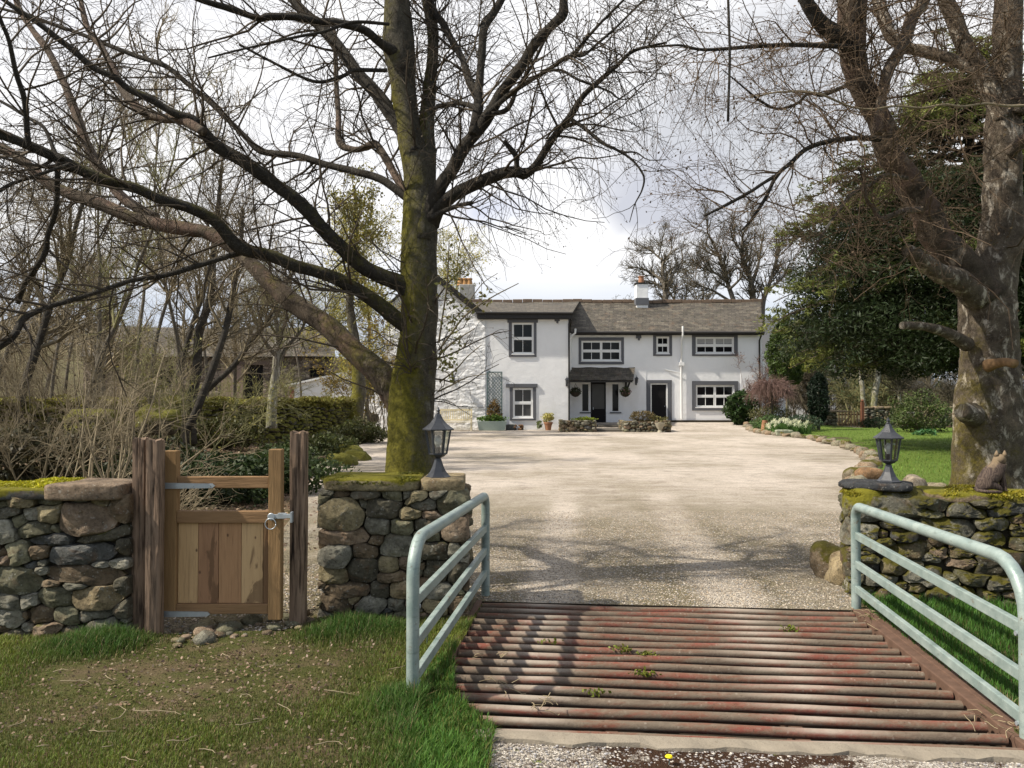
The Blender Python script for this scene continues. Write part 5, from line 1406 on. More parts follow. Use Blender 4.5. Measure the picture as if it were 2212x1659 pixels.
for k in range(14):
    V, Q = superq((X(1112 + random.uniform(-2, 20), DL - .4), DL - .4 + random.uniform(-.15, .15), .06 + .09 * (k % 3)), (.12, .3, .1), .8, 12, 8, amp=.015, freq=12, seed=k); lg.append((V, Q, np.tile(np.array((.3, .17, .09)) * random.uniform(.6, 1.2), (len(V), 1))))
V, Q, Cc = join(lg); tag(mesh_np('log_pile', V, Fq=Q, mat=M_stone_capp, col=Cc), 'small pile of brown logs under the lower window', 'log pile')
bush('door_plant', (X(1195, DL - .6) - .7, DL - .6, .3), (.16, .14, .22), 160, (.14, .17, .05), .07, 'small leafy plant between the log pile and the terracotta pot', 'plant', stem=False)
# stone planters each side of the porch path
def planter(px0, px1, d, h, label, dpt=1.0):
    x0, x1 = X(px0, d), X(px1, d); e = empty('stone_planter', ((x0 + x1) / 2, d + .5, 0), label, 'planter')
    sd2 = []
    V, Q, T_, Cc = stone_mesh(wall_cells(x1 - x0, h, [], fill=.13, z0=-.02), (x0, d), (1, 0), depth=.1, bulge=.05, nseg=12)
    V2, Q2, T2, C2 = stone_mesh(wall_cells(dpt, h, [], fill=.13, z0=-.02), (x1, d), (0, 1), depth=.1, bulge=.05, nseg=12)
    V3, Q3, T3, C3 = stone_mesh(wall_cells(dpt, h, [], fill=.13, z0=-.02), (x0, d + dpt), (0, -1), depth=.1, bulge=.05, nseg=12)
    mesh_np('stonework', np.concatenate([V, V2, V3]), Fq=np.concatenate([Q, Q2 + len(V), Q3 + len(V) + len(V2)]), Ft=np.concatenate([T_, T2 + len(V), T3 + len(V) + len(V2)]), mat=M_stone_far, parent=e, col=np.concatenate([Cc, C2, C3]))
    mb = MB(); mb.box(x0 + .08, x1 - .08, d + .08, d + dpt, -.1, h - .06); mb.build('soil', M_soil, e); return e
dp = 38.3
planter(1214, 1286, dp, .58, 'low stone planter with green moss, left of the porch path', 1.8)
planter(1347, 1448, dp, .56, 'low stone planter with a brown heather mound, right of the porch path', 1.6)
bush('planter_moss', (X(1262, dp), dp + .3, .62), (.6, .3, .10), 500, (.16, .20, .02), .06, 'bright green mossy plants on the left stone planter', 'plant', stem=False)
bush('heather', (X(1392, dp), dp + .5, .72), (.75, .4, .34), 1600, (.13, .10, .045), .05, 'brown mounded heather growing on the right stone planter', 'shrub', ntw=20)
bush('heather', (X(1425, dp), dp + .35, .62), (.5, .3, .18), 600, (.15, .14, .05), .05, 'low greenish heather behind the stone urn', 'shrub', stem=False)
pot('stone_urn', (X(1424, dp - .2), dp - .35, 0), [(.14, 0), (.12, .05), (.08, .1), (.1, .16), (.2, .3), (.24, .44), (.25, .46), (.21, .46)], 'stone urn in front of the right hand planter', flat('urn_stone', (.33, .30, .23), .9, .1, var=.3, bump=.5), 'urn')
for px, lab in ((1243, 'dark round hanging basket at the left end of the porch'), (1351, 'hanging basket with pink flowers at the right end of the porch')):
    d2 = DR - .9; c = (X(px, d2), d2, Z(848, d2))
    e = empty('hanging_basket', c, lab, 'hanging basket', 'hanging baskets of the porch')
    mb = MB(); mb.lathe([(.02, -.25), (.16, -.2), (.25, -.08), (.27, 0), (.25, .01)], c, 14); mb.build('basket', flat('basket_m', (.05, .04, .03), .9, .1), e, smooth=40)
    q = rng.normal(size=(500, 3)); q /= np.linalg.norm(q, axis=1, keepdims=True); q = q * np.array([.33, .3, .26]) * (.5 + .5 * rng.random((500, 1))) + np.array(c) + np.array([0, 0, .05])
    colb = np.where(rng.random((500, 1)) < .12, np.array([[.5, .28, .3]]), np.array([[.07, .08, .03]])) if px > 1300 else np.tile(np.array([[.045, .05, .025]]), (500, 1))
    leafcards(q, .06, M_leaf, 'flowers', e, col=colb)
    mb = MB()
    for k in range(3): a = k * 2.1; mb.tube([(c[0] + .25 * math.cos(a), c[1] + .25 * math.sin(a), c[2]), (c[0], c[1], c[2] + .5)], .008, 4)
    mb.build('chain', M_fascia, e)
mb = MB(); mb.box(X(1288, dp + 1), X(1346, dp + 1), dp + .3, DR, -.05, .10); mb.box(X(1292, dp + 3), X(1342, dp + 3), dp + 2.9, DR - .01, .10, .24); tag(mb.build('porch_steps', flat('step_slate', (.10, .09, .075), .85, .2, var=.3, vs=4), bevel=.02), kind='structure')
# right hand border
def gz(x, y): return float(hfun(x, y))
bush('laurel', (X(1597, 42.3), 42.3, 1.15), (.78, .6, .85), 3200, (.035, .065, .018), .11, 'glossy dark laurel bush below the lower right window', 'shrub', ntw=26, lump=.22)
g = G(1632, 930); bush('juniper', (g.x - .1, 37.6, .42), (.75, .5, .42), 2600, (.09, .15, .05), .06, 'low pale green juniper left of the terracotta chimney pot', 'shrub', ntw=10)
d_ = 36.6; pot('chimney_pot_planter', (X(1652, d_), d_, 0), [(.20, 0), (.20, .1), (.17, .3), (.14, .5), (.15, .52), (.12, .53), (.13, .62)], 'tall terracotta chimney pot standing at the corner of the border')
# daffodils
dc = empty('daffodils', (X(1705, 35.6), 35.6, 0), 'clump of white daffodils in green leaves at the border edge', 'flowers')
n = 1500; pp = np.column_stack([rng.uniform(X(1662, 35.6), X(1742, 35.6), n), rng.uniform(35.0, 36.4, n), np.zeros(n)]); hh = rng.uniform(.25, .55, n)
Pn = np.stack([pp, pp + np.column_stack([rng.normal(0, .04, n), rng.normal(0, .04, n), hh * .6]), pp + np.column_stack([rng.normal(0, .12, n), rng.normal(0, .1, n), hh])], 1)
V, Q = tubes(Pn, np.tile(np.array([.012, .012, .003]), (n, 1)), 3); mesh_np('leaves', V, Fq=Q, mat=flat('daff_leaf', (.07, .14, .03), .6, .2), parent=dc)
for k in range(48):
    fl = MB()
    c = (random.uniform(X(1662, 35.2), X(1742, 35.2)), random.uniform(34.9, 36.2), random.uniform(.42, .72)); c = (c[0], c[1], c[2] - .15 * abs(c[0] - X(1700, 35.2)))
    for m_ in range(6):
        a = m_ * math.pi / 3; fl.add([c, (c[0] + .07 * math.cos(a - .4), c[1] - .02, c[2] + .07 * math.sin(a - .4)), (c[0] + .11 * math.cos(a), c[1] - .01, c[2] + .11 * math.sin(a)), (c[0] + .07 * math.cos(a + .4), c[1] - .02, c[2] + .07 * math.sin(a + .4))], [(0, 1, 2, 3)])
    fl.lathe([(.02, -.03), (.03, .03)], (c[0], c[1] - .03, c[2]), 6); fl.build('flower', flat('daff_white', (.75, .75, .55), .7, .2, var=.1), dc)
bush('border_shrub', (X(1735, 37), 37.0, .45), (.9, .6, .5), 2200, (.05, .08, .045), .05, 'dark blue green low shrub behind the daffodils', 'shrub')
bush('border_shrub', (X(1665, 38.5), 38.5, .8), (1.1, .6, .55), 2600, (.11, .11, .045), .05, 'olive green shrub below the weeping purple tree', 'shrub')
# dark column conifer and yew by the house end
def column(px, d, w_, pyt, pyb, n, colr, label, name='columnar_conifer', size=.06):
    zt, zb = Z(pyt, d), max(0, Z(pyb, d)); x = X(px, d); e = empty(name, (x, d, 0), label, 'conifer')
    t_ = rng.random(n); a = rng.random(n) * 2 * np.pi
    prof = np.sin(np.clip(t_ * .93 + .07, 0, 1) * np.pi) ** .5
    rr_ = w_ * prof * (.45 + .55 * rng.random(n) ** .5) * (1 + .2 * fnoise(np.column_stack([np.cos(a) * 1.5, np.sin(a) * 1.5, t_ * 6]), 1.2, int(px)))
    p = np.column_stack([x + rr_ * np.cos(a), d + rr_ * np.sin(a), zb + (zt - zb) * t_])
    c_ = np.tile(np.array(colr), (n, 1)) * (1 + .35 * fnoise(p, 2.2, 4))[:, None]
    leafcards(p, size, M_leaf, 'foliage', e, aspect=2.2, col=np.clip(c_, .003, 1))
    mb = MB(); mb.tube([(x, d, 0), (x, d, zb + (zt - zb) * .8)], [.09, .03], 8); mb.build('trunk', M_bark_far, e); return e
column(1768, 38.5, .52, 805, 912, 5200, (.012, .022, .012), 'very dark narrow conifer between the purple shrub and the garden gate')
column(1700, 41, 1.0, 690, 830, 9000, (.055, .085, .018), 'broad yew column with golden green tips beside the house end', 'yew_column', .075)
# far garden wall, gate
fw = empty('garden_wall', (X(1900, 43), 43, 0), 'far dry stone garden wall right of the little picket gate', 'wall')
def far_wall(e, x0, x1, d, h, mat=M_stone_far, fill=.13, zb=-.02, dirv=(1, 0), L_=None, o_=None, bulge=.05, mult=1.0):
    L_ = L_ or (x1 - x0); o_ = o_ or (x0, d)
    V, Q, T_, Cc = stone_mesh(wall_cells(L_, h, [], fill=fill, z0=zb, asp=1.8), o_, dirv, depth=.1, bulge=bulge, nseg=10, rough=.02)
    mesh_np('stonework', V, Fq=Q, Ft=T_, mat=mat, parent=e, col=Cc * mult)
    nx2, ny2 = -dirv[1], dirv[0]; mb = MB(); c = [(o_[0] + dirv[0] * s_ + nx2 * n_, o_[1] + dirv[1] * s_ + ny2 * n_) for s_, n_ in ((.02, .04), (L_ - .02, .04), (L_ - .02, .5), (.02, .5))]
    mb.add([(a, b, -.1) for a, b in c] + [(a, b, h - .03) for a, b in c], [(0, 1, 5, 4), (1, 2, 6, 5), (2, 3, 7, 6), (3, 0, 4, 7), (4, 5, 6, 7)]); mb.build('core', MT['wall_core'], e)
    cs_ = []
    s_ = 0.0
    while s_ < L_:
        l_ = random.uniform(.4, .9); V, Q = superq((o_[0] + dirv[0] * (s_ + l_ / 2) + nx2 * .22, o_[1] + dirv[1] * (s_ + l_ / 2) + ny2 * .22, h + .03), (l_, .6, random.uniform(.10, .16)), .4, 14, 8, amp=.05, freq=3, rz=math.atan2(dirv[1], dirv[0]), seed=int(s_ * 10))
        cs_.append((V, Q, np.tile(np.array(PAL[random.choice(['t', 'p', 'g', 'b'])]) * mult, (len(V), 1)))); s_ += l_
    V, Q, Cc = join(cs_); mesh_np('coping', V, Fq=Q, mat=mat, parent=e, col=Cc)
far_wall(fw, X(1866, 43), X(2120, 43), 43, Z(880, 43) - .05)
fw2 = empty('garden_wall', (X(1790, 42), 42, 0), 'short tumbled stone wall left of the little picket gate', 'wall')
far_wall(fw2, X(1762, 42), X(1808, 42), 42, Z(888, 42) - .05)
pg = empty('picket_gate', (X(1835, 42.8), 42.8, 0), 'small wooden picket gate in the far garden wall', 'gate')
x0, x1 = X(1812, 42.8), X(1858, 42.8)
M_pk = flat('picket_wood', (.13, .09, .05), .85, .1, var=.3)
for k in range(8):
    xk = x0 + (x1 - x0) * k / 7; mb = MB(); mb.box(xk - .03, xk + .03, 42.78, 42.80, .05, .95 + .02 * math.sin(k)); mb.build('picket', M_pk, pg)
for z_ in (.2, .72): mb = MB(); mb.box(x0 - .05, x1 + .05, 42.80, 42.84, z_, z_ + .08); mb.build('rail', M_pk, pg)
mb = MB(); mb.box(X(1860, 42.7), X(1866, 42.7), 42.65, 42.8, 0, Z(868, 42.7)); mb.lathe([(.05, 0), (.09, .06), (.03, .14)], (X(1863, 42.7), 42.72, Z(868, 42.7)), 10)
tag(mb.build('gate_post', flat('red_post', (.15, .065, .04), .8, .1, var=.3)), 'reddish brown post with a ball top, beside the little picket gate', 'post')
mb = MB(); mb.box(X(1812, 41), X(1864, 41), 41.0, 42.6, .0, .12); tag(mb.build('gate_step', flat('step_pale', (.36, .29, .22), .9, .1, var=.3), bevel=.03), 'pale stone step in front of the little picket gate', 'step')
bush('garden_shrub', (X(1985, 36), 36, .9), (1.35, .9, .95), 5200, (.07, .095, .028), .07, 'large olive green shrub on the lawn in front of the far stone wall', 'shrub', ntw=30, lump=.3)
bush('garden_shrub', (X(1895, 41.5), 41.5, .3), (1.0, .4, .35), 1200, (.03, .05, .02), .06, 'low dark shrub at the foot of the far stone wall', 'shrub')
bush('daffodil_leaves', (X(2000, 33), 33, .15), (.5, .25, .2), 350, (.07, .16, .06), .06, 'patch of blue green bulb leaves on the lawn edge', 'plant', stem=False, aspect=4)
# white cottage end far behind the yew
cot = empty('white_cottage', (X(1795, 62), 62, 0), 'white gable end of another building glimpsed below the big yew', 'house')
mb = MB(); d_ = 62; mb.prism([(X(1700, d_), -.1), (X(1806, d_), -.1), (X(1806, d_), Z(845, d_)), (X(1783, d_), Z(826, d_)), (X(1700, d_), Z(800, d_))], d_, d_ + 5); mb.build('wall', M_white, cot)
mb = MB(); mb.bar((X(1809, d_), d_ - .1, Z(846, d_)), (X(1782, d_), d_ - .1, Z(824, d_)), .1, .15, up=(0, 1, 0)); mb.bar((X(1782, d_), d_ - .1, Z(824, d_)), (X(1700, d_), d_ - .1, Z(797, d_)), .1, .15, up=(0, 1, 0)); mb.build('roof_edge', M_slated, cot)
# edging stones along the drive
base_e = []
ep = [Vector((*p, 0)) for p in [tuple(G(1852, 1075)[:2])] + EX + [tuple(G(1607, 926)[:2])]]
cum = [0]
for a, b in zip(ep[:-1], ep[1:]): cum.append(cum[-1] + (b - a).length)
tot = cum[-1]; s_ = 0; k = 0
pro_ = []
for j in range(5):
    V, Q = superq((0, 0, 0), (1, .75, .6), .7, 16, 10, amp=.12, freq=3, seed=60 + j); pro_.append((V, Q))
first = {}
while s_ < tot:
    i = max(0, min(len(cum) - 2, int(np.searchsorted(cum, s_, side='right') - 1))); t_ = (s_ - cum[i]) / (cum[i + 1] - cum[i]); p = ep[i].lerp(ep[i + 1], t_)
    sz = random.uniform(.30, .50) * (1.15 if s_ < 6 else 1); j = k % 5
    if j not in first:
        V, Q = pro_[j]; o = mesh_np('edging_stone', V, Fq=Q, mat=[M_stone, M_stone_m, M_stone_far, M_stone, M_stone_capp][j], col=np.tile(np.array([(.38, .31, .22), (.32, .27, .19), (.42, .36, .27), (.34, .31, .22), (.36, .26, .17)][j]), (len(V), 1))); first[j] = o
    else: o = first[j].copy(); C.objects.link(o)
    o.location = (p.x + random.uniform(-.06, .12), p.y + random.uniform(-.05, .05), gz(p.x, p.y) + sz * .14); o.scale = (sz, sz, sz * random.uniform(.7, 1.1)); o.rotation_euler = (random.uniform(-.2, .2), random.uniform(-.2, .2), random.uniform(0, 6))
    tag(o, 'pale rough stone in the row of stones edging the drive against the lawn', 'stone', 'stones edging the drive'); s_ += sz * random.uniform(.8, 1.25); k += 1
rock('edging_slab', (X(1693, 34.6), 34.6, .12), (.75, .3, .28), (.42, .45, .33), M_stone_capp, None, e=.3, seed=77, label='squared pale green slab edging the border below the daffodils', cat='slab')
for k, (px, py, w_, h_, lab) in enumerate(((1977, 1048, 48, 42, 'rounded pale boulder on the lawn just behind the mossy wall'), (2020, 1052, 36, 18, 'low flat pale stone behind the mossy wall near the cat'), (1950, 1060, 30, 26, 'mossy grey stone behind the lantern slab'), (1880, 1022, 62, 22, 'orange brown stone at the lawn corner behind the right lantern'))):
    d_ = 9.4 + .3 * k if k < 3 else 14.5; c = P(px, py, d_)
    rock('boulder', (c.x, d_, c.z - h_ * d_ / F_ * .2), (w_ * d_ / F_, .35, h_ * d_ / F_ * (1.5)), [(.46, .38, .28), (.45, .38, .25), (.2, .2, .12), (.32, .19, .10)][k], M_stone_far if k == 2 else M_stone, e=.8, amp=.03, seed=80 + k, label=lab, cat='boulder')
for k, (px, py, d_, w_, lab) in enumerate(((205, 905, 15, 1.0, 'big boulder capped with yellow moss in the thicket left of the hazel'), (745, 975, 23, 1.0, 'mossy boulder at the edge of the drive, nearest the gate side'), (770, 990, 21, .7, 'pale mossy stone beside the drive edge'), (735, 1000, 19.5, .8, 'low mossy rock by the leaf litter'), (800, 900, 38, .8, 'dark square stone block at the end of the mossy wall'), (345, 900, 16, .8, 'mossy boulder below the hazel stems'))):
    c = P(px, py, d_); z_ = max(c.z, gz(c.x, d_) + .1)
    rock('boulder', (c.x, d_, z_ - .1), (w_, .8, .55), (.2, .17, .12), M_stone_hedge if k != 4 else M_stone_far, None, e=.7, amp=.08, seed=90 + k, label=lab, cat='boulder')

# ------------------------------------------------------------ left side buildings and mossy wall
mw = empty('mossy_field_wall', (-9, 24, 0), 'old field wall buried in moss running back through the wood', 'wall')
a = Vector((-13.2, 16.0, 0)); b = Vector((-6.6, 33.5, 0)); L_ = (b - a).length; dv = ((b - a) / L_)
far_wall(mw, 0, 0, 0, 1.38, mat=M_stone_hedge, fill=.16, dirv=(dv.x, dv.y), L_=L_, o_=(a.x, a.y), bulge=.09, mult=.6, zb=0)
q = []
for k in range(260):
    s_ = random.random() * L_; n_ = random.uniform(-.05, .5); cx_ = a.x + dv.x * s_ - dv.y * n_; cy_ = a.y + dv.y * s_ + dv.x * n_
    q.append((cx_, cy_, 1.42 + random.uniform(-.1, .15), random.uniform(.2, .5), random.uniform(.15, .3), random.uniform(.08, .18)))
moss_cushion('moss', q, mw, (.22, .20, .045), size=.06, dens=190)
barn = empty('stone_barn', (X(520, 46), 46, 0), 'brown stone barn with a dark doorway half hidden behind the bare trees', 'barn')
d_ = 46
hD = H(527, 568, 788, 880, d_); hW = H(330, 372, 800, 840, d_); hD2 = H(668, 700, 795, 850, d_)
mb = MB(); wall_holes(mb, X(180, d_), X(720, d_), -.1, Z(770, d_), d_, [hD, hW, hD2], rev=.3); mb.add([(X(720, d_), d_, -.1), (X(720, d_), d_ + 7, -.1), (X(720, d_), d_ + 7, Z(770, d_)), (X(720, d_), d_, Z(770, d_))], [(0, 1, 2, 3)])
def mat_rubble():
    m = NM('rubble_wall', .9, .15); vv = m.N('ShaderNodeTexVoronoi'); vv.feature = 'F1'; vv.inputs['Scale'].default_value = 3.0; m.set(vv.inputs['Vector'], m.co((1, 1, 2.0)))
    gr = m.N('ShaderNodeRGBToBW'); m.set(gr.inputs[0], vv.outputs[1]); c = m.ramp(gr.outputs[0], [(.2, (.12, .095, .075)), (.5, (.24, .185, .145)), (.8, (.34, .28, .22))]); v2 = m.voro(3.0, 'DISTANCE_TO_EDGE', vec=m.co((1, 1, 2.0)))
    c = m.mix(m.ramp(v2, [(.02, 1), (.07, 0)]), c, (.06, .05, .04)); m.color(c); m.bump(v2, .8, .08); return m.m
mb.build('wall', mat_rubble(), barn)
for q in (hD, hW, hD2):
    mb = MB(); mb.box(q[0], q[1], d_ + .25, d_ + .3, q[2], q[3]); mb.build('door' if q is not hW else 'window', M_black, barn)
mb = MB(); mb.box(hD[0] - .5, hD[1] + .4, d_ - .06, d_ + .02, hD[3], hD[3] + .25); mb.build('lintel', flat('lintel_stone', (.16, .12, .1), .9, .1), barn)
mb = MB(); mb.box(X(478, d_), X(525, d_), d_ - .03, d_ + .01, 0, Z(790, d_)); mb.build('render_panel', flat('pink_render', (.30, .22, .18), .9, .1, vs=3), barn)
_h = house; house = barn
roof_plane('roof', [(X(175, d_), d_ - .3, Z(770, d_)), (X(726, d_), d_ - .3, Z(770, d_)), (X(720, d_ + 4), d_ + 4, Z(705, d_ + 4)), (X(200, d_ + 4), d_ + 4, Z(705, d_ + 4))], M_slate, sag=.1)
house = _h
lt = empty('lean_to', (X(690, 43), 43, 0), 'low white lean-to shed with a sloping roof behind the mossy wall', 'shed')
d_ = 43; x0, x1 = X(628, d_), X(792, d_)
mb = MB(); mb.prism([(x0, -.1), (x1, -.1), (x1, Z(795, d_)), (x0, Z(832, d_))], d_, d_ + 4); mb.build('wall', M_whiter, lt)
mb = MB(); mb.bar((x0 - .3, d_ - .1, Z(834, d_)), (x1 + .1, d_ - .1, Z(793, d_)), .1, .16, up=(0, 1, 0)); mb.build('bargeboard', M_wfr, lt)
mb = MB(); mb.add([(x0 - .3, d_ - .15, Z(831, d_)), (x1 + .1, d_ - .15, Z(790, d_)), (x1 + .1, d_ + 4.1, Z(790, d_)), (x0 - .3, d_ + 4.1, Z(831, d_)), (x0 - .3, d_ - .15, Z(829, d_)), (x1 + .1, d_ - .15, Z(788, d_)), (x1 + .1, d_ + 4.1, Z(788, d_)), (x0 - .3, d_ + 4.1, Z(829, d_))], [(0, 1, 5, 4), (4, 5, 6, 7), (1, 2, 6, 5), (3, 0, 4, 7), (2, 3, 7, 6)]); mb.build('roof', M_slated, lt)
mb = MB(); mb.box(x0 - .02, x0 + .18, d_ - .06, d_ + .1, 0, Z(834, d_) - .05); mb.build('quoins', flat('brick_red', (.28, .13, .09), .9, .1, var=.5, vs=8), lt)
# far hills
def ridge(name, x0, x1, y, prof, mat, dep=400):
    xs = np.linspace(x0, x1, 90); V = []; 
    for j, (dy, f) in enumerate(((0, 0), (dep * .3, .55), (dep * .6, .9), (dep, 1.0), (dep * 1.6, .7))):
        z = prof(xs) * f * (1 + .05 * fnoise(np.column_stack([xs, xs * 0 + dy, xs * 0]), .01, 3 + j))
        V.append(np.column_stack([xs, np.full(90, y + dy), z - 5]))
    V = np.concatenate(V); i = np.arange(4)[:, None] * 90; k = np.arange(89)[None, :]
    return tag(mesh_np(name, V, Fq=np.stack([i + k, i + k + 1, i + 91 + k, i + 90 + k], -1).reshape(-1, 4), mat=mat), kind='structure')
ridge('far_hill', -1500, 1600, 1200, lambda x: 15 + 150 * np.exp(-(np.abs((x - 520) / 190)) ** 2.4) + 150 * np.exp(-((x + 900) / 430) ** 2), M_hill)
# ------------------------------------------------------------ trees
def limb_mesh(name, pts, rad, mat, parent, K=None, sides=14, seed=0, rough=.10):
    K = K or max(10, int(len(pts) * 6))
    p, r_ = resample(pts, rad, K)
    V, Q = tubes(p[None], r_[None], sides)
    # lumpy bark: push vertices in and out
    c = np.repeat(p, sides, axis=0); d = V - c; rr_ = np.repeat(r_, sides)
    n1 = fnoise(V * np.array([1, 1, .45]), 9, seed, 3)
    fl_ = fnoise(np.column_stack([d / rr_[:, None] * 1.1, ]), 1.6, seed + 2, 2)
    V = c + d * (1 + rough * n1 + rough * .7 * fl_)[:, None]
    n = len(V); V = np.vstack([V, p[0], p[-1]])
    k = np.arange(sides)
    T_ = np.vstack([np.stack([(k + 1) % sides, k, np.full(sides, n)], 1), np.stack([(K - 1) * sides + k, (K - 1) * sides + (k + 1) % sides, np.full(sides, n + 1)], 1)])
    mesh_np(name, V, Fq=Q, Ft=T_, mat=mat, parent=parent)
    return p, r_

def trace(lst, d0, d1):
    """[(px,py,rpx),...] -> world points with depth running d0..d1"""
    P0 = np.array([(a, b) for a, b, _ in lst], float); s_ = np.concatenate([[0], np.cumsum(np.linalg.norm(np.diff(P0, axis=0), axis=1))]); s_ /= s_[-1]
    pts = []; rad = []
    for (a, b, r_), t_ in zip(lst, s_):
        d = d0 + (d1 - d0) * t_; pts.append(P(a, b, d)); rad.append(r_ * d / F_)
    return pts, rad

def stack_tubes(lst, K=24):
    Ps = []; Rs = []
    for p, r_ in lst:
        a, b = resample([Vector(q) for q in p], list(r_), K) if len(p) != K else (p, r_)
        Ps.append(a); Rs.append(b)
    return np.array(Ps), np.array(Rs)

def twig_object(name, sets, mat, parent, sides=3):
    Vs = []; Qs = []; b = 0
    for Pn, Rn in sets:
        V, Q = tubes(Pn, Rn, sides); Vs.append(V); Qs.append(Q + b); b += len(V)
    return mesh_np(name, np.concatenate(Vs), Fq=np.concatenate(Qs), mat=mat, parent=parent)

TD = 7.1
def simp(xs, ys, rs): return list(zip(xs, ys, rs))
tree = empty('mossy_birch', (X(892, TD), TD, 0), 'big bare tree with a mossy green trunk and wide limbs right behind the stone pier', 'tree')
TR = []
def limb(lst, d0, d1, mat=None, name='branch', parent=None, sides=12, seed=0, keep=True, rough=.09, store=None):
    pts, rad = trace(lst, d0, d1)
    if name == 'branch' and abs(d0 - TD) < .01: pts[0] = pts[0] + Vector((0, .07, 0)); pts[1] = pts[1] + Vector((0, .03, 0)); rad[0] *= 1.25
    p, r_ = limb_mesh(name, pts, rad, mat or M_bark1b, parent or tree, sides=sides, seed=seed, rough=rough)
    if keep: (TR if store is None else store).append((p, r_))
    return p, r_
limb([(890, 1140, 62), (892, 1060, 57), (890, 980, 52), (888, 900, 50), (893, 830, 48), (901, 760, 43), (906, 690, 40), (906, 600, 39), (906, 520, 38), (908, 450, 35), (903, 373, 33), (884, 280, 26), (872, 187, 26), (862, 93, 33), (858, 0, 27), (852, -120, 22), (850, -260, 15)], TD, TD + .2, M_bark1, 'trunk', sides=30, seed=1, rough=.075)
limb([(912, 520, 20), (918, 420, 22), (923, 340, 18), (921, 280, 17), (928, 187, 14), (936, 93, 12), (929, 31, 13), (915, -40, 10), (905, -200, 7)], TD, TD + .5, M_bark1, 'trunk', sides=16, seed=2)
# left fat leaning limb that reaches to the far left
limb([(885, 900, 34), (852, 845, 33), (815, 801, 27), (762, 755, 24), (709, 705, 23), (655, 669, 22), (595, 620, 20), (545, 572, 17), (505, 535, 16), (455, 505, 15), (404, 495, 15), (358, 488, 14.5), (295, 473, 14), (218, 442, 14), (140, 414, 13), (93, 386, 12), (47, 345, 10), (0, 317, 9.5), (-70, 285, 9)], TD, 9.0, M_bark1q, sides=18, seed=3)
limb([(900, 715, 20), (861, 691, 18), (812, 652, 16), (762, 620, 14.5), (709, 595, 13.5), (637, 574, 13), (584, 552, 13), (524, 538, 13), (499, 517, 13), (466, 479, 12), (414, 451, 11.5), (342, 429, 11), (295, 407, 11), (233, 392, 11), (174, 367, 11.5), (124, 342, 11), (62, 314, 11), (0, 289, 10.5), (-80, 260, 9)], TD, 5.6, M_bark1c, sides=16, seed=4)
limb([(905, 640, 22), (865, 613, 18), (797, 584, 16.5), (744, 541, 15.5), (698, 495, 15), (662, 453, 15), (625, 420, 14), (590, 395, 14), (529, 351, 13.5), (466, 314, 13), (435, 280, 12), (417, 258, 9.5), (373, 243, 8), (327, 215, 7.5), (280, 193, 7), (249, 168, 7), (202, 146, 6.5), (155, 106, 6.5), (118, 78, 6), (78, 47, 5.5), (31, 16, 5), (-20, -20, 4)], TD, 6.2, M_bark1c, sides=16, seed=5)
limb([(440, 285, 9), (389, 258, 11), (348, 255, 10), (311, 243, 9.5), (280, 215, 9), (261, 187, 8), (239, 140, 7.5), (218, 100, 7), (190, 62, 6.5), (174, 0, 5), (165, -60, 4)], 6.5, 7.6, M_bark1p, seed=6)
limb([(905, 440, 12), (867, 417, 9.5), (821, 386, 8.5), (765, 370, 8), (703, 355, 7.5), (640, 336, 7), (566, 327, 7), (529, 295, 6.5), (498, 264, 6), (451, 218, 6), (404, 180, 5.5), (358, 143, 5.5), (295, 121, 5), (230, 96, 4.5), (171, 72, 4), (124, 56, 4), (62, 34, 3.5), (0, 18, 3)], TD, 8.2, seed=7)
limb([(895, 330, 18), (867, 280, 15.5), (815, 205, 14.5), (771, 156, 13), (746, 121, 12.5), (703, 68, 12), (665, 34, 11), (634, 0, 10), (600, -60, 8)], TD, 7.8, M_bark1b, seed=8)
limb([(850, 105, 12), (821, 90, 10), (787, 65, 9.5), (734, 50, 9), (687, 47, 8.5), (640, 37, 8.5), (578, 36, 8), (560, 40, 7.5), (498, 19, 7), (435, 0, 6.5), (380, -25, 5)], TD, 6.4, seed=9)
limb([(835, 152, 5), (765, 152, 4.5), (746, 162, 4.5), (696, 177, 4), (656, 168, 3.5), (594, 137, 3), (516, 96, 2.5)], 7.0, 6.6, seed=10, sides=8)
limb([(840, 52, 4), (765, 48, 4), (700, 68, 4), (640, 80, 3.5), (560, 98, 3), (500, 112, 2.5), (450, 125, 2)], 6.9, 6.2, seed=11, sides=8)
limb([(520, 545, 7), (498, 552, 6), (426, 574, 6), (355, 595, 5.8), (284, 606, 5.5), (213, 630, 5.5), (142, 652, 6), (107, 662, 6.5), (53, 687, 7), (28, 726, 8), (-20, 760, 8)], 6.6, 5.6, seed=12, sides=10)
limb([(880, 420, 10), (858, 386, 9), (833, 342, 8.5), (811, 311, 8), (790, 318, 7.5), (765, 323, 7), (734, 308, 7.5), (731, 249, 6), (727, 187, 5.5), (725, 120, 5), (720, 40, 4)], TD + .2, 8.6, M_bark1p, seed=13)
limb([(335, 472, 12), (264, 426, 11), (224, 373, 10.5), (187, 311, 9.5), (165, 249, 9), (134, 171, 8), (103, 109, 7.5), (72, 68, 7), (40, 16, 6), (20, -50, 5)], 8.4, 9.4, M_bark1p, seed=14)
limb([(64, 318, 7), (59, 290, 6.5), (53, 218, 6), (34, 156, 5.5), (19, 87, 5), (0, 40, 4.5), (-20, -30, 4)], 5.7, 5.3, seed=15, sides=10)
limb([(126, 350, 6), (124, 390, 5.5), (121, 451, 5.5), (103, 510, 5.5), (98, 545, 6), (70, 590, 6), (53, 613, 5.5), (39, 655, 5)], 5.85, 6.2, seed=16, sides=10)
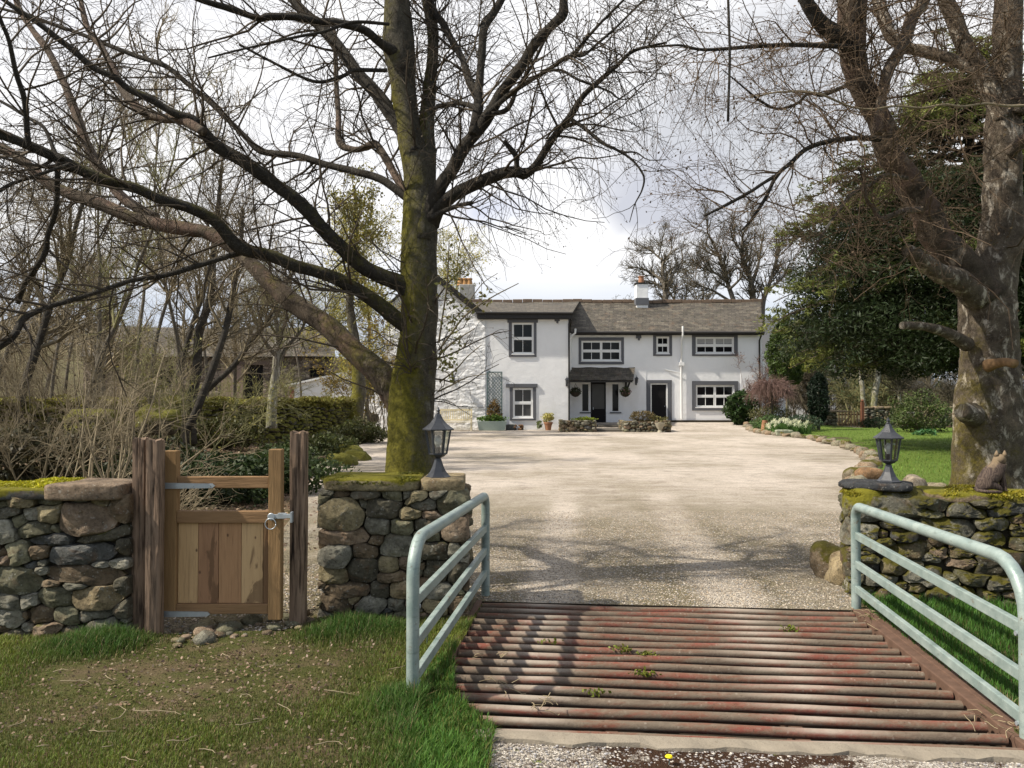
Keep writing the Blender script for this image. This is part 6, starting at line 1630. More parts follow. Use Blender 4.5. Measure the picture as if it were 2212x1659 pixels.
limb([(135, 345, 5), (118, 327, 4.5), (96, 277, 4), (62, 255, 4), (30, 235, 3.5), (0, 218, 3)], 5.8, 5.9, seed=17, sides=8)
limb([(150, 355, 4), (60, 385, 4), (20, 400, 4), (-30, 430, 3.5)], 5.8, 5.5, seed=18, sides=8)
# right side
limb([(918, 470, 20), (935, 435, 17), (958, 392, 15), (982, 358, 14.5), (998, 325, 14), (1038, 274, 13.5), (1063, 236, 12.5), (1082, 202, 12), (1106, 170, 11.5), (1123, 149, 11), (1157, 93, 10.5), (1191, 56, 9.5), (1216, 31, 11), (1218, -10, 8), (1225, -80, 6)], TD, 6.5, M_bark1b, sides=14, seed=19)
limb([(1020, 290, 10), (1033, 230, 10.5), (1033, 199, 9.5), (1040, 124, 9), (1045, 62, 9), (1064, 31, 8.5), (1082, 0, 8), (1110, -60, 6)], 6.85, 7.2, seed=20)
limb([(1034, 205, 8), (1010, 165, 8), (1000, 130, 7.5), (975, 85, 7.5), (958, 53, 7.5), (935, 20, 8), (925, -30, 7)], 6.95, 7.5, seed=21)
limb([(1050, 255, 7), (1061, 239, 6.5), (1107, 199, 6), (1145, 174, 5.5), (1182, 152, 5), (1213, 131, 4.8), (1238, 118, 5), (1269, 81, 3.5), (1300, 47, 3), (1347, 0, 2.6), (1400, -50, 2)], 6.8, 6.0, seed=22, sides=10)
limb([(1182, 153, 3.5), (1213, 152, 3.2), (1247, 171, 3), (1285, 185, 2.8), (1319, 199, 2.4), (1337, 213, 1.8), (1360, 212, 1.3), (1395, 190, 1)], 6.4, 6.1, seed=23, sides=8)
limb([(1062, 245, 5), (1090, 240, 6), (1105, 222, 5), (1118, 190, 4), (1150, 140, 3.6), (1175, 90, 3.3), (1200, 50, 3), (1225, 0, 2.5)], 6.75, 6.9, seed=24, sides=8)
limb([(1240, 118, 4), (1260, 120, 3), (1290, 95, 3), (1330, 60, 2.6), (1370, 20, 2), (1410, -20, 1.8)], 6.3, 6.4, seed=25, sides=8)
limb([(1036, 235, 6), (1000, 224, 5.5), (970, 225, 5), (945, 230, 6)], 6.95, 7.3, seed=26, sides=8)
limb([(925, 475, 20), (945, 450, 16), (975, 425, 14), (1020, 401, 13.5), (1082, 376, 12.5), (1120, 372, 12.5), (1132, 378, 10.5), (1157, 358, 9), (1178, 325, 8.5), (1194, 299, 8), (1229, 255, 7.5), (1257, 211, 6.5), (1285, 183, 6), (1331, 143, 5), (1365, 112, 4), (1403, 100, 3), (1440, 92, 2)], TD, 6.4, M_bark1b, sides=14, seed=27)
limb([(1229, 255, 5), (1263, 277, 4.2), (1300, 308, 3.8), (1331, 323, 3.2), (1365, 345, 2.7), (1390, 379, 2.2), (1387, 410, 1.7), (1371, 442, 1.2), (1360, 480, .8)], 6.62, 6.3, seed=28, sides=8)
limb([(1122, 378, 6.5), (1117, 360, 6), (1114, 336, 6), (1100, 318, 5.5), (1088, 304, 5)], 6.8, 6.7, seed=29, sides=9)
limb([(1331, 323, 2.4), (1350, 328, 2), (1375, 330, 1.8), (1400, 345, 1.2), (1440, 345, .9)], 6.4, 6.1, seed=30, sides=6)
limb([(935, 470, 8), (950, 460, 6), (985, 446, 5), (1020, 438, 4.5)], 7.0, 6.8, seed=31, sides=9)
limb([(1180, 300, 2), (1200, 275, 2.5), (1225, 265, 2)], 6.6, 6.5, seed=32, sides=6, keep=False)
# bare leafy shoots at the trunk side
for q in ([(948, 756, 2.2), (975, 720, 2), (1007, 680, 1.8), (1061, 643, 1.4), (1120, 612, .9)], [(946, 846, 2.2), (975, 832, 1.8), (1010, 815, 1.2), (1050, 808, .8)], [(950, 825, 2), (983, 800, 1.6), (1010, 770, 1.3), (1040, 745, .8)],
          [(948, 740, 2.5), (955, 690, 2.2), (964, 630, 2), (968, 577, 1.6), (970, 520, 1)], [(968, 700, 1.5), (1000, 670, 1.2), (1040, 615, .9), (1075, 590, .6)], [(948, 765, 2), (985, 735, 1.6), (1025, 710, 1)]):
    limb(q, 7.0, 6.6, M_twig_b, 'shoot', sides=6, keep=False, rough=.02)

BT = stack_tubes(TR)
s1 = spawn(*BT, 500, (.5, 1.5), K=7, ang=(30, 70), up=.03, wob=.15, rr=(.5, .014), rmin=.004, t0=.12, fall=.4)
s2 = spawn(*s1, 2300, (.25, .8), K=6, ang=(30, 70), wob=.25, rr=(.65, .006), rmin=.0024, droop=.10)
s3 = spawn(*s2, 6500, (.12, .45), K=5, ang=(25, 65), wob=.25, rr=(.7, .003), rmin=.0013, droop=.16, taper=.5)
twig_object('twigs', [s1, s2, s3], M_twig_d, tree)
# hanging fine birch curtains on the right hand limbs
HT = stack_tubes([TR[i] for i in (17, 20, 21, 25, 26, 28)] if len(TR) > 28 else TR[-8:])
h1 = spawn(*HT, 170, (.4, 1.0), K=7, ang=(40, 90), wob=.2, rr=(.5, .006), rmin=.003, t0=.3, fall=.2, droop=.2)
h2 = spawn(*h1, 1300, (.25, .8), K=7, ang=(20, 60), wob=.16, rr=(.7, .003), rmin=.0016, droop=.4, taper=.5)
twig_object('twigs', [h1, h2], M_twig_d, tree)
tips = h2[0][:, -1]; bud = s3[0][rng.choice(len(s3[0]), 2500, False), -1]
leafcards(np.vstack([tips, bud]), .012, M_leaf, 'buds', tree, col=(.10, .07, .04))
q = np.vstack([np.array(P(px + random.gauss(0, 9), py + random.gauss(0, 14), 6.85))[None] for px, py in [(968, 600), (966, 640), (972, 560), (985, 690), (1010, 665), (1000, 590), (990, 740), (965, 700), (1045, 640), (960, 780), (975, 800)] for _ in range(34)])
leafcards(q, .025, M_leaf, 'leaves', tree, col=(.20, .19, .06))

M_twig_r = mat_twig('twig_reddish', (.075, .052, .036), (.16, .115, .075))
# ------------------------------------------------------------ right hand tree
T2 = 10.0; TR2 = []
tree2 = empty('flaky_birch', (X(2137, T2), T2, 0), 'huge birch with peeling bark and sawn limb stubs behind the right wall', 'tree')
def l2(lst, d0, d1, mat=None, name='branch', **k): return limb(lst, d0, d1, mat or M_bark2, name, parent=tree2, store=TR2, **k)
l2([(2137, 1140, 84), (2137, 1060, 72), (2136, 1000, 68), (2134, 930, 66), (2135, 870, 62), (2138, 800, 56), (2136, 730, 55), (2134, 670, 54), (2134, 620, 52), (2150, 560, 44), (2164, 510, 42), (2166, 467, 38), (2166, 373, 37), (2166, 280, 35), (2174, 187, 30), (2176, 93, 28), (2179, 0, 27), (2185, -150, 22)], T2, T2 + .3, None, 'trunk', sides=34, seed=41, rough=.07)
l2([(2130, 640, 40), (2100, 600, 38), (2050, 545, 35), (2013, 495, 31), (1995, 451, 29), (1948, 373, 28), (1917, 327, 26), (1902, 264, 25), (1877, 218, 25), (1848, 155, 26), (1840, 93, 28), (1840, 47, 28), (1843, -10, 28), (1845, -120, 20)], T2, 9.2, M_bark1q, 'trunk', sides=22, seed=42)
l2([(1840, 95, 20), (1809, 78, 20), (1771, 47, 17), (1756, 25, 16), (1740, 0, 14), (1715, -60, 11)], 9.3, 9.0, M_bark1b, seed=43, sides=12)
l2([(2166, 260, 20), (2135, 187, 19), (2110, 140, 19), (2088, 109, 18), (2057, 31, 17), (2042, 0, 15), (2020, -80, 12)], 10.1, 10.4, seed=44)
l2([(2115, 155, 13), (2060, 130, 12), (2000, 112, 12), (1964, 103, 11), (1930, 85, 12), (1917, 62, 13), (1896, 0, 12), (1885, -60, 10)], 10.2, 10.8, seed=45)
l2([(1895, 290, 11), (1902, 233, 11), (1917, 156, 12), (1952, 93, 13), (1970, 40, 14), (1995, 0, 14), (2015, -60, 12)], 9.2, 9.6, M_bark1p, seed=46)
l2([(2090, 745, 16), (2060, 726, 13), (2038, 716, 11.5), (1995, 705, 9.5), (1949, 703, 8.5)], 9.9, 9.3, seed=47, rough=.05)
l2([(2110, 640, 30), (2063, 602, 24), (2030, 590, 20), (2006, 573, 18), (1975, 550, 15), (1960, 540, 13)], 9.9, 9.2, seed=48)
l2([(2135, 790, 16), (2150, 786, 11), (2170, 782, 10), (2185, 784, 10), (2193, 785, 9.5)], 9.8, 9.35, flat('orange_stub', (.22, .135, .07), .9, .1, var=.7, vs=22, bump=1), seed=49, keep=False)
l2([(2110, 900, 26), (2088, 892, 22), (2076, 888, 15)], 9.9, 9.6, seed=50, sides=14, keep=False)

l2([(1990, 452, 8), (1948, 457, 6.5), (1902, 473, 5.5), (1886, 450, 4.5), (1871, 429, 4), (1861, 373, 3.5), (1852, 361, 3)], 9.4, 8.9, M_bark1p, seed=52, sides=8)
l2([(1960, 385, 5), (1914, 378, 4.5), (1880, 400, 4), (1840, 420, 3.6), (1793, 482, 3), (1771, 516, 2.5), (1745, 560, 2)], 9.2, 8.6, seed=53, sides=8)
l2([(1900, 300, 8), (1860, 298, 6.5), (1825, 300, 6), (1778, 308, 5.5), (1740, 323, 5), (1709, 351, 4.6), (1678, 379, 4.4), (1653, 429, 3.8), (1622, 476, 3), (1600, 500, 2)], 9.1, 8.4, M_bark1b, seed=54, sides=10)
l2([(1680, 377, 4), (1650, 395, 3.8), (1621, 414, 3.6), (1570, 442, 3.2), (1522, 466, 2.6)], 8.6, 8.3, M_bark1b, seed=55, sides=8)
l2([(1850, 105, 8), (1805, 100, 6), (1750, 98, 5.2), (1700, 97, 5), (1660, 99, 4.6), (1620, 101, 4.2), (1560, 106, 3.8), (1512, 107, 3.2), (1468, 98, 2.4), (1430, 100, 2), (1380, 105, 1.4)], 9.2, 8.2, M_bark1b, seed=56, sides=9)
l2([(2240, 226, 3), (2180, 229, 2.6), (2130, 224, 2.6), (2080, 230, 2.4), (2040, 226, 2.4), (1990, 233, 2.2), (1933, 229, 2.2), (1885, 236, 2), (1840, 231, 2), (1800, 215, 2.8), (1777, 205, 3), (1746, 199, 2.4), (1684, 199, 2), (1634, 208, 1.4)], 8.9, 8.5, M_twig_l, seed=57, sides=7)
l2([(1850, 178, 6), (1824, 187, 5), (1777, 205, 4.4), (1746, 202, 3.6), (1721, 224, 3.4), (1678, 235, 3), (1638, 215, 2.6), (1622, 202, 2.3), (1590, 175, 1.6), (1560, 150, 1)], 9.2, 8.6, M_bark1b, seed=58, sides=8)
l2([(2200, 245, 14), (2230, 190, 12), (2260, 100, 10)], 10.0, 9.8, seed=59)
l2([(2180, 330, 14), (2215, 300, 12), (2260, 260, 10)], 10.0, 9.5, M_bark1p, seed=60)
BT2 = stack_tubes(TR2)
s1 = spawn(*BT2, 420, (.6, 2.0), K=7, ang=(35, 85), wob=.25, rr=(.45, .013), rmin=.004, t0=.12, fall=.3)
# fewer low on the trunk
keep_ = (s1[0][:, 0, 2] > 3.3); s1 = (s1[0][keep_], s1[1][keep_])
s2 = spawn(*s1, 2600, (.3, 1.0), K=6, ang=(30, 70), wob=.28, rr=(.65, .005), rmin=.0026, droop=.08)
s3 = spawn(*s2, 7500, (.15, .5), K=5, ang=(25, 65), wob=.28, rr=(.7, .003), rmin=.0018, droop=.1, taper=.5)
twig_object('twigs', [s1, s2, s3], M_twig_r, tree2)
leafcards(s3[0][:4500, -1], .02, M_leaf, 'buds', tree2, col=(.11, .075, .045))
# the straight dead stick hanging at the top
st = MB(); pts = [P(1574.5 + 2 * math.sin(k * .9), -260 + 522 * k / 12, 6.0) for k in range(13)]; st.tube(pts, [.009] * 6 + [.010] * 7, 7)
tag(st.build('hanging_pole', M_bark1b, smooth=True), 'straight dark dead stick hanging down from above at the top of the drive', 'branch')

# ------------------------------------------------------------ generic bare trees, shared meshes
def make_bare(name, h, spread, mat_t, mat_w, seed, n1=16, n2=260, n3=2200, trunk_r=.13, r3=.006, upb=.25, stems=1, lean=.06, leaf=None, nleaf=0, lsize=.05, base=.22, n4=0):
    global rng
    keep = rng; rng = np.random.default_rng(seed)
    e = empty(name, (0, 0, 0))
    T_ = []
    for s_ in range(stems):
        a = rng.uniform(0, 6.28); p = np.array([0.0, 0, -.3]) + (np.array([math.cos(a), math.sin(a), 0]) * .15 if stems > 1 else 0); d = np.array([rng.normal() * lean + (math.cos(a) * .25 if stems > 1 else 0), rng.normal() * lean + (math.sin(a) * .25 if stems > 1 else 0), 1.0]); L_ = h * rng.uniform(.85, 1.0)
        pts = [p]
        for k in range(12): d = d + rng.normal(size=3) * .07; d[2] = max(d[2], .7); d /= np.linalg.norm(d); p = p + d * L_ / 12; pts.append(p)
        r0 = trunk_r * rng.uniform(.8, 1.1); T_.append(resample([Vector(q) for q in pts], list(r0 * (1 - .88 * np.linspace(0, 1, 13) ** .8)), 24))
    Pn = np.array([q[0] for q in T_]); Rn = np.array([q[1] for q in T_])
    b1 = spawn(Pn, Rn, n1 * stems, (spread * .7, spread * 1.25), K=9, ang=(35, 60), up=upb * .3, wob=.12, rr=(.62, 1), rmin=.02, t0=base, fall=.62)
    V, Q = tubes(Pn, Rn, 9); V1, Q1 = tubes(b1[0], b1[1], 6)
    mesh_np('trunk', V, Fq=Q, mat=mat_t, parent=e)
    b2 = spawn(b1[0], b1[1], n2, (spread * .25, spread * .6), K=7, ang=(30, 60), up=upb * .25, wob=.18, rr=(.6, .05), rmin=.010, t0=.15, fall=.5)
    b3 = spawn(b2[0], b2[1], n3, (spread * .10, spread * .32), K=5, ang=(25, 60), up=upb * .15, wob=.22, rr=(.6, .02), rmin=r3, t0=.1, fall=.4)
    V2, Q2 = tubes(b2[0], b2[1], 4); V3, Q3 = tubes(b3[0], b3[1], 3)
    Vs = [V1, V2, V3]; Qs = [Q1, Q2 + len(V1), Q3 + len(V1) + len(V2)]
    if n4:
        b4 = spawn(b3[0], b3[1], n4, (spread * .05, spread * .16), K=4, ang=(25, 60), up=.02, wob=.25, rr=(.7, .01), rmin=r3 * .8, fall=.3); V4, Q4 = tubes(b4[0], b4[1], 3); Vs.append(V4); Qs.append(Q4 + len(V1) + len(V2) + len(V3))
    mesh_np('crown', np.concatenate(Vs), Fq=np.concatenate(Qs), mat=mat_w, parent=e)
    if leaf is not None:
        src = b3[0][rng.integers(0, len(b3[0]), nleaf), rng.integers(1, 5, nleaf)] + rng.normal(size=(nleaf, 3)) * .04
        leafcards(src, lsize, M_leaf, 'leaves', e, col=leaf, colvar=.4)
    rng = keep
    return e
def place(proto, used, loc, s=1.0, rz=0.0, label=None, cat='tree', group=None, sz=None):
    if id(proto) not in used: used.add(id(proto)); o = proto
    else:
        o = proto.copy(); C.objects.link(o)
        for ch in proto.children:
            c = ch.copy(); C.objects.link(c); c.parent = o
    o.location = loc; o.scale = (s, s, sz or s); o.rotation_euler = (0, 0, rz)
    return tag(o, label, cat, group)
used = set()
A = make_bare('bare_tree', 11, 3.2, M_bark_far, M_twig_l, 101, n1=16, n2=200, n3=1500, trunk_r=.13, r3=.0045)
B = make_bare('bare_tree', 13, 3.6, M_bark1b, M_twig_b, 102, n1=17, n2=210, n3=1600, trunk_r=.15, stems=1, r3=.0045)
Cc_ = make_bare('bare_tree', 9, 2.6, M_bark_far, M_twig_g, 103, n1=12, n2=160, n3=1200, trunk_r=.085, stems=2, r3=.0045)
Dd = make_bare('slender_tree', 12, 2.0, M_bark_far, M_twig_l, 104, n1=17, n2=170, n3=1100, trunk_r=.08, r3=.0045, lean=.03, upb=.5)
woods = []
wr_ = random.Random(8)
spots = [(40, 19, B, .9), (-60, 15, A, .7), (110, 24, Dd, 1.0), (165, 19, Cc_, 1.0), (235, 28, A, 1.0), (285, 22, Dd, 1.1), (325, 18, Dd, .9), (368, 27, B, .95), (398, 21, Dd, 1.05),
         (445, 30, Dd, 1.1), (505, 36, A, .95), (650, 42, Dd, 1.1), (-20, 32, B, 1.1), (90, 38, A, 1.1), (200, 42, B, 1.0), (330, 44, A, 1.0), (440, 50, Dd, 1.3),
         (720, 52, A, 1.0), (560, 54, B, .9), (250, 58, B, 1.1), (20, 52, A, 1.1), (140, 30, Dd, 1.1), (870, 60, A, .9)]
LABW = {id(A): 'bare grey stemmed tree standing in the wood left of the farmhouse', id(B): 'dark bare tree standing in the wood left of the farmhouse', id(Cc_): 'twin stemmed bare greenish tree in the thicket behind the gate', id(Dd): 'slender straight bare tree in the wood left of the farmhouse'}
for px, d, pr, s_ in spots:
    x = X(px, d); place(pr, used, (x, d, gz(x, d) - .05), s_, wr_.uniform(0, 6.3), LABW[id(pr)], 'tree', {id(A): 'grey bare trees of the left wood', id(B): 'dark bare trees of the left wood', id(Cc_): 'twin stemmed thicket trees', id(Dd): 'slender trees of the left wood'}[id(pr)])
# the pale stemmed young tree by the mossy wall and the leaning stems near it
d_ = 25; x = X(594, d_)
e = empty('pale_tree', (x, d_, gz(x, d_)), 'young tree with a smooth pale trunk and mossy foot in front of the mossy wall', 'tree')
p, r_ = limb([(587, 925, 12), (588, 880, 10), (593, 830, 9), (597, 790, 8.5), (600, 740, 6), (596, 690, 4), (588, 640, 3), (584, 560, 2)], d_, d_, M_bark_w, 'trunk', parent=e, sides=12, seed=71, keep=False)
lm = [(p, r_)]
for q in ([(599, 790, 6), (620, 750, 4.5), (650, 715, 3), (670, 670, 2)], [(597, 770, 5), (570, 735, 3.5), (550, 690, 2.5), (530, 640, 1.6)], [(600, 740, 4), (615, 700, 3), (625, 640, 2)], [(595, 720, 3), (575, 680, 2), (565, 620, 1.4)]):
    lm.append(limb(q, d_, d_ + random.uniform(-1, 1), M_bark_far, 'branch', parent=e, sides=8, keep=False))
bt = stack_tubes(lm); a1 = spawn(*bt, 120, (.8, 2.0), K=6, ang=(25, 60), up=.08, wob=.2, rr=(.6, .03), rmin=.01, t0=.4); a2 = spawn(*a1, 900, (.3, .9), K=5, ang=(25, 60), up=.05, wob=.2, rr=(.6, .012), rmin=.006); a3 = spawn(*a2, 2500, (.15, .5), K=4, ang=(25, 60), wob=.25, rr=(.7, .008), rmin=.005)
twig_object('crown', [a1, a2, a3], M_twig_g, e)
for k, (q, d_, lab) in enumerate((([(405, 930, 9), (435, 860, 8.5), (465, 780, 8), (490, 700, 7), (505, 620, 6), (520, 540, 4), (525, 450, 3)], 17, 'leaning dark stem rising right of the hazel toward the long limb'),
                                  ([(395, 905, 7), (440, 850, 6.5), (505, 790, 6), (540, 740, 5.5), (580, 690, 4.5), (600, 640, 3.5), (640, 580, 2.5)], 19, 'thin stem leaning right in front of the barn'),
                                  ([(415, 960, 12), (412, 880, 11), (425, 800, 10), (430, 720, 9), (455, 640, 8), (460, 560, 7), (470, 460, 5), (480, 350, 3)], 20, 'straight brown trunk in front of the barn wall'),
                                  ([(762, 930, 19), (770, 880, 16), (775, 840, 15), (772, 790, 13), (765, 730, 11), (755, 660, 9), (760, 580, 7), (770, 500, 5), (765, 400, 3)], 33, 'stout mossy trunk seen under the leaning limb near the white wall'))):
    p0_ = P(q[0][0], q[0][1], d_); e = empty('bare_tree', (p0_.x, d_, gz(p0_.x, d_)), lab, 'tree')
    lm = [limb(q, d_, d_ + .5, M_bark1 if k == 3 else M_bark1b, 'trunk', parent=e, sides=10, seed=80 + k, keep=False)]
    bt = stack_tubes(lm); sc_ = d_ / 22
    a1 = spawn(*bt, 34, (1.0 * sc_, 2.8 * sc_), K=8, ang=(30, 65), up=.1, wob=.2, rr=(.5, .04), rmin=.009, t0=.4); a2 = spawn(*a1, 260, (.4, 1.2), K=6, ang=(25, 60), up=.04, wob=.2, rr=(.6, .010), rmin=.005); a3 = spawn(*a2, 900, (.2, .6), K=4, ang=(25, 60), wob=.25, rr=(.7, .006), rmin=.0038)
    twig_object('crown', [a1, a2, a3], M_twig_b if k != 3 else M_twig_g, e)
    if k == 3:
        src = a3[0][rng.integers(0, len(a3[0]), 5200), rng.integers(1, 4, 5200)] + rng.normal(size=(5200, 3)) * .12; leafcards(src, .08, M_leaf, 'leaves', e, col=(.20, .175, .035), colvar=.45)
# yellowish budding tree behind the trunk
Y1 = make_bare('budding_tree', 12, 3.4, M_bark_far, M_twig_g, 111, n1=20, n2=240, n3=2000, trunk_r=.13, leaf=(.40, .35, .07), nleaf=8500, lsize=.055, base=.15, r3=.005)
for px, d, s_, lab in ((800, 36, 1.05, 'tree with yellow green opening leaves behind the left side of the mossy trunk'), (690, 49, .95, 'smaller tree with yellow green opening leaves above the lean-to shed'), (985, 56, 1.35, 'budding tree behind the farmhouse chimney, just right of the mossy trunk')):
    x = X(px, d); place(Y1, used, (x, d, gz(x, d)), s_, px * .37, lab)
def thicket(name, px0, px1, d0, d1, n, h, mat, label, cat='shrub', r0=.012, lean=(0, 0), leaf=None, nl=0, lsize=.04, fan=.45, tw=2600, c0=None, K=9, rmin=.003, twl=(.2, .6), bend=.0, dens2=6):
    xc = (X(px0, d0) + X(px1, d1)) / 2; dc = (d0 + d1) / 2
    e = empty(name, (xc, dc, gz(xc, dc)), label, cat)
    Pn = np.zeros((n, K, 3)); 
    for i in range(n):
        if c0 is None: d = random.uniform(d0, d1); x = X(random.uniform(px0, px1), d)
        else: a = random.choice(c0); d = a[1] + random.gauss(0, .12); x = X(a[0], a[1]) + random.gauss(0, .12)
        p = np.array([x, d, gz(x, d) - .05]); v = np.array([random.gauss(lean[0], fan), random.gauss(lean[1], fan), 1.0]); v /= np.linalg.norm(v); L_ = h * random.uniform(.55, 1.05)
        for k in range(K):
            Pn[i, k] = p; v = v + np.array([random.gauss(0, .10) + bend * lean[0] * k / K, random.gauss(0, .10), random.gauss(.0, .06) - bend * .1 * k / K]); v /= np.linalg.norm(v); p = p + v * L_ / (K - 1)
    Rn = (r0 * rng.uniform(.6, 1.3, n))[:, None] * np.linspace(1, .3, K)[None, :]
    sets = [(Pn, Rn)]
    a = spawn(Pn, Rn, n * dens2, (h * .15, h * .45), K=6, ang=(20, 55), up=.05, wob=.2, rr=(.7, .012), rmin=rmin * 1.5, t0=.25, fall=.4); b = spawn(*a, tw, twl, K=5, ang=(25, 60), wob=.25, rr=(.7, .006), rmin=rmin)
    V, Q = tubes(Pn, Rn, 6); mesh_np('stems', V, Fq=Q, mat=mat, parent=e)
    twig_object('twigs', [a, b], mat, e)
    if leaf is not None:
        src = b[0][rng.integers(0, len(b[0]), nl), rng.integers(1, 5, nl)] + rng.normal(size=(nl, 3)) * .03; leafcards(src, lsize, M_leaf, 'leaves', e, col=leaf, colvar=.4)
    return e
thicket('hazel', 150, 260, 8.4, 9.2, 15, 2.5, M_twig_l, 'many stemmed pale hazel fanning up behind the left stone wall', r0=.017, lean=(.22, 0), fan=.24, c0=[(165, 8.6), (215, 8.9), (240, 8.7)], tw=420, rmin=.0024, dens2=3)
thicket('hazel', 230, 330, 7.6, 8.2, 30, 1.5, M_twig_l, 'dense bundle of pale whips leaning right, directly behind the split gate post', r0=.007, lean=(.75, 0), fan=.16, c0=[(200, 7.9), (238, 7.7), (262, 7.9)], tw=260, rmin=.002, dens2=2)
thicket('shrub', -60, 150, 9, 13, 13, 2.4, M_twig_b, 'tangled bare brown shrub at the far left behind the wall', r0=.014, fan=.35, tw=800, rmin=.0026, dens2=4)
thicket('shrub', 250, 430, 11, 14.5, 12, 2.3, M_twig_b, 'tangle of bare light twigs filling the thicket behind the gate posts', r0=.014, fan=.34, tw=800, rmin=.003, dens2=4)
thicket('shrub', 20, 300, 15, 19, 16, 3.0, M_twig_b, 'brown twig tangle between the boulders and the wood at the left', r0=.018, fan=.35, tw=1100, dens2=4, rmin=.0038, twl=(.3, .9))
thicket('shrub', 300, 520, 17, 21, 16, 3.2, M_twig_g, 'greenish brown twig tangle in front of the mossy wall', r0=.016, fan=.35, tw=1300, rmin=.0045, twl=(.3, .9), leaf=(.24, .22, .05), nl=500, lsize=.04)
thicket('shrub', -100, 420, 27, 34, 30, 4.0, M_twig_b, 'deep brown mass of bare undergrowth between the wood trunks', r0=.03, fan=.3, tw=2200, dens2=4, rmin=.006, twl=(.5, 1.5))
thicket('shrub', 420, 640, 36, 42, 10, 3.0, M_twig_g, 'bare undergrowth just in front of the brown barn', r0=.025, fan=.3, tw=700, rmin=.008, twl=(.4, 1.0))
thicket('yellow_shrub', 660, 790, 31, 35, 9, 2.2, M_twig_g, 'yellow green shrub in early leaf below the leaning limb', r0=.016, fan=.28, tw=700, rmin=.005, twl=(.3, .8), leaf=(.34, .30, .06), nl=260, lsize=.05)
thicket('yellow_shrub', 790, 850, 36, 38, 18, 5.6, M_twig_b, 'ochre leaved shrub between the mossy trunk and the leaning limb', r0=.02, fan=.2, tw=1800, rmin=.007, twl=(.4, 1.0), leaf=(.30, .22, .05), nl=4800, lsize=.07)

# evergreen undergrowth behind the gate
for k, (px, d, rx, ry, rz_, n, cc, lab) in enumerate(((450, 12.5, 1.15, .9, .44, 7000, (.030, .048, .014), 'dark evergreen bush filling the view over the gate'), (570, 13.8, 1.15, 1.0, .42, 7000, (.033, .052, .014), 'dark evergreen bush to the left of the drive, seen above the gate latch'), (610, 17, 1.1, 1.0, .36, 5500, (.045, .062, .016), 'low olive green bush beside the edge of the drive'),
                                                      (690, 23, 1.0, 1.0, .34, 3800, (.06, .07, .022), 'olive bush at the foot of the mossy wall'), (775, 29, 1.1, 1.0, .5, 3400, (.075, .08, .025), 'yellowish green bush near the end of the mossy wall'), (330, 12.5, 1.1, 1.0, .5, 4500, (.035, .042, .016), 'dark bramble bush behind the split gate post'), (60, 13, 1.6, 1.0, .6, 5000, (.05, .045, .02), 'low dark bramble left of the boulders'), (480, 23.5, 1.4, .8, .6, 3000, (.07, .07, .02), 'mossy scrub at the foot of the field wall, left of the pale trunk'))):
    x = X(px, d); bush('evergreen_bush' if k < 4 else 'bramble_bush', (x, d, gz(x, d) + rz_ * .75), (rx, ry, rz_), n, cc, .055 if k < 3 or k == 5 else .07, lab, 'shrub', ntw=20, lump=.3, shell=.35, aspect=1.8)

# ------------------------------------------------------------ trees behind the house and on the right
F1 = make_bare('round_tree', 9.5, 4.6, M_bark_far, M_twig_far, 121, n1=20, n2=200, n3=1700, trunk_r=.50, r3=.022, upb=.45, base=.12, n4=2600)
F2 = make_bare('broad_tree', 14.5, 6.0, M_bark_far, M_twig_far, 124, n1=20, n2=260, n3=2200, trunk_r=.55, r3=.024, upb=.5, base=.10, stems=2, n4=3400)
def traced_tree(name, px, d, label, limbs, rk, n1, n2, n3, ln=(1.2, 3.0), rmin=.017):
    e = empty(name, (X(px, d), d, gz(X(px, d), d)), label, 'tree'); lm = []
    for i_, q in enumerate(limbs):
        r1 = q[-1]; pts_ = [(a, b, r_) for (a, b), r_ in zip(q[:-1], np.linspace(r1[0], r1[1], len(q) - 1))]
        lm.append(limb(pts_, d, d + (0 if i_ == 0 else random.uniform(-2.5, 2.5)), M_bark_far, 'trunk' if i_ == 0 else 'branch', parent=e, sides=7, seed=200 + rk + i_, keep=False, rough=.05))
    bt = stack_tubes(lm, 16)
    a1 = spawn(*bt, n1, ln, K=6, ang=(25, 55), up=.07, wob=.14, rr=(.6, .08), rmin=rmin * 1.5, t0=.25, fall=.35); a2 = spawn(*a1, n2, (.5, 1.5), K=5, ang=(25, 55), up=.05, wob=.16, rr=(.65, .04), rmin=rmin); a3 = spawn(*a2, n3, (.25, .8), K=4, ang=(25, 55), up=.03, wob=.2, rr=(.7, .03), rmin=rmin * .8)
    twig_object('twigs', [a1, a2, a3], M_twig_far, e)
traced_tree('bare_tree', 1438, 66, 'pale wide headed bare tree rising behind the roof right of the white chimney', [
    [(1440, 690), (1438, 648), (1436, 614), (1431, 582), (1435, 562), (7.5, 2.6)], [(1435, 564), (1421, 554), (1403, 538), (1385, 532), (2.6, 1.2)], [(1437, 618), (1425, 602), (1407, 590), (1385, 580), (1357, 577), (4.2, 1.2)],
    [(1438, 625), (1448, 605), (1455, 590), (1466, 574), (1474, 562), (1472, 540), (4, 1.2)], [(1434, 602), (1447, 582), (1465, 574), (2.6, 1)], [(1423, 555), (1428, 530), (1433, 508), (2, .8)], [(1438, 630), (1413, 610), (1393, 606), (2.6, 1)], [(1441, 640), (1460, 628), (1480, 622), (2.2, .8)], [(1435, 562), (1448, 545), (1452, 525), (2.2, .8)]], 0, 130, 900, 2600)
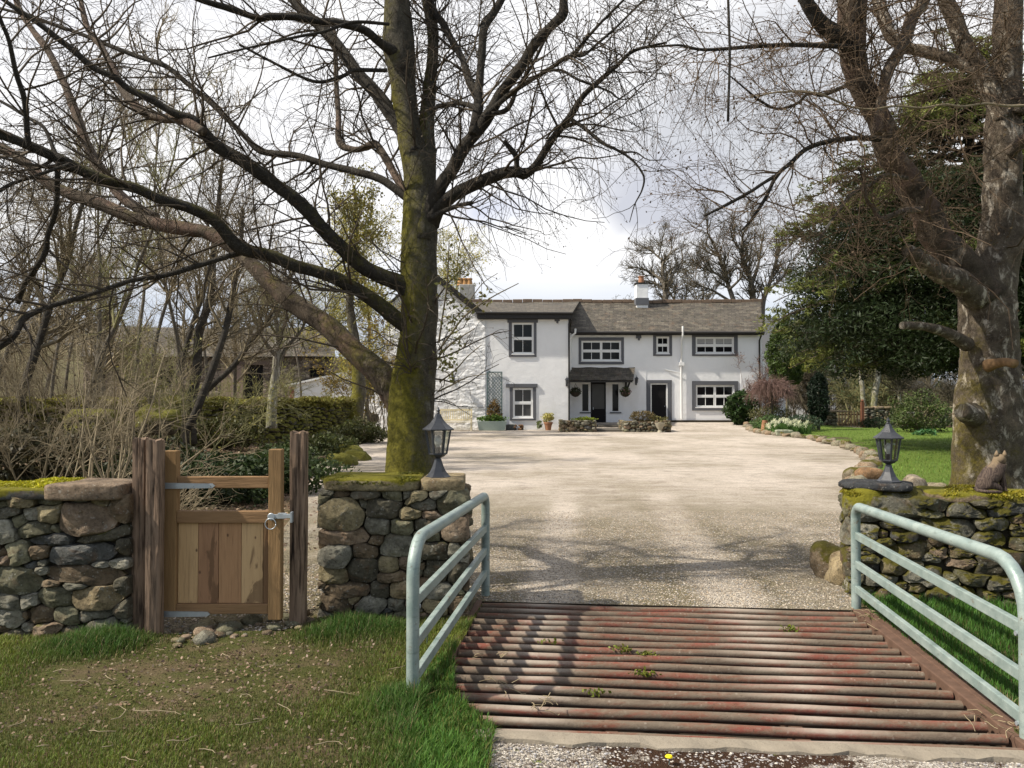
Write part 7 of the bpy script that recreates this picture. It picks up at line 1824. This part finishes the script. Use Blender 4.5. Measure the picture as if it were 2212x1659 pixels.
traced_tree('bare_tree', 1625, 58, 'tall many limbed bare tree behind the right end of the roof', [
    [(1630, 720), (1628, 660), (1623, 612), (1611, 578), (1603, 546), (1605, 500), (8, 2.2)], [(1590, 665), (1573, 616), (1563, 586), (1553, 554), (1541, 522), (5.5, 1.8)], [(1645, 700), (1649, 650), (1659, 622), (1675, 570), (1685, 530), (6.5, 2)], [(1570, 606), (1545, 590), (1515, 578), (1500, 566), (3, 1.2)],
    [(1576, 625), (1600, 600), (1607, 572), (3, 1.4)], [(1573, 648), (1540, 628), (1515, 618), (1495, 608), (3, 1.2)], [(1624, 610), (1636, 580), (1642, 545), (1650, 500), (4, 1.5)], [(1605, 548), (1585, 520), (1575, 485), (3, 1.2)], [(1541, 524), (1528, 500), (1530, 475), (2.2, 1)], [(1655, 630), (1690, 600), (1705, 570), (3, 1.2)], [(1605, 505), (1622, 478), (1630, 455), (2.2, 1)], [(1553, 554), (1530, 545), (1515, 530), (2.5, 1)]], 30, 240, 1700, 4600, rmin=.015)
place(F1, used, (X(1345, 74), 74, 0.0), 1.12, 2.4, 'small bare tree just behind the roof, left of the white chimney')
place(F2, used, (X(1560, 70), 70, .0), .92, 3.6, 'broad bare tree behind the middle of the slate roof')
for px, d, pr, s_, lab in ((1760, 55, F1, .8, 'bare tree behind the house end, left of the cottage'), (1840, 58, A, .9, 'bare tree behind the picket gate'), (1920, 52, B, .9, 'bare tree behind the far garden wall, middle one'), (2000, 55, A, 1.1, 'bare tree behind the large garden shrub'), (2070, 50, B, 1.0, 'bare tree behind the trunk of the flaky birch'), (2160, 48, A, 1.1, 'bare tree at the right edge beyond the lawn'), (2240, 45, B, 1.1, 'bare tree beyond the lawn outside the right edge'), (2120, 62, F1, 1.0, 'far bare tree to the right of the flaky birch'), (1960, 75, F2, .8, 'far bare tree glimpsed under the big yew')):
    x = X(px, d); place(pr, used, (x, d, gz(x, d) - .1), s_, px * .13, lab)
for px0, px1, d0, lab in ((1690, 1800, 56, 'brown bare hedge behind the house end'), (1815, 1960, 50, 'grey green undergrowth behind the picket gate'), (1950, 2230, 47, 'bare brown undergrowth behind the far garden wall')):
    thicket('hedge', px0, px1, d0, d0 + 4, 50, 4.2, M_twig_far if px0 != 1815 else M_twig_g, lab, 'hedge', r0=.03, fan=.3, tw=5200, rmin=.011, twl=(.5, 1.3), leaf=(.07, .09, .04) if px0 == 1815 else None, nl=5000, lsize=.1)
for k, (q, lab) in enumerate((([(1885, 900, 8), (1888, 860, 7), (1893, 830, 7), (1900, 790, 6), (1905, 740, 5), (1900, 660, 4)], 'pale trunk behind the far garden wall, right of the red post'), ([(1868, 900, 6), (1864, 860, 5), (1862, 830, 5), (1855, 780, 4), (1850, 720, 3)], 'thin pale trunk directly above the red gate post'), ([(1948, 890, 4), (1944, 870, 4), (1940, 840, 3.5), (1935, 800, 3)], 'short pale stem above the middle of the far wall'))):
    p0_ = P(q[0][0], q[0][1], 46); e = empty('pale_tree', (p0_.x, 46, 0), lab, 'tree'); lm = [limb(q, 46, 46, M_bark_w, 'trunk', parent=e, sides=8, seed=90 + k, keep=False)]
    a1 = spawn(*stack_tubes(lm), 40, (1, 3), K=6, ang=(30, 60), up=.1, wob=.2, rr=(.5, .05), rmin=.015, t0=.4); a2 = spawn(*a1, 500, (.4, 1.2), K=5, wob=.2, rr=(.6, .02), rmin=.012); twig_object('crown', [a1, a2], M_twig_far, e)
# weeping purple tree and wall climber
d_ = 38; e = empty('weeping_tree', (X(1672, d_), d_, 0), 'small weeping tree with a dome of purple brown twigs by the daffodils', 'tree')
n = 170; Pn = np.zeros((n, 9, 3)); c = np.array([X(1668, d_), d_, Z(838, d_)])
for i in range(n):
    a = random.uniform(0, 6.28); R_ = random.uniform(.5, 1.25)
    for k in range(9):
        t_ = k / 8; Pn[i, k] = c + np.array([math.cos(a) * R_ * t_ ** .8, math.sin(a) * R_ * .9 * t_ ** .8, .30 * math.sin(min(1, t_ * 1.3) * 1.9) - 1.15 * max(0, t_ - .35) ** 1.3 * random.uniform(.9, 1.1) * (.5 + R_ / 2)]) + np.random.default_rng(i * 9 + k).normal(size=3) * .03
Rn = np.linspace(.016, .007, 9)[None, :] * np.ones((n, 1))
b = spawn(Pn, Rn, 1700, (.25, .7), K=6, ang=(15, 50), wob=.15, rr=(.8, .009), rmin=.006, droop=.25, t0=.15, fall=.2)
twig_object('crown', [(Pn, Rn), b], M_twig_p, e); mb = MB(); mb.tube([(c[0] + .05, d_, 0), (c[0] - .02, d_, c[2] * .5), (c[0], d_, c[2])], [.07, .06, .04], 8); mb.build('trunk', M_bark1b, e)
leafcards(b[0][:500, -1], .04, M_leaf, 'buds', e, col=(.2, .13, .11))
thicket('wall_climber', 1618, 1672, DR - .5, DR - .25, 26, 3.4, M_twig_p, 'leafless pinkish climber growing up the white wall by the black downpipe', 'climber', r0=.022, fan=.22, tw=2400, rmin=.008, twl=(.3, .8), leaf=(.30, .20, .13), nl=1600, lsize=.05)

# ------------------------------------------------------------ the big yew on the right
yd = 24.0; yx = X(2095, yd)
yew = empty('big_yew', (yx, yd, 0), 'massive dark evergreen yew with layered drooping sprays, behind the flaky birch', 'tree')
mb = MB(); mb.tube([(yx + .3, yd, -.2), (yx + .3, yd, 2.5), (yx, yd + .2, 6), (yx + .1, yd, 10)], [.42, .34, .26, .12], 14); mb.build('trunk', M_bark1b, yew, smooth=True)
outline = [(2.4, 3.2), (3.1, 5.2), (4.2, 5.7), (5.5, 5.5), (7.0, 5.2), (8.2, 4.3), (9.0, 3.2), (10.0, 2.2), (11.2, 1.3), (12.3, .5)]   # height, reach
hz_ = np.array([o_[0] for o_ in outline]); rc_ = np.array([o_[1] for o_ in outline])
nb = 280; Bp = np.zeros((nb, 10, 3)); hh = rng.uniform(2.6, 12.6, nb); aa = rng.uniform(0, 2 * np.pi, nb); rl = np.interp(hh, hz_, rc_) * rng.uniform(.72, 1.12, nb)
for k in range(10):
    t_ = k / 9; Bp[:, k, 0] = yx + np.cos(aa) * rl * t_; Bp[:, k, 1] = yd + np.sin(aa) * rl * t_
    Bp[:, k, 2] = hh + .12 * rl * math.sin(t_ * 2.6) - .10 * rl * t_ ** 2 + rng.normal(size=nb) * .04
Br = np.linspace(.06, .015, 10)[None, :] * np.ones((nb, 1))
y2 = spawn(Bp, Br, 3300, (.5, 1.5), K=6, ang=(35, 75), wob=.08, rr=(.6, .02), rmin=.008, t0=.25, fall=.35, droop=.05)
flatz = y2[0].copy(); z0_ = flatz[:, :1, 2]; flatz[:, :, 2] = z0_ + (flatz[:, :, 2] - z0_) * .35; y2 = (flatz, y2[1])
y3 = spawn(*y2, 19000, (.25, .65), K=4, ang=(30, 60), wob=.08, rr=(.6, .01), rmin=.005, t0=.1, fall=.3, droop=.06)
flatz = y3[0].copy(); z0_ = flatz[:, :1, 2]; flatz[:, :, 2] = z0_ + (flatz[:, :, 2] - z0_) * .4; y3 = (flatz, y3[1])
twig_object('branches', [(Bp, Br), y2], M_twig_d, yew)
nl = 210000; i_ = rng.integers(0, len(y3[0]), nl); t_ = rng.random(nl) * 2.999; k_ = t_.astype(int); f_ = (t_ - k_)[:, None]
src = y3[0][i_, k_] * (1 - f_) + y3[0][i_, k_ + 1] * f_ + rng.normal(size=(nl, 3)) * np.array([.05, .05, .025])
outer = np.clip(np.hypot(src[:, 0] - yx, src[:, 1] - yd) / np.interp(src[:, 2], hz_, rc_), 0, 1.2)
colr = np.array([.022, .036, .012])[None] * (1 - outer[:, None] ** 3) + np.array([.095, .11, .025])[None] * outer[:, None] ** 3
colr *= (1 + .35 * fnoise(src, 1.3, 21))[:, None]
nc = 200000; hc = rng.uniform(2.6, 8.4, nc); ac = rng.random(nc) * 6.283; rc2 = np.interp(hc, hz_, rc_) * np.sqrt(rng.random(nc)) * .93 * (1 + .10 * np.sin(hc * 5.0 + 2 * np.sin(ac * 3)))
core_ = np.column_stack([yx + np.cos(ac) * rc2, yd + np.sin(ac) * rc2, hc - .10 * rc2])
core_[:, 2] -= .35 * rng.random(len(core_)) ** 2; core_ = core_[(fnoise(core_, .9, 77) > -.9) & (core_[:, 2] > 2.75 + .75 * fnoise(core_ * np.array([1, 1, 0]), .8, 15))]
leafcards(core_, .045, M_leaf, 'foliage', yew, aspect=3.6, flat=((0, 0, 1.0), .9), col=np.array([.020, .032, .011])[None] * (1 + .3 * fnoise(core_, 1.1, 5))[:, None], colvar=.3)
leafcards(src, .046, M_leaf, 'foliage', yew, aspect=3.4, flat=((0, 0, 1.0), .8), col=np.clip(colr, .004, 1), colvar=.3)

# ------------------------------------------------------------ grass, litter, pebbles
def blades(name, pos, h, w_, colr, lean=.5, label=None, colvar=.35):
    n = len(pos); a = rng.random(n) * 2 * np.pi; d = np.stack([np.cos(a), np.sin(a), np.zeros(n)], 1); sd3 = np.stack([-np.sin(a), np.cos(a), np.zeros(n)], 1)
    ln = (lean * rng.random(n) ** 1.0)[:, None] * h[:, None]; up = np.array([0, 0, 1.0])[None]
    b0 = pos; m_ = pos + up * h[:, None] * .55 + d * ln * .35; t_ = pos + up * h[:, None] * (1 - .25 * (ln / h[:, None])) + d * ln
    w2 = (w_ * rng.uniform(.6, 1.3, n))[:, None]
    V = np.stack([b0 - sd3 * w2, b0 + sd3 * w2, m_ + sd3 * w2 * .75, m_ - sd3 * w2 * .75, t_], 1).reshape(-1, 3); o5 = np.arange(n)[:, None] * 5
    Q = o5 + np.array([[0, 1, 2, 3]]); T_ = o5 + np.array([[3, 2, 4]])
    colr = np.asarray(colr, float); colr = np.tile(colr, (n, 1)) if colr.ndim == 1 else colr
    cc = np.repeat(colr * rng.uniform(1 - colvar, 1 + colvar, (n, 1)) * rng.uniform(.85, 1.15, (n, 3)), 5, 0)
    o = mesh_np(name, V, Fq=Q, Ft=T_, mat=M_grass, smooth=False, col=cc); return tag(o, label, kind='stuff')
def scatter_poly(poly, n, dfun=None):
    P_ = np.array([p[:2] for p in poly]); lo, hi = P_.min(0), P_.max(0); p = rng.uniform(lo, hi, (int(n), 2)); k = _pip(p[:, 0], p[:, 1], [q[:2] for q in poly]); p = p[k]
    if dfun is not None: p = p[rng.random(len(p)) < dfun(p)]
    return np.column_stack([p, hfun(p[:, 0], p[:, 1])])
def pos_px(p): return np.stack([CX + p[:, 0] / p[:, 1] * F_, 860 + (EYE) / p[:, 1] * F_], 1)
tufts = [tuple(G(*q)[:2]) + (r_, h_) for q, r_, h_ in (((215, 1395), .28, .14), ((150, 1400), .2, .09), ((760, 1360), .24, .13), ((700, 1372), .15, .1), ((830, 1362), .18, .10), ((890, 1530), .24, .13), ((930, 1580), .26, .12), ((960, 1480), .12, .10), ((960, 1640), .3, .09), ((1000, 1600), .15, .1), ((985, 1410), .10, .08), ((1010, 1360), .08, .06))]
def tuft_h(p):
    h = np.zeros(len(p))
    for x, y, r_, h_ in tufts: h = np.maximum(h, h_ * np.exp(-((p[:, 0] - x) ** 2 + (p[:, 1] - y) ** 2) / r_ ** 2))
    return h
vl = [(-5.4, 3.0), (-.40, 3.0), (-.46, 3.8), tuple(gp(-.02, -GLn)[:2]), tuple(gp(.03, 0)[:2]), (-.3, 5.95), (-1.5, 5.93), (-1.6, 5.6), (-2.7, 5.45), (-5.4, 5.48)]
def worn(p): return fnoise(np.column_stack([p[:, 0] * 1.0, p[:, 1], p[:, 0] * 0]), .9, 31, 3) + .9 * np.exp(-((p[:, 0] + 1.9) ** 2 / 1.3 + (p[:, 1] - 4.75) ** 2 / .18)) + .5 * np.exp(-((p[:, 0] + 2.6) ** 2 / .6 + (p[:, 1] - 4.2) ** 2 / .12))
p = scatter_poly(vl, 270000); th = tuft_h(p); wn_ = worn(p); gatefoot = np.exp(-((p[:, 0] + 2.0) ** 2 / .8 + (p[:, 1] - 5.0) ** 2 / .25))
den = np.clip(.92 - .42 * wn_ - .6 * gatefoot + th * 9, .10, 1); k = rng.random(len(p)) < den; p = p[k]; th = th[k]; wn_ = wn_[k]
h_ = (.016 + .02 * rng.random(len(p))) * np.clip(1.1 - .5 * wn_, .5, 1.6) + th * rng.uniform(.5, 1.1, len(p))
lush = np.clip(th / .08, 0, 1)[:, None]; yel = np.clip(.5 - wn_, 0, 1)[:, None]
brn = np.clip(wn_, 0, 1)[:, None] * .5; cg = (np.array([.085, .115, .02])[None] * (1 - brn) + np.array([.14, .135, .045])[None] * brn) * (1 - yel) + np.array([.17, .205, .036])[None] * yel; cg = cg * (1 - lush) + np.array([.062, .125, .022])[None] * lush
dead = rng.random(len(p)) < .10; cg[dead] = np.array([.22, .18, .09])
blades('grass', p, h_, .0022, cg, .9, 'short grass with lush tufts on the verge in front of the gate')
vr = [tuple(gp(GW + .10, -GLn)[:2]), tuple(gp(GW + .10, -.05)[:2]), (2.85, 6.55), (5.5, 5.75), (5.2, 3.2), (2.6, 3.3)]
p = scatter_poly(vr, 60000); nz_ = fnoise(p, 1.5, 12); p = p[rng.random(len(p)) < np.clip(.75 - .3 * nz_, .2, 1)]; nz_ = fnoise(p, 1.5, 12)
cg = np.where((fnoise(p, .9, 44) > .35)[:, None], np.array([[.22, .19, .09]]), np.array([[.055, .13, .02]])); blades('grass', p, (.04 + .07 * rng.random(len(p))) * (1 + .4 * nz_), .0026, cg, .8, 'longer grass between the right hand rail and the mossy wall')
p = scatter_poly([(-.35, 3.1), (.0, 3.1), (-.25, 3.78), (-.5, 3.9)], 5000); blades('grass', p, .03 + .07 * rng.random(len(p)), .0025, (.08, .17, .025), .9, 'grass spilling over the road edge')
p = scatter_poly([tuple(gp(-.08, -1.4)[:2]), tuple(gp(.02, -1.45)[:2]), tuple(gp(.12, -2.0)[:2]), tuple(gp(.28, -2.3)[:2]), tuple(gp(.40, -GLn)[:2]), tuple(gp(.40, -GLn - .12)[:2]), (-.10, 3.45), (-.12, 3.0), (-.5, 3.0), (-.6, 4.2)], 16000)
blades('grass', p, .025 + .05 * rng.random(len(p)), .0023, np.where((rng.random(len(p)) < .3)[:, None], np.array([[.12, .15, .03]]), np.array([[.055, .13, .018]])), .9, 'grass growing over the near left corner of the grid')
# lawn: coarse tufts so its surface is not flat
p = scatter_poly([(3.3, 8), (14, 9), (32, 42.5), (13.2, 41), tuple(EX[-1]), tuple(EX[-3]), tuple(EX[-4]), tuple(EX[-5]), tuple(EX[-6]), tuple(EX[-7]), tuple(EX[-8]), (3.6, 8)], 170000, lambda q: np.clip(26 / q[:, 1] ** 1.0 * .6, .3, 1)); p[:, 2] = hfun(p[:, 0], p[:, 1])
nz_ = fnoise(p, .5, 23); cg = np.array([.125, .195, .035])[None] * (1 + .22 * nz_[:, None]); blades('grass', p, .03 + .03 * rng.random(len(p)) + .02 * np.clip(nz_, 0, 1), .006, cg, .8, 'mown green lawn grass behind the mossy wall')
# dead leaves
def litter(name, p, size, cols, label):
    p = p.copy(); p[:, 2] += .008 + .012 * rng.random(len(p)); c = np.array(cols)[rng.integers(0, len(cols), len(p))]
    o = leafcards(p, size, M_leaf, name, None, aspect=1.3, flat=((0, 0, 1.4), .7), col=c, colvar=.35); return tag(o, label, kind='stuff')
p = scatter_poly(vl, 17000, lambda q: np.clip(.05 + .5 * worn(q), .02, 1)); litter('dead_leaves', p, .016, [(.17, .12, .08), (.22, .16, .105), (.12, .08, .055), (.28, .21, .145)], 'dead brown leaves scattered in the verge grass')
lf = [(-2.4, 6.3), tuple(G(640, 1085)[:2]), tuple(G(690, 1010)[:2]), tuple(G(760, 972)[:2]), (-9, 30), (-14, 20), (-7, 6.2), (-2.8, 5.75)]
p = scatter_poly(lf, 42000); litter('dead_leaves', p, .05, [(.20, .13, .085), (.26, .18, .12), (.13, .085, .055), (.30, .23, .16)], 'carpet of dead leaves under the trees behind the gate')
p = scatter_poly([(-3.2, 7), (-.4, 7), (-1.5, 14), (-4.5, 16)], 2200); litter('dead_leaves', p, .035, [(.2, .13, .09), (.28, .19, .13)], 'dead leaves blown on the drive below the mossy trunk')
p = scatter_poly([(-2.6, 8.2), (-1.6, 7.8), (-2.2, 13), (-4.2, 15)], 0) if False else p
# fallen twigs
def ftwigs(spots, label):
    n = len(spots); Pn = np.zeros((n, 6, 3))
    for i, (px, py, L_) in enumerate(spots):
        g = G(px, py); a = random.uniform(-.6, .9); p_ = np.array([g.x, g.y, .025])
        for k in range(6): Pn[i, k] = p_; a += random.gauss(0, .35); p_ = p_ + np.array([math.cos(a), math.sin(a), random.gauss(0, .12)]) * L_ / 5; p_[2] = max(p_[2], .015)
    V, Q = tubes(Pn, np.linspace(.003, .0014, 6)[None, :] * np.ones((n, 1)), 5); return V, Q
sp_ = [(360, 1612, .14), (430, 1630, .12), (290, 1545, .3), (240, 1565, .2), (700, 1500, .3), (600, 1530, .2), (480, 1420, .12), (130, 1480, .2), (560, 1450, .15), (800, 1560, .2), (680, 1620, .15)] + [(random.uniform(50, 900), random.uniform(1400, 1650), random.uniform(.05, .14)) for _ in range(16)]
V, Q = ftwigs(sp_, ''); tag(mesh_np('fallen_twigs', V, Fq=Q, mat=M_twig_l), 'small dry twigs lying in the verge grass', kind='stuff')
def pebbles(name, p, s0, s1, cols, mat, label, sink=.25):
    n = len(p); base = np.array([[1, 0, 0], [-.9, .1, .1], [0, 1, .05], [.1, -1, 0], [.1, 0, .8], [0, .1, -.8]], float); T_ = np.array([[0, 2, 4], [2, 1, 4], [1, 3, 4], [3, 0, 4], [2, 0, 5], [1, 2, 5], [3, 1, 5], [0, 3, 5]])
    s_ = rng.uniform(s0, s1, n) ; a = rng.random(n) * 6.28; V = base[None] * rng.uniform(.7, 1.3, (n, 6, 1)) * s_[:, None, None] * np.array([1.2, .9, .6])
    ca, sa = np.cos(a)[:, None], np.sin(a)[:, None]; x = V[..., 0] * ca - V[..., 1] * sa; y = V[..., 0] * sa + V[..., 1] * ca; V = np.stack([x, y, V[..., 2]], -1) + p[:, None, :] + np.array([0, 0, 1])[None, None] * (s_ * sink)[:, None, None]
    c = np.repeat(np.array(cols)[rng.integers(0, len(cols), n)] * rng.uniform(.7, 1.25, (n, 1)), 6, 0)
    o = mesh_np(name, V.reshape(-1, 3), Ft=(np.arange(n)[:, None, None] * 6 + T_[None]).reshape(-1, 3), mat=mat, smooth=False, col=c); return tag(o, label, kind='stuff')
M_peb = mat_leaf('pebble', .9, 0)
near = [tuple(gp(0, .01)[:2]), tuple(gp(GW, .01)[:2]), (3.2, 7.6), (4.9, 11.5), (-1.9, 11.5), (-.9, 6.9), (-.3, 6.55)]
p = scatter_poly(near, 110000, lambda q: np.clip(60 / q[:, 1] ** 2, .2, 1) * np.clip(.8 + .5 * fnoise(np.column_stack([q, q[:, :1] * 0]), .8, 61), .2, 1)); pc = [(.30, .25, .19), (.42, .37, .30), (.50, .44, .37), (.20, .17, .14), (.36, .28, .20), (.26, .25, .24)]
pebbles('gravel', p, .004, .010, pc, M_peb, 'loose gravel stones on the near part of the drive')
p = scatter_poly([(-1.6, 5.62), (-2.65, 5.5), (-2.5, 6.6), (-1.5, 9), (-.3, 6.6), (-1.5, 6.5)], 9000); pebbles('gravel', p, .005, .014, pc, M_peb, 'loose gravel stones on the path inside the gate')
p = scatter_poly([(-.5, 2.9), (2.9, 2.9), tuple(k1[:2]), tuple(k0[:2])], 9000); p[:, 2] -= .004; pebbles('gravel', p, .003, .009, [(.30, .29, .29), (.22, .20, .19), (.42, .38, .33), (.15, .13, .12)], M_peb, 'loose road chippings in front of the concrete sill')
p = scatter_poly([tuple(G(1760, 1225)[:2]), tuple(G(1840, 1310)[:2]), tuple(G(1845, 1120)[:2]), tuple(G(1790, 1120)[:2])], 3500); pebbles('gravel', p, .006, .016, pc, M_peb, 'coarser gravel swept against the end of the mossy wall')
fl_ = MB()
for (px, py) in ((922, 1396), (1445, 1652)):
    g = G(px, py); z0 = .12 if py < 1500 else .03
    e = empty('dandelion', (g.x, g.y, 0), 'yellow dandelion by the left rail beside the grid' if py < 1500 else 'tiny yellow flower in the moss of the road', 'flower'); mb = MB(); mb.lathe([(.004, 0), (.018, .006), (.014, .012), (.002, .014)], (g.x, g.y, z0), 9); mb.build('flower_head', flat('yellow', (.7, .55, .02), .7, .1), e)
    mb = MB(); mb.tube([(g.x, g.y, 0), (g.x + .005, g.y, z0)], .002, 5); mb.build('stem', M_trellis, e)
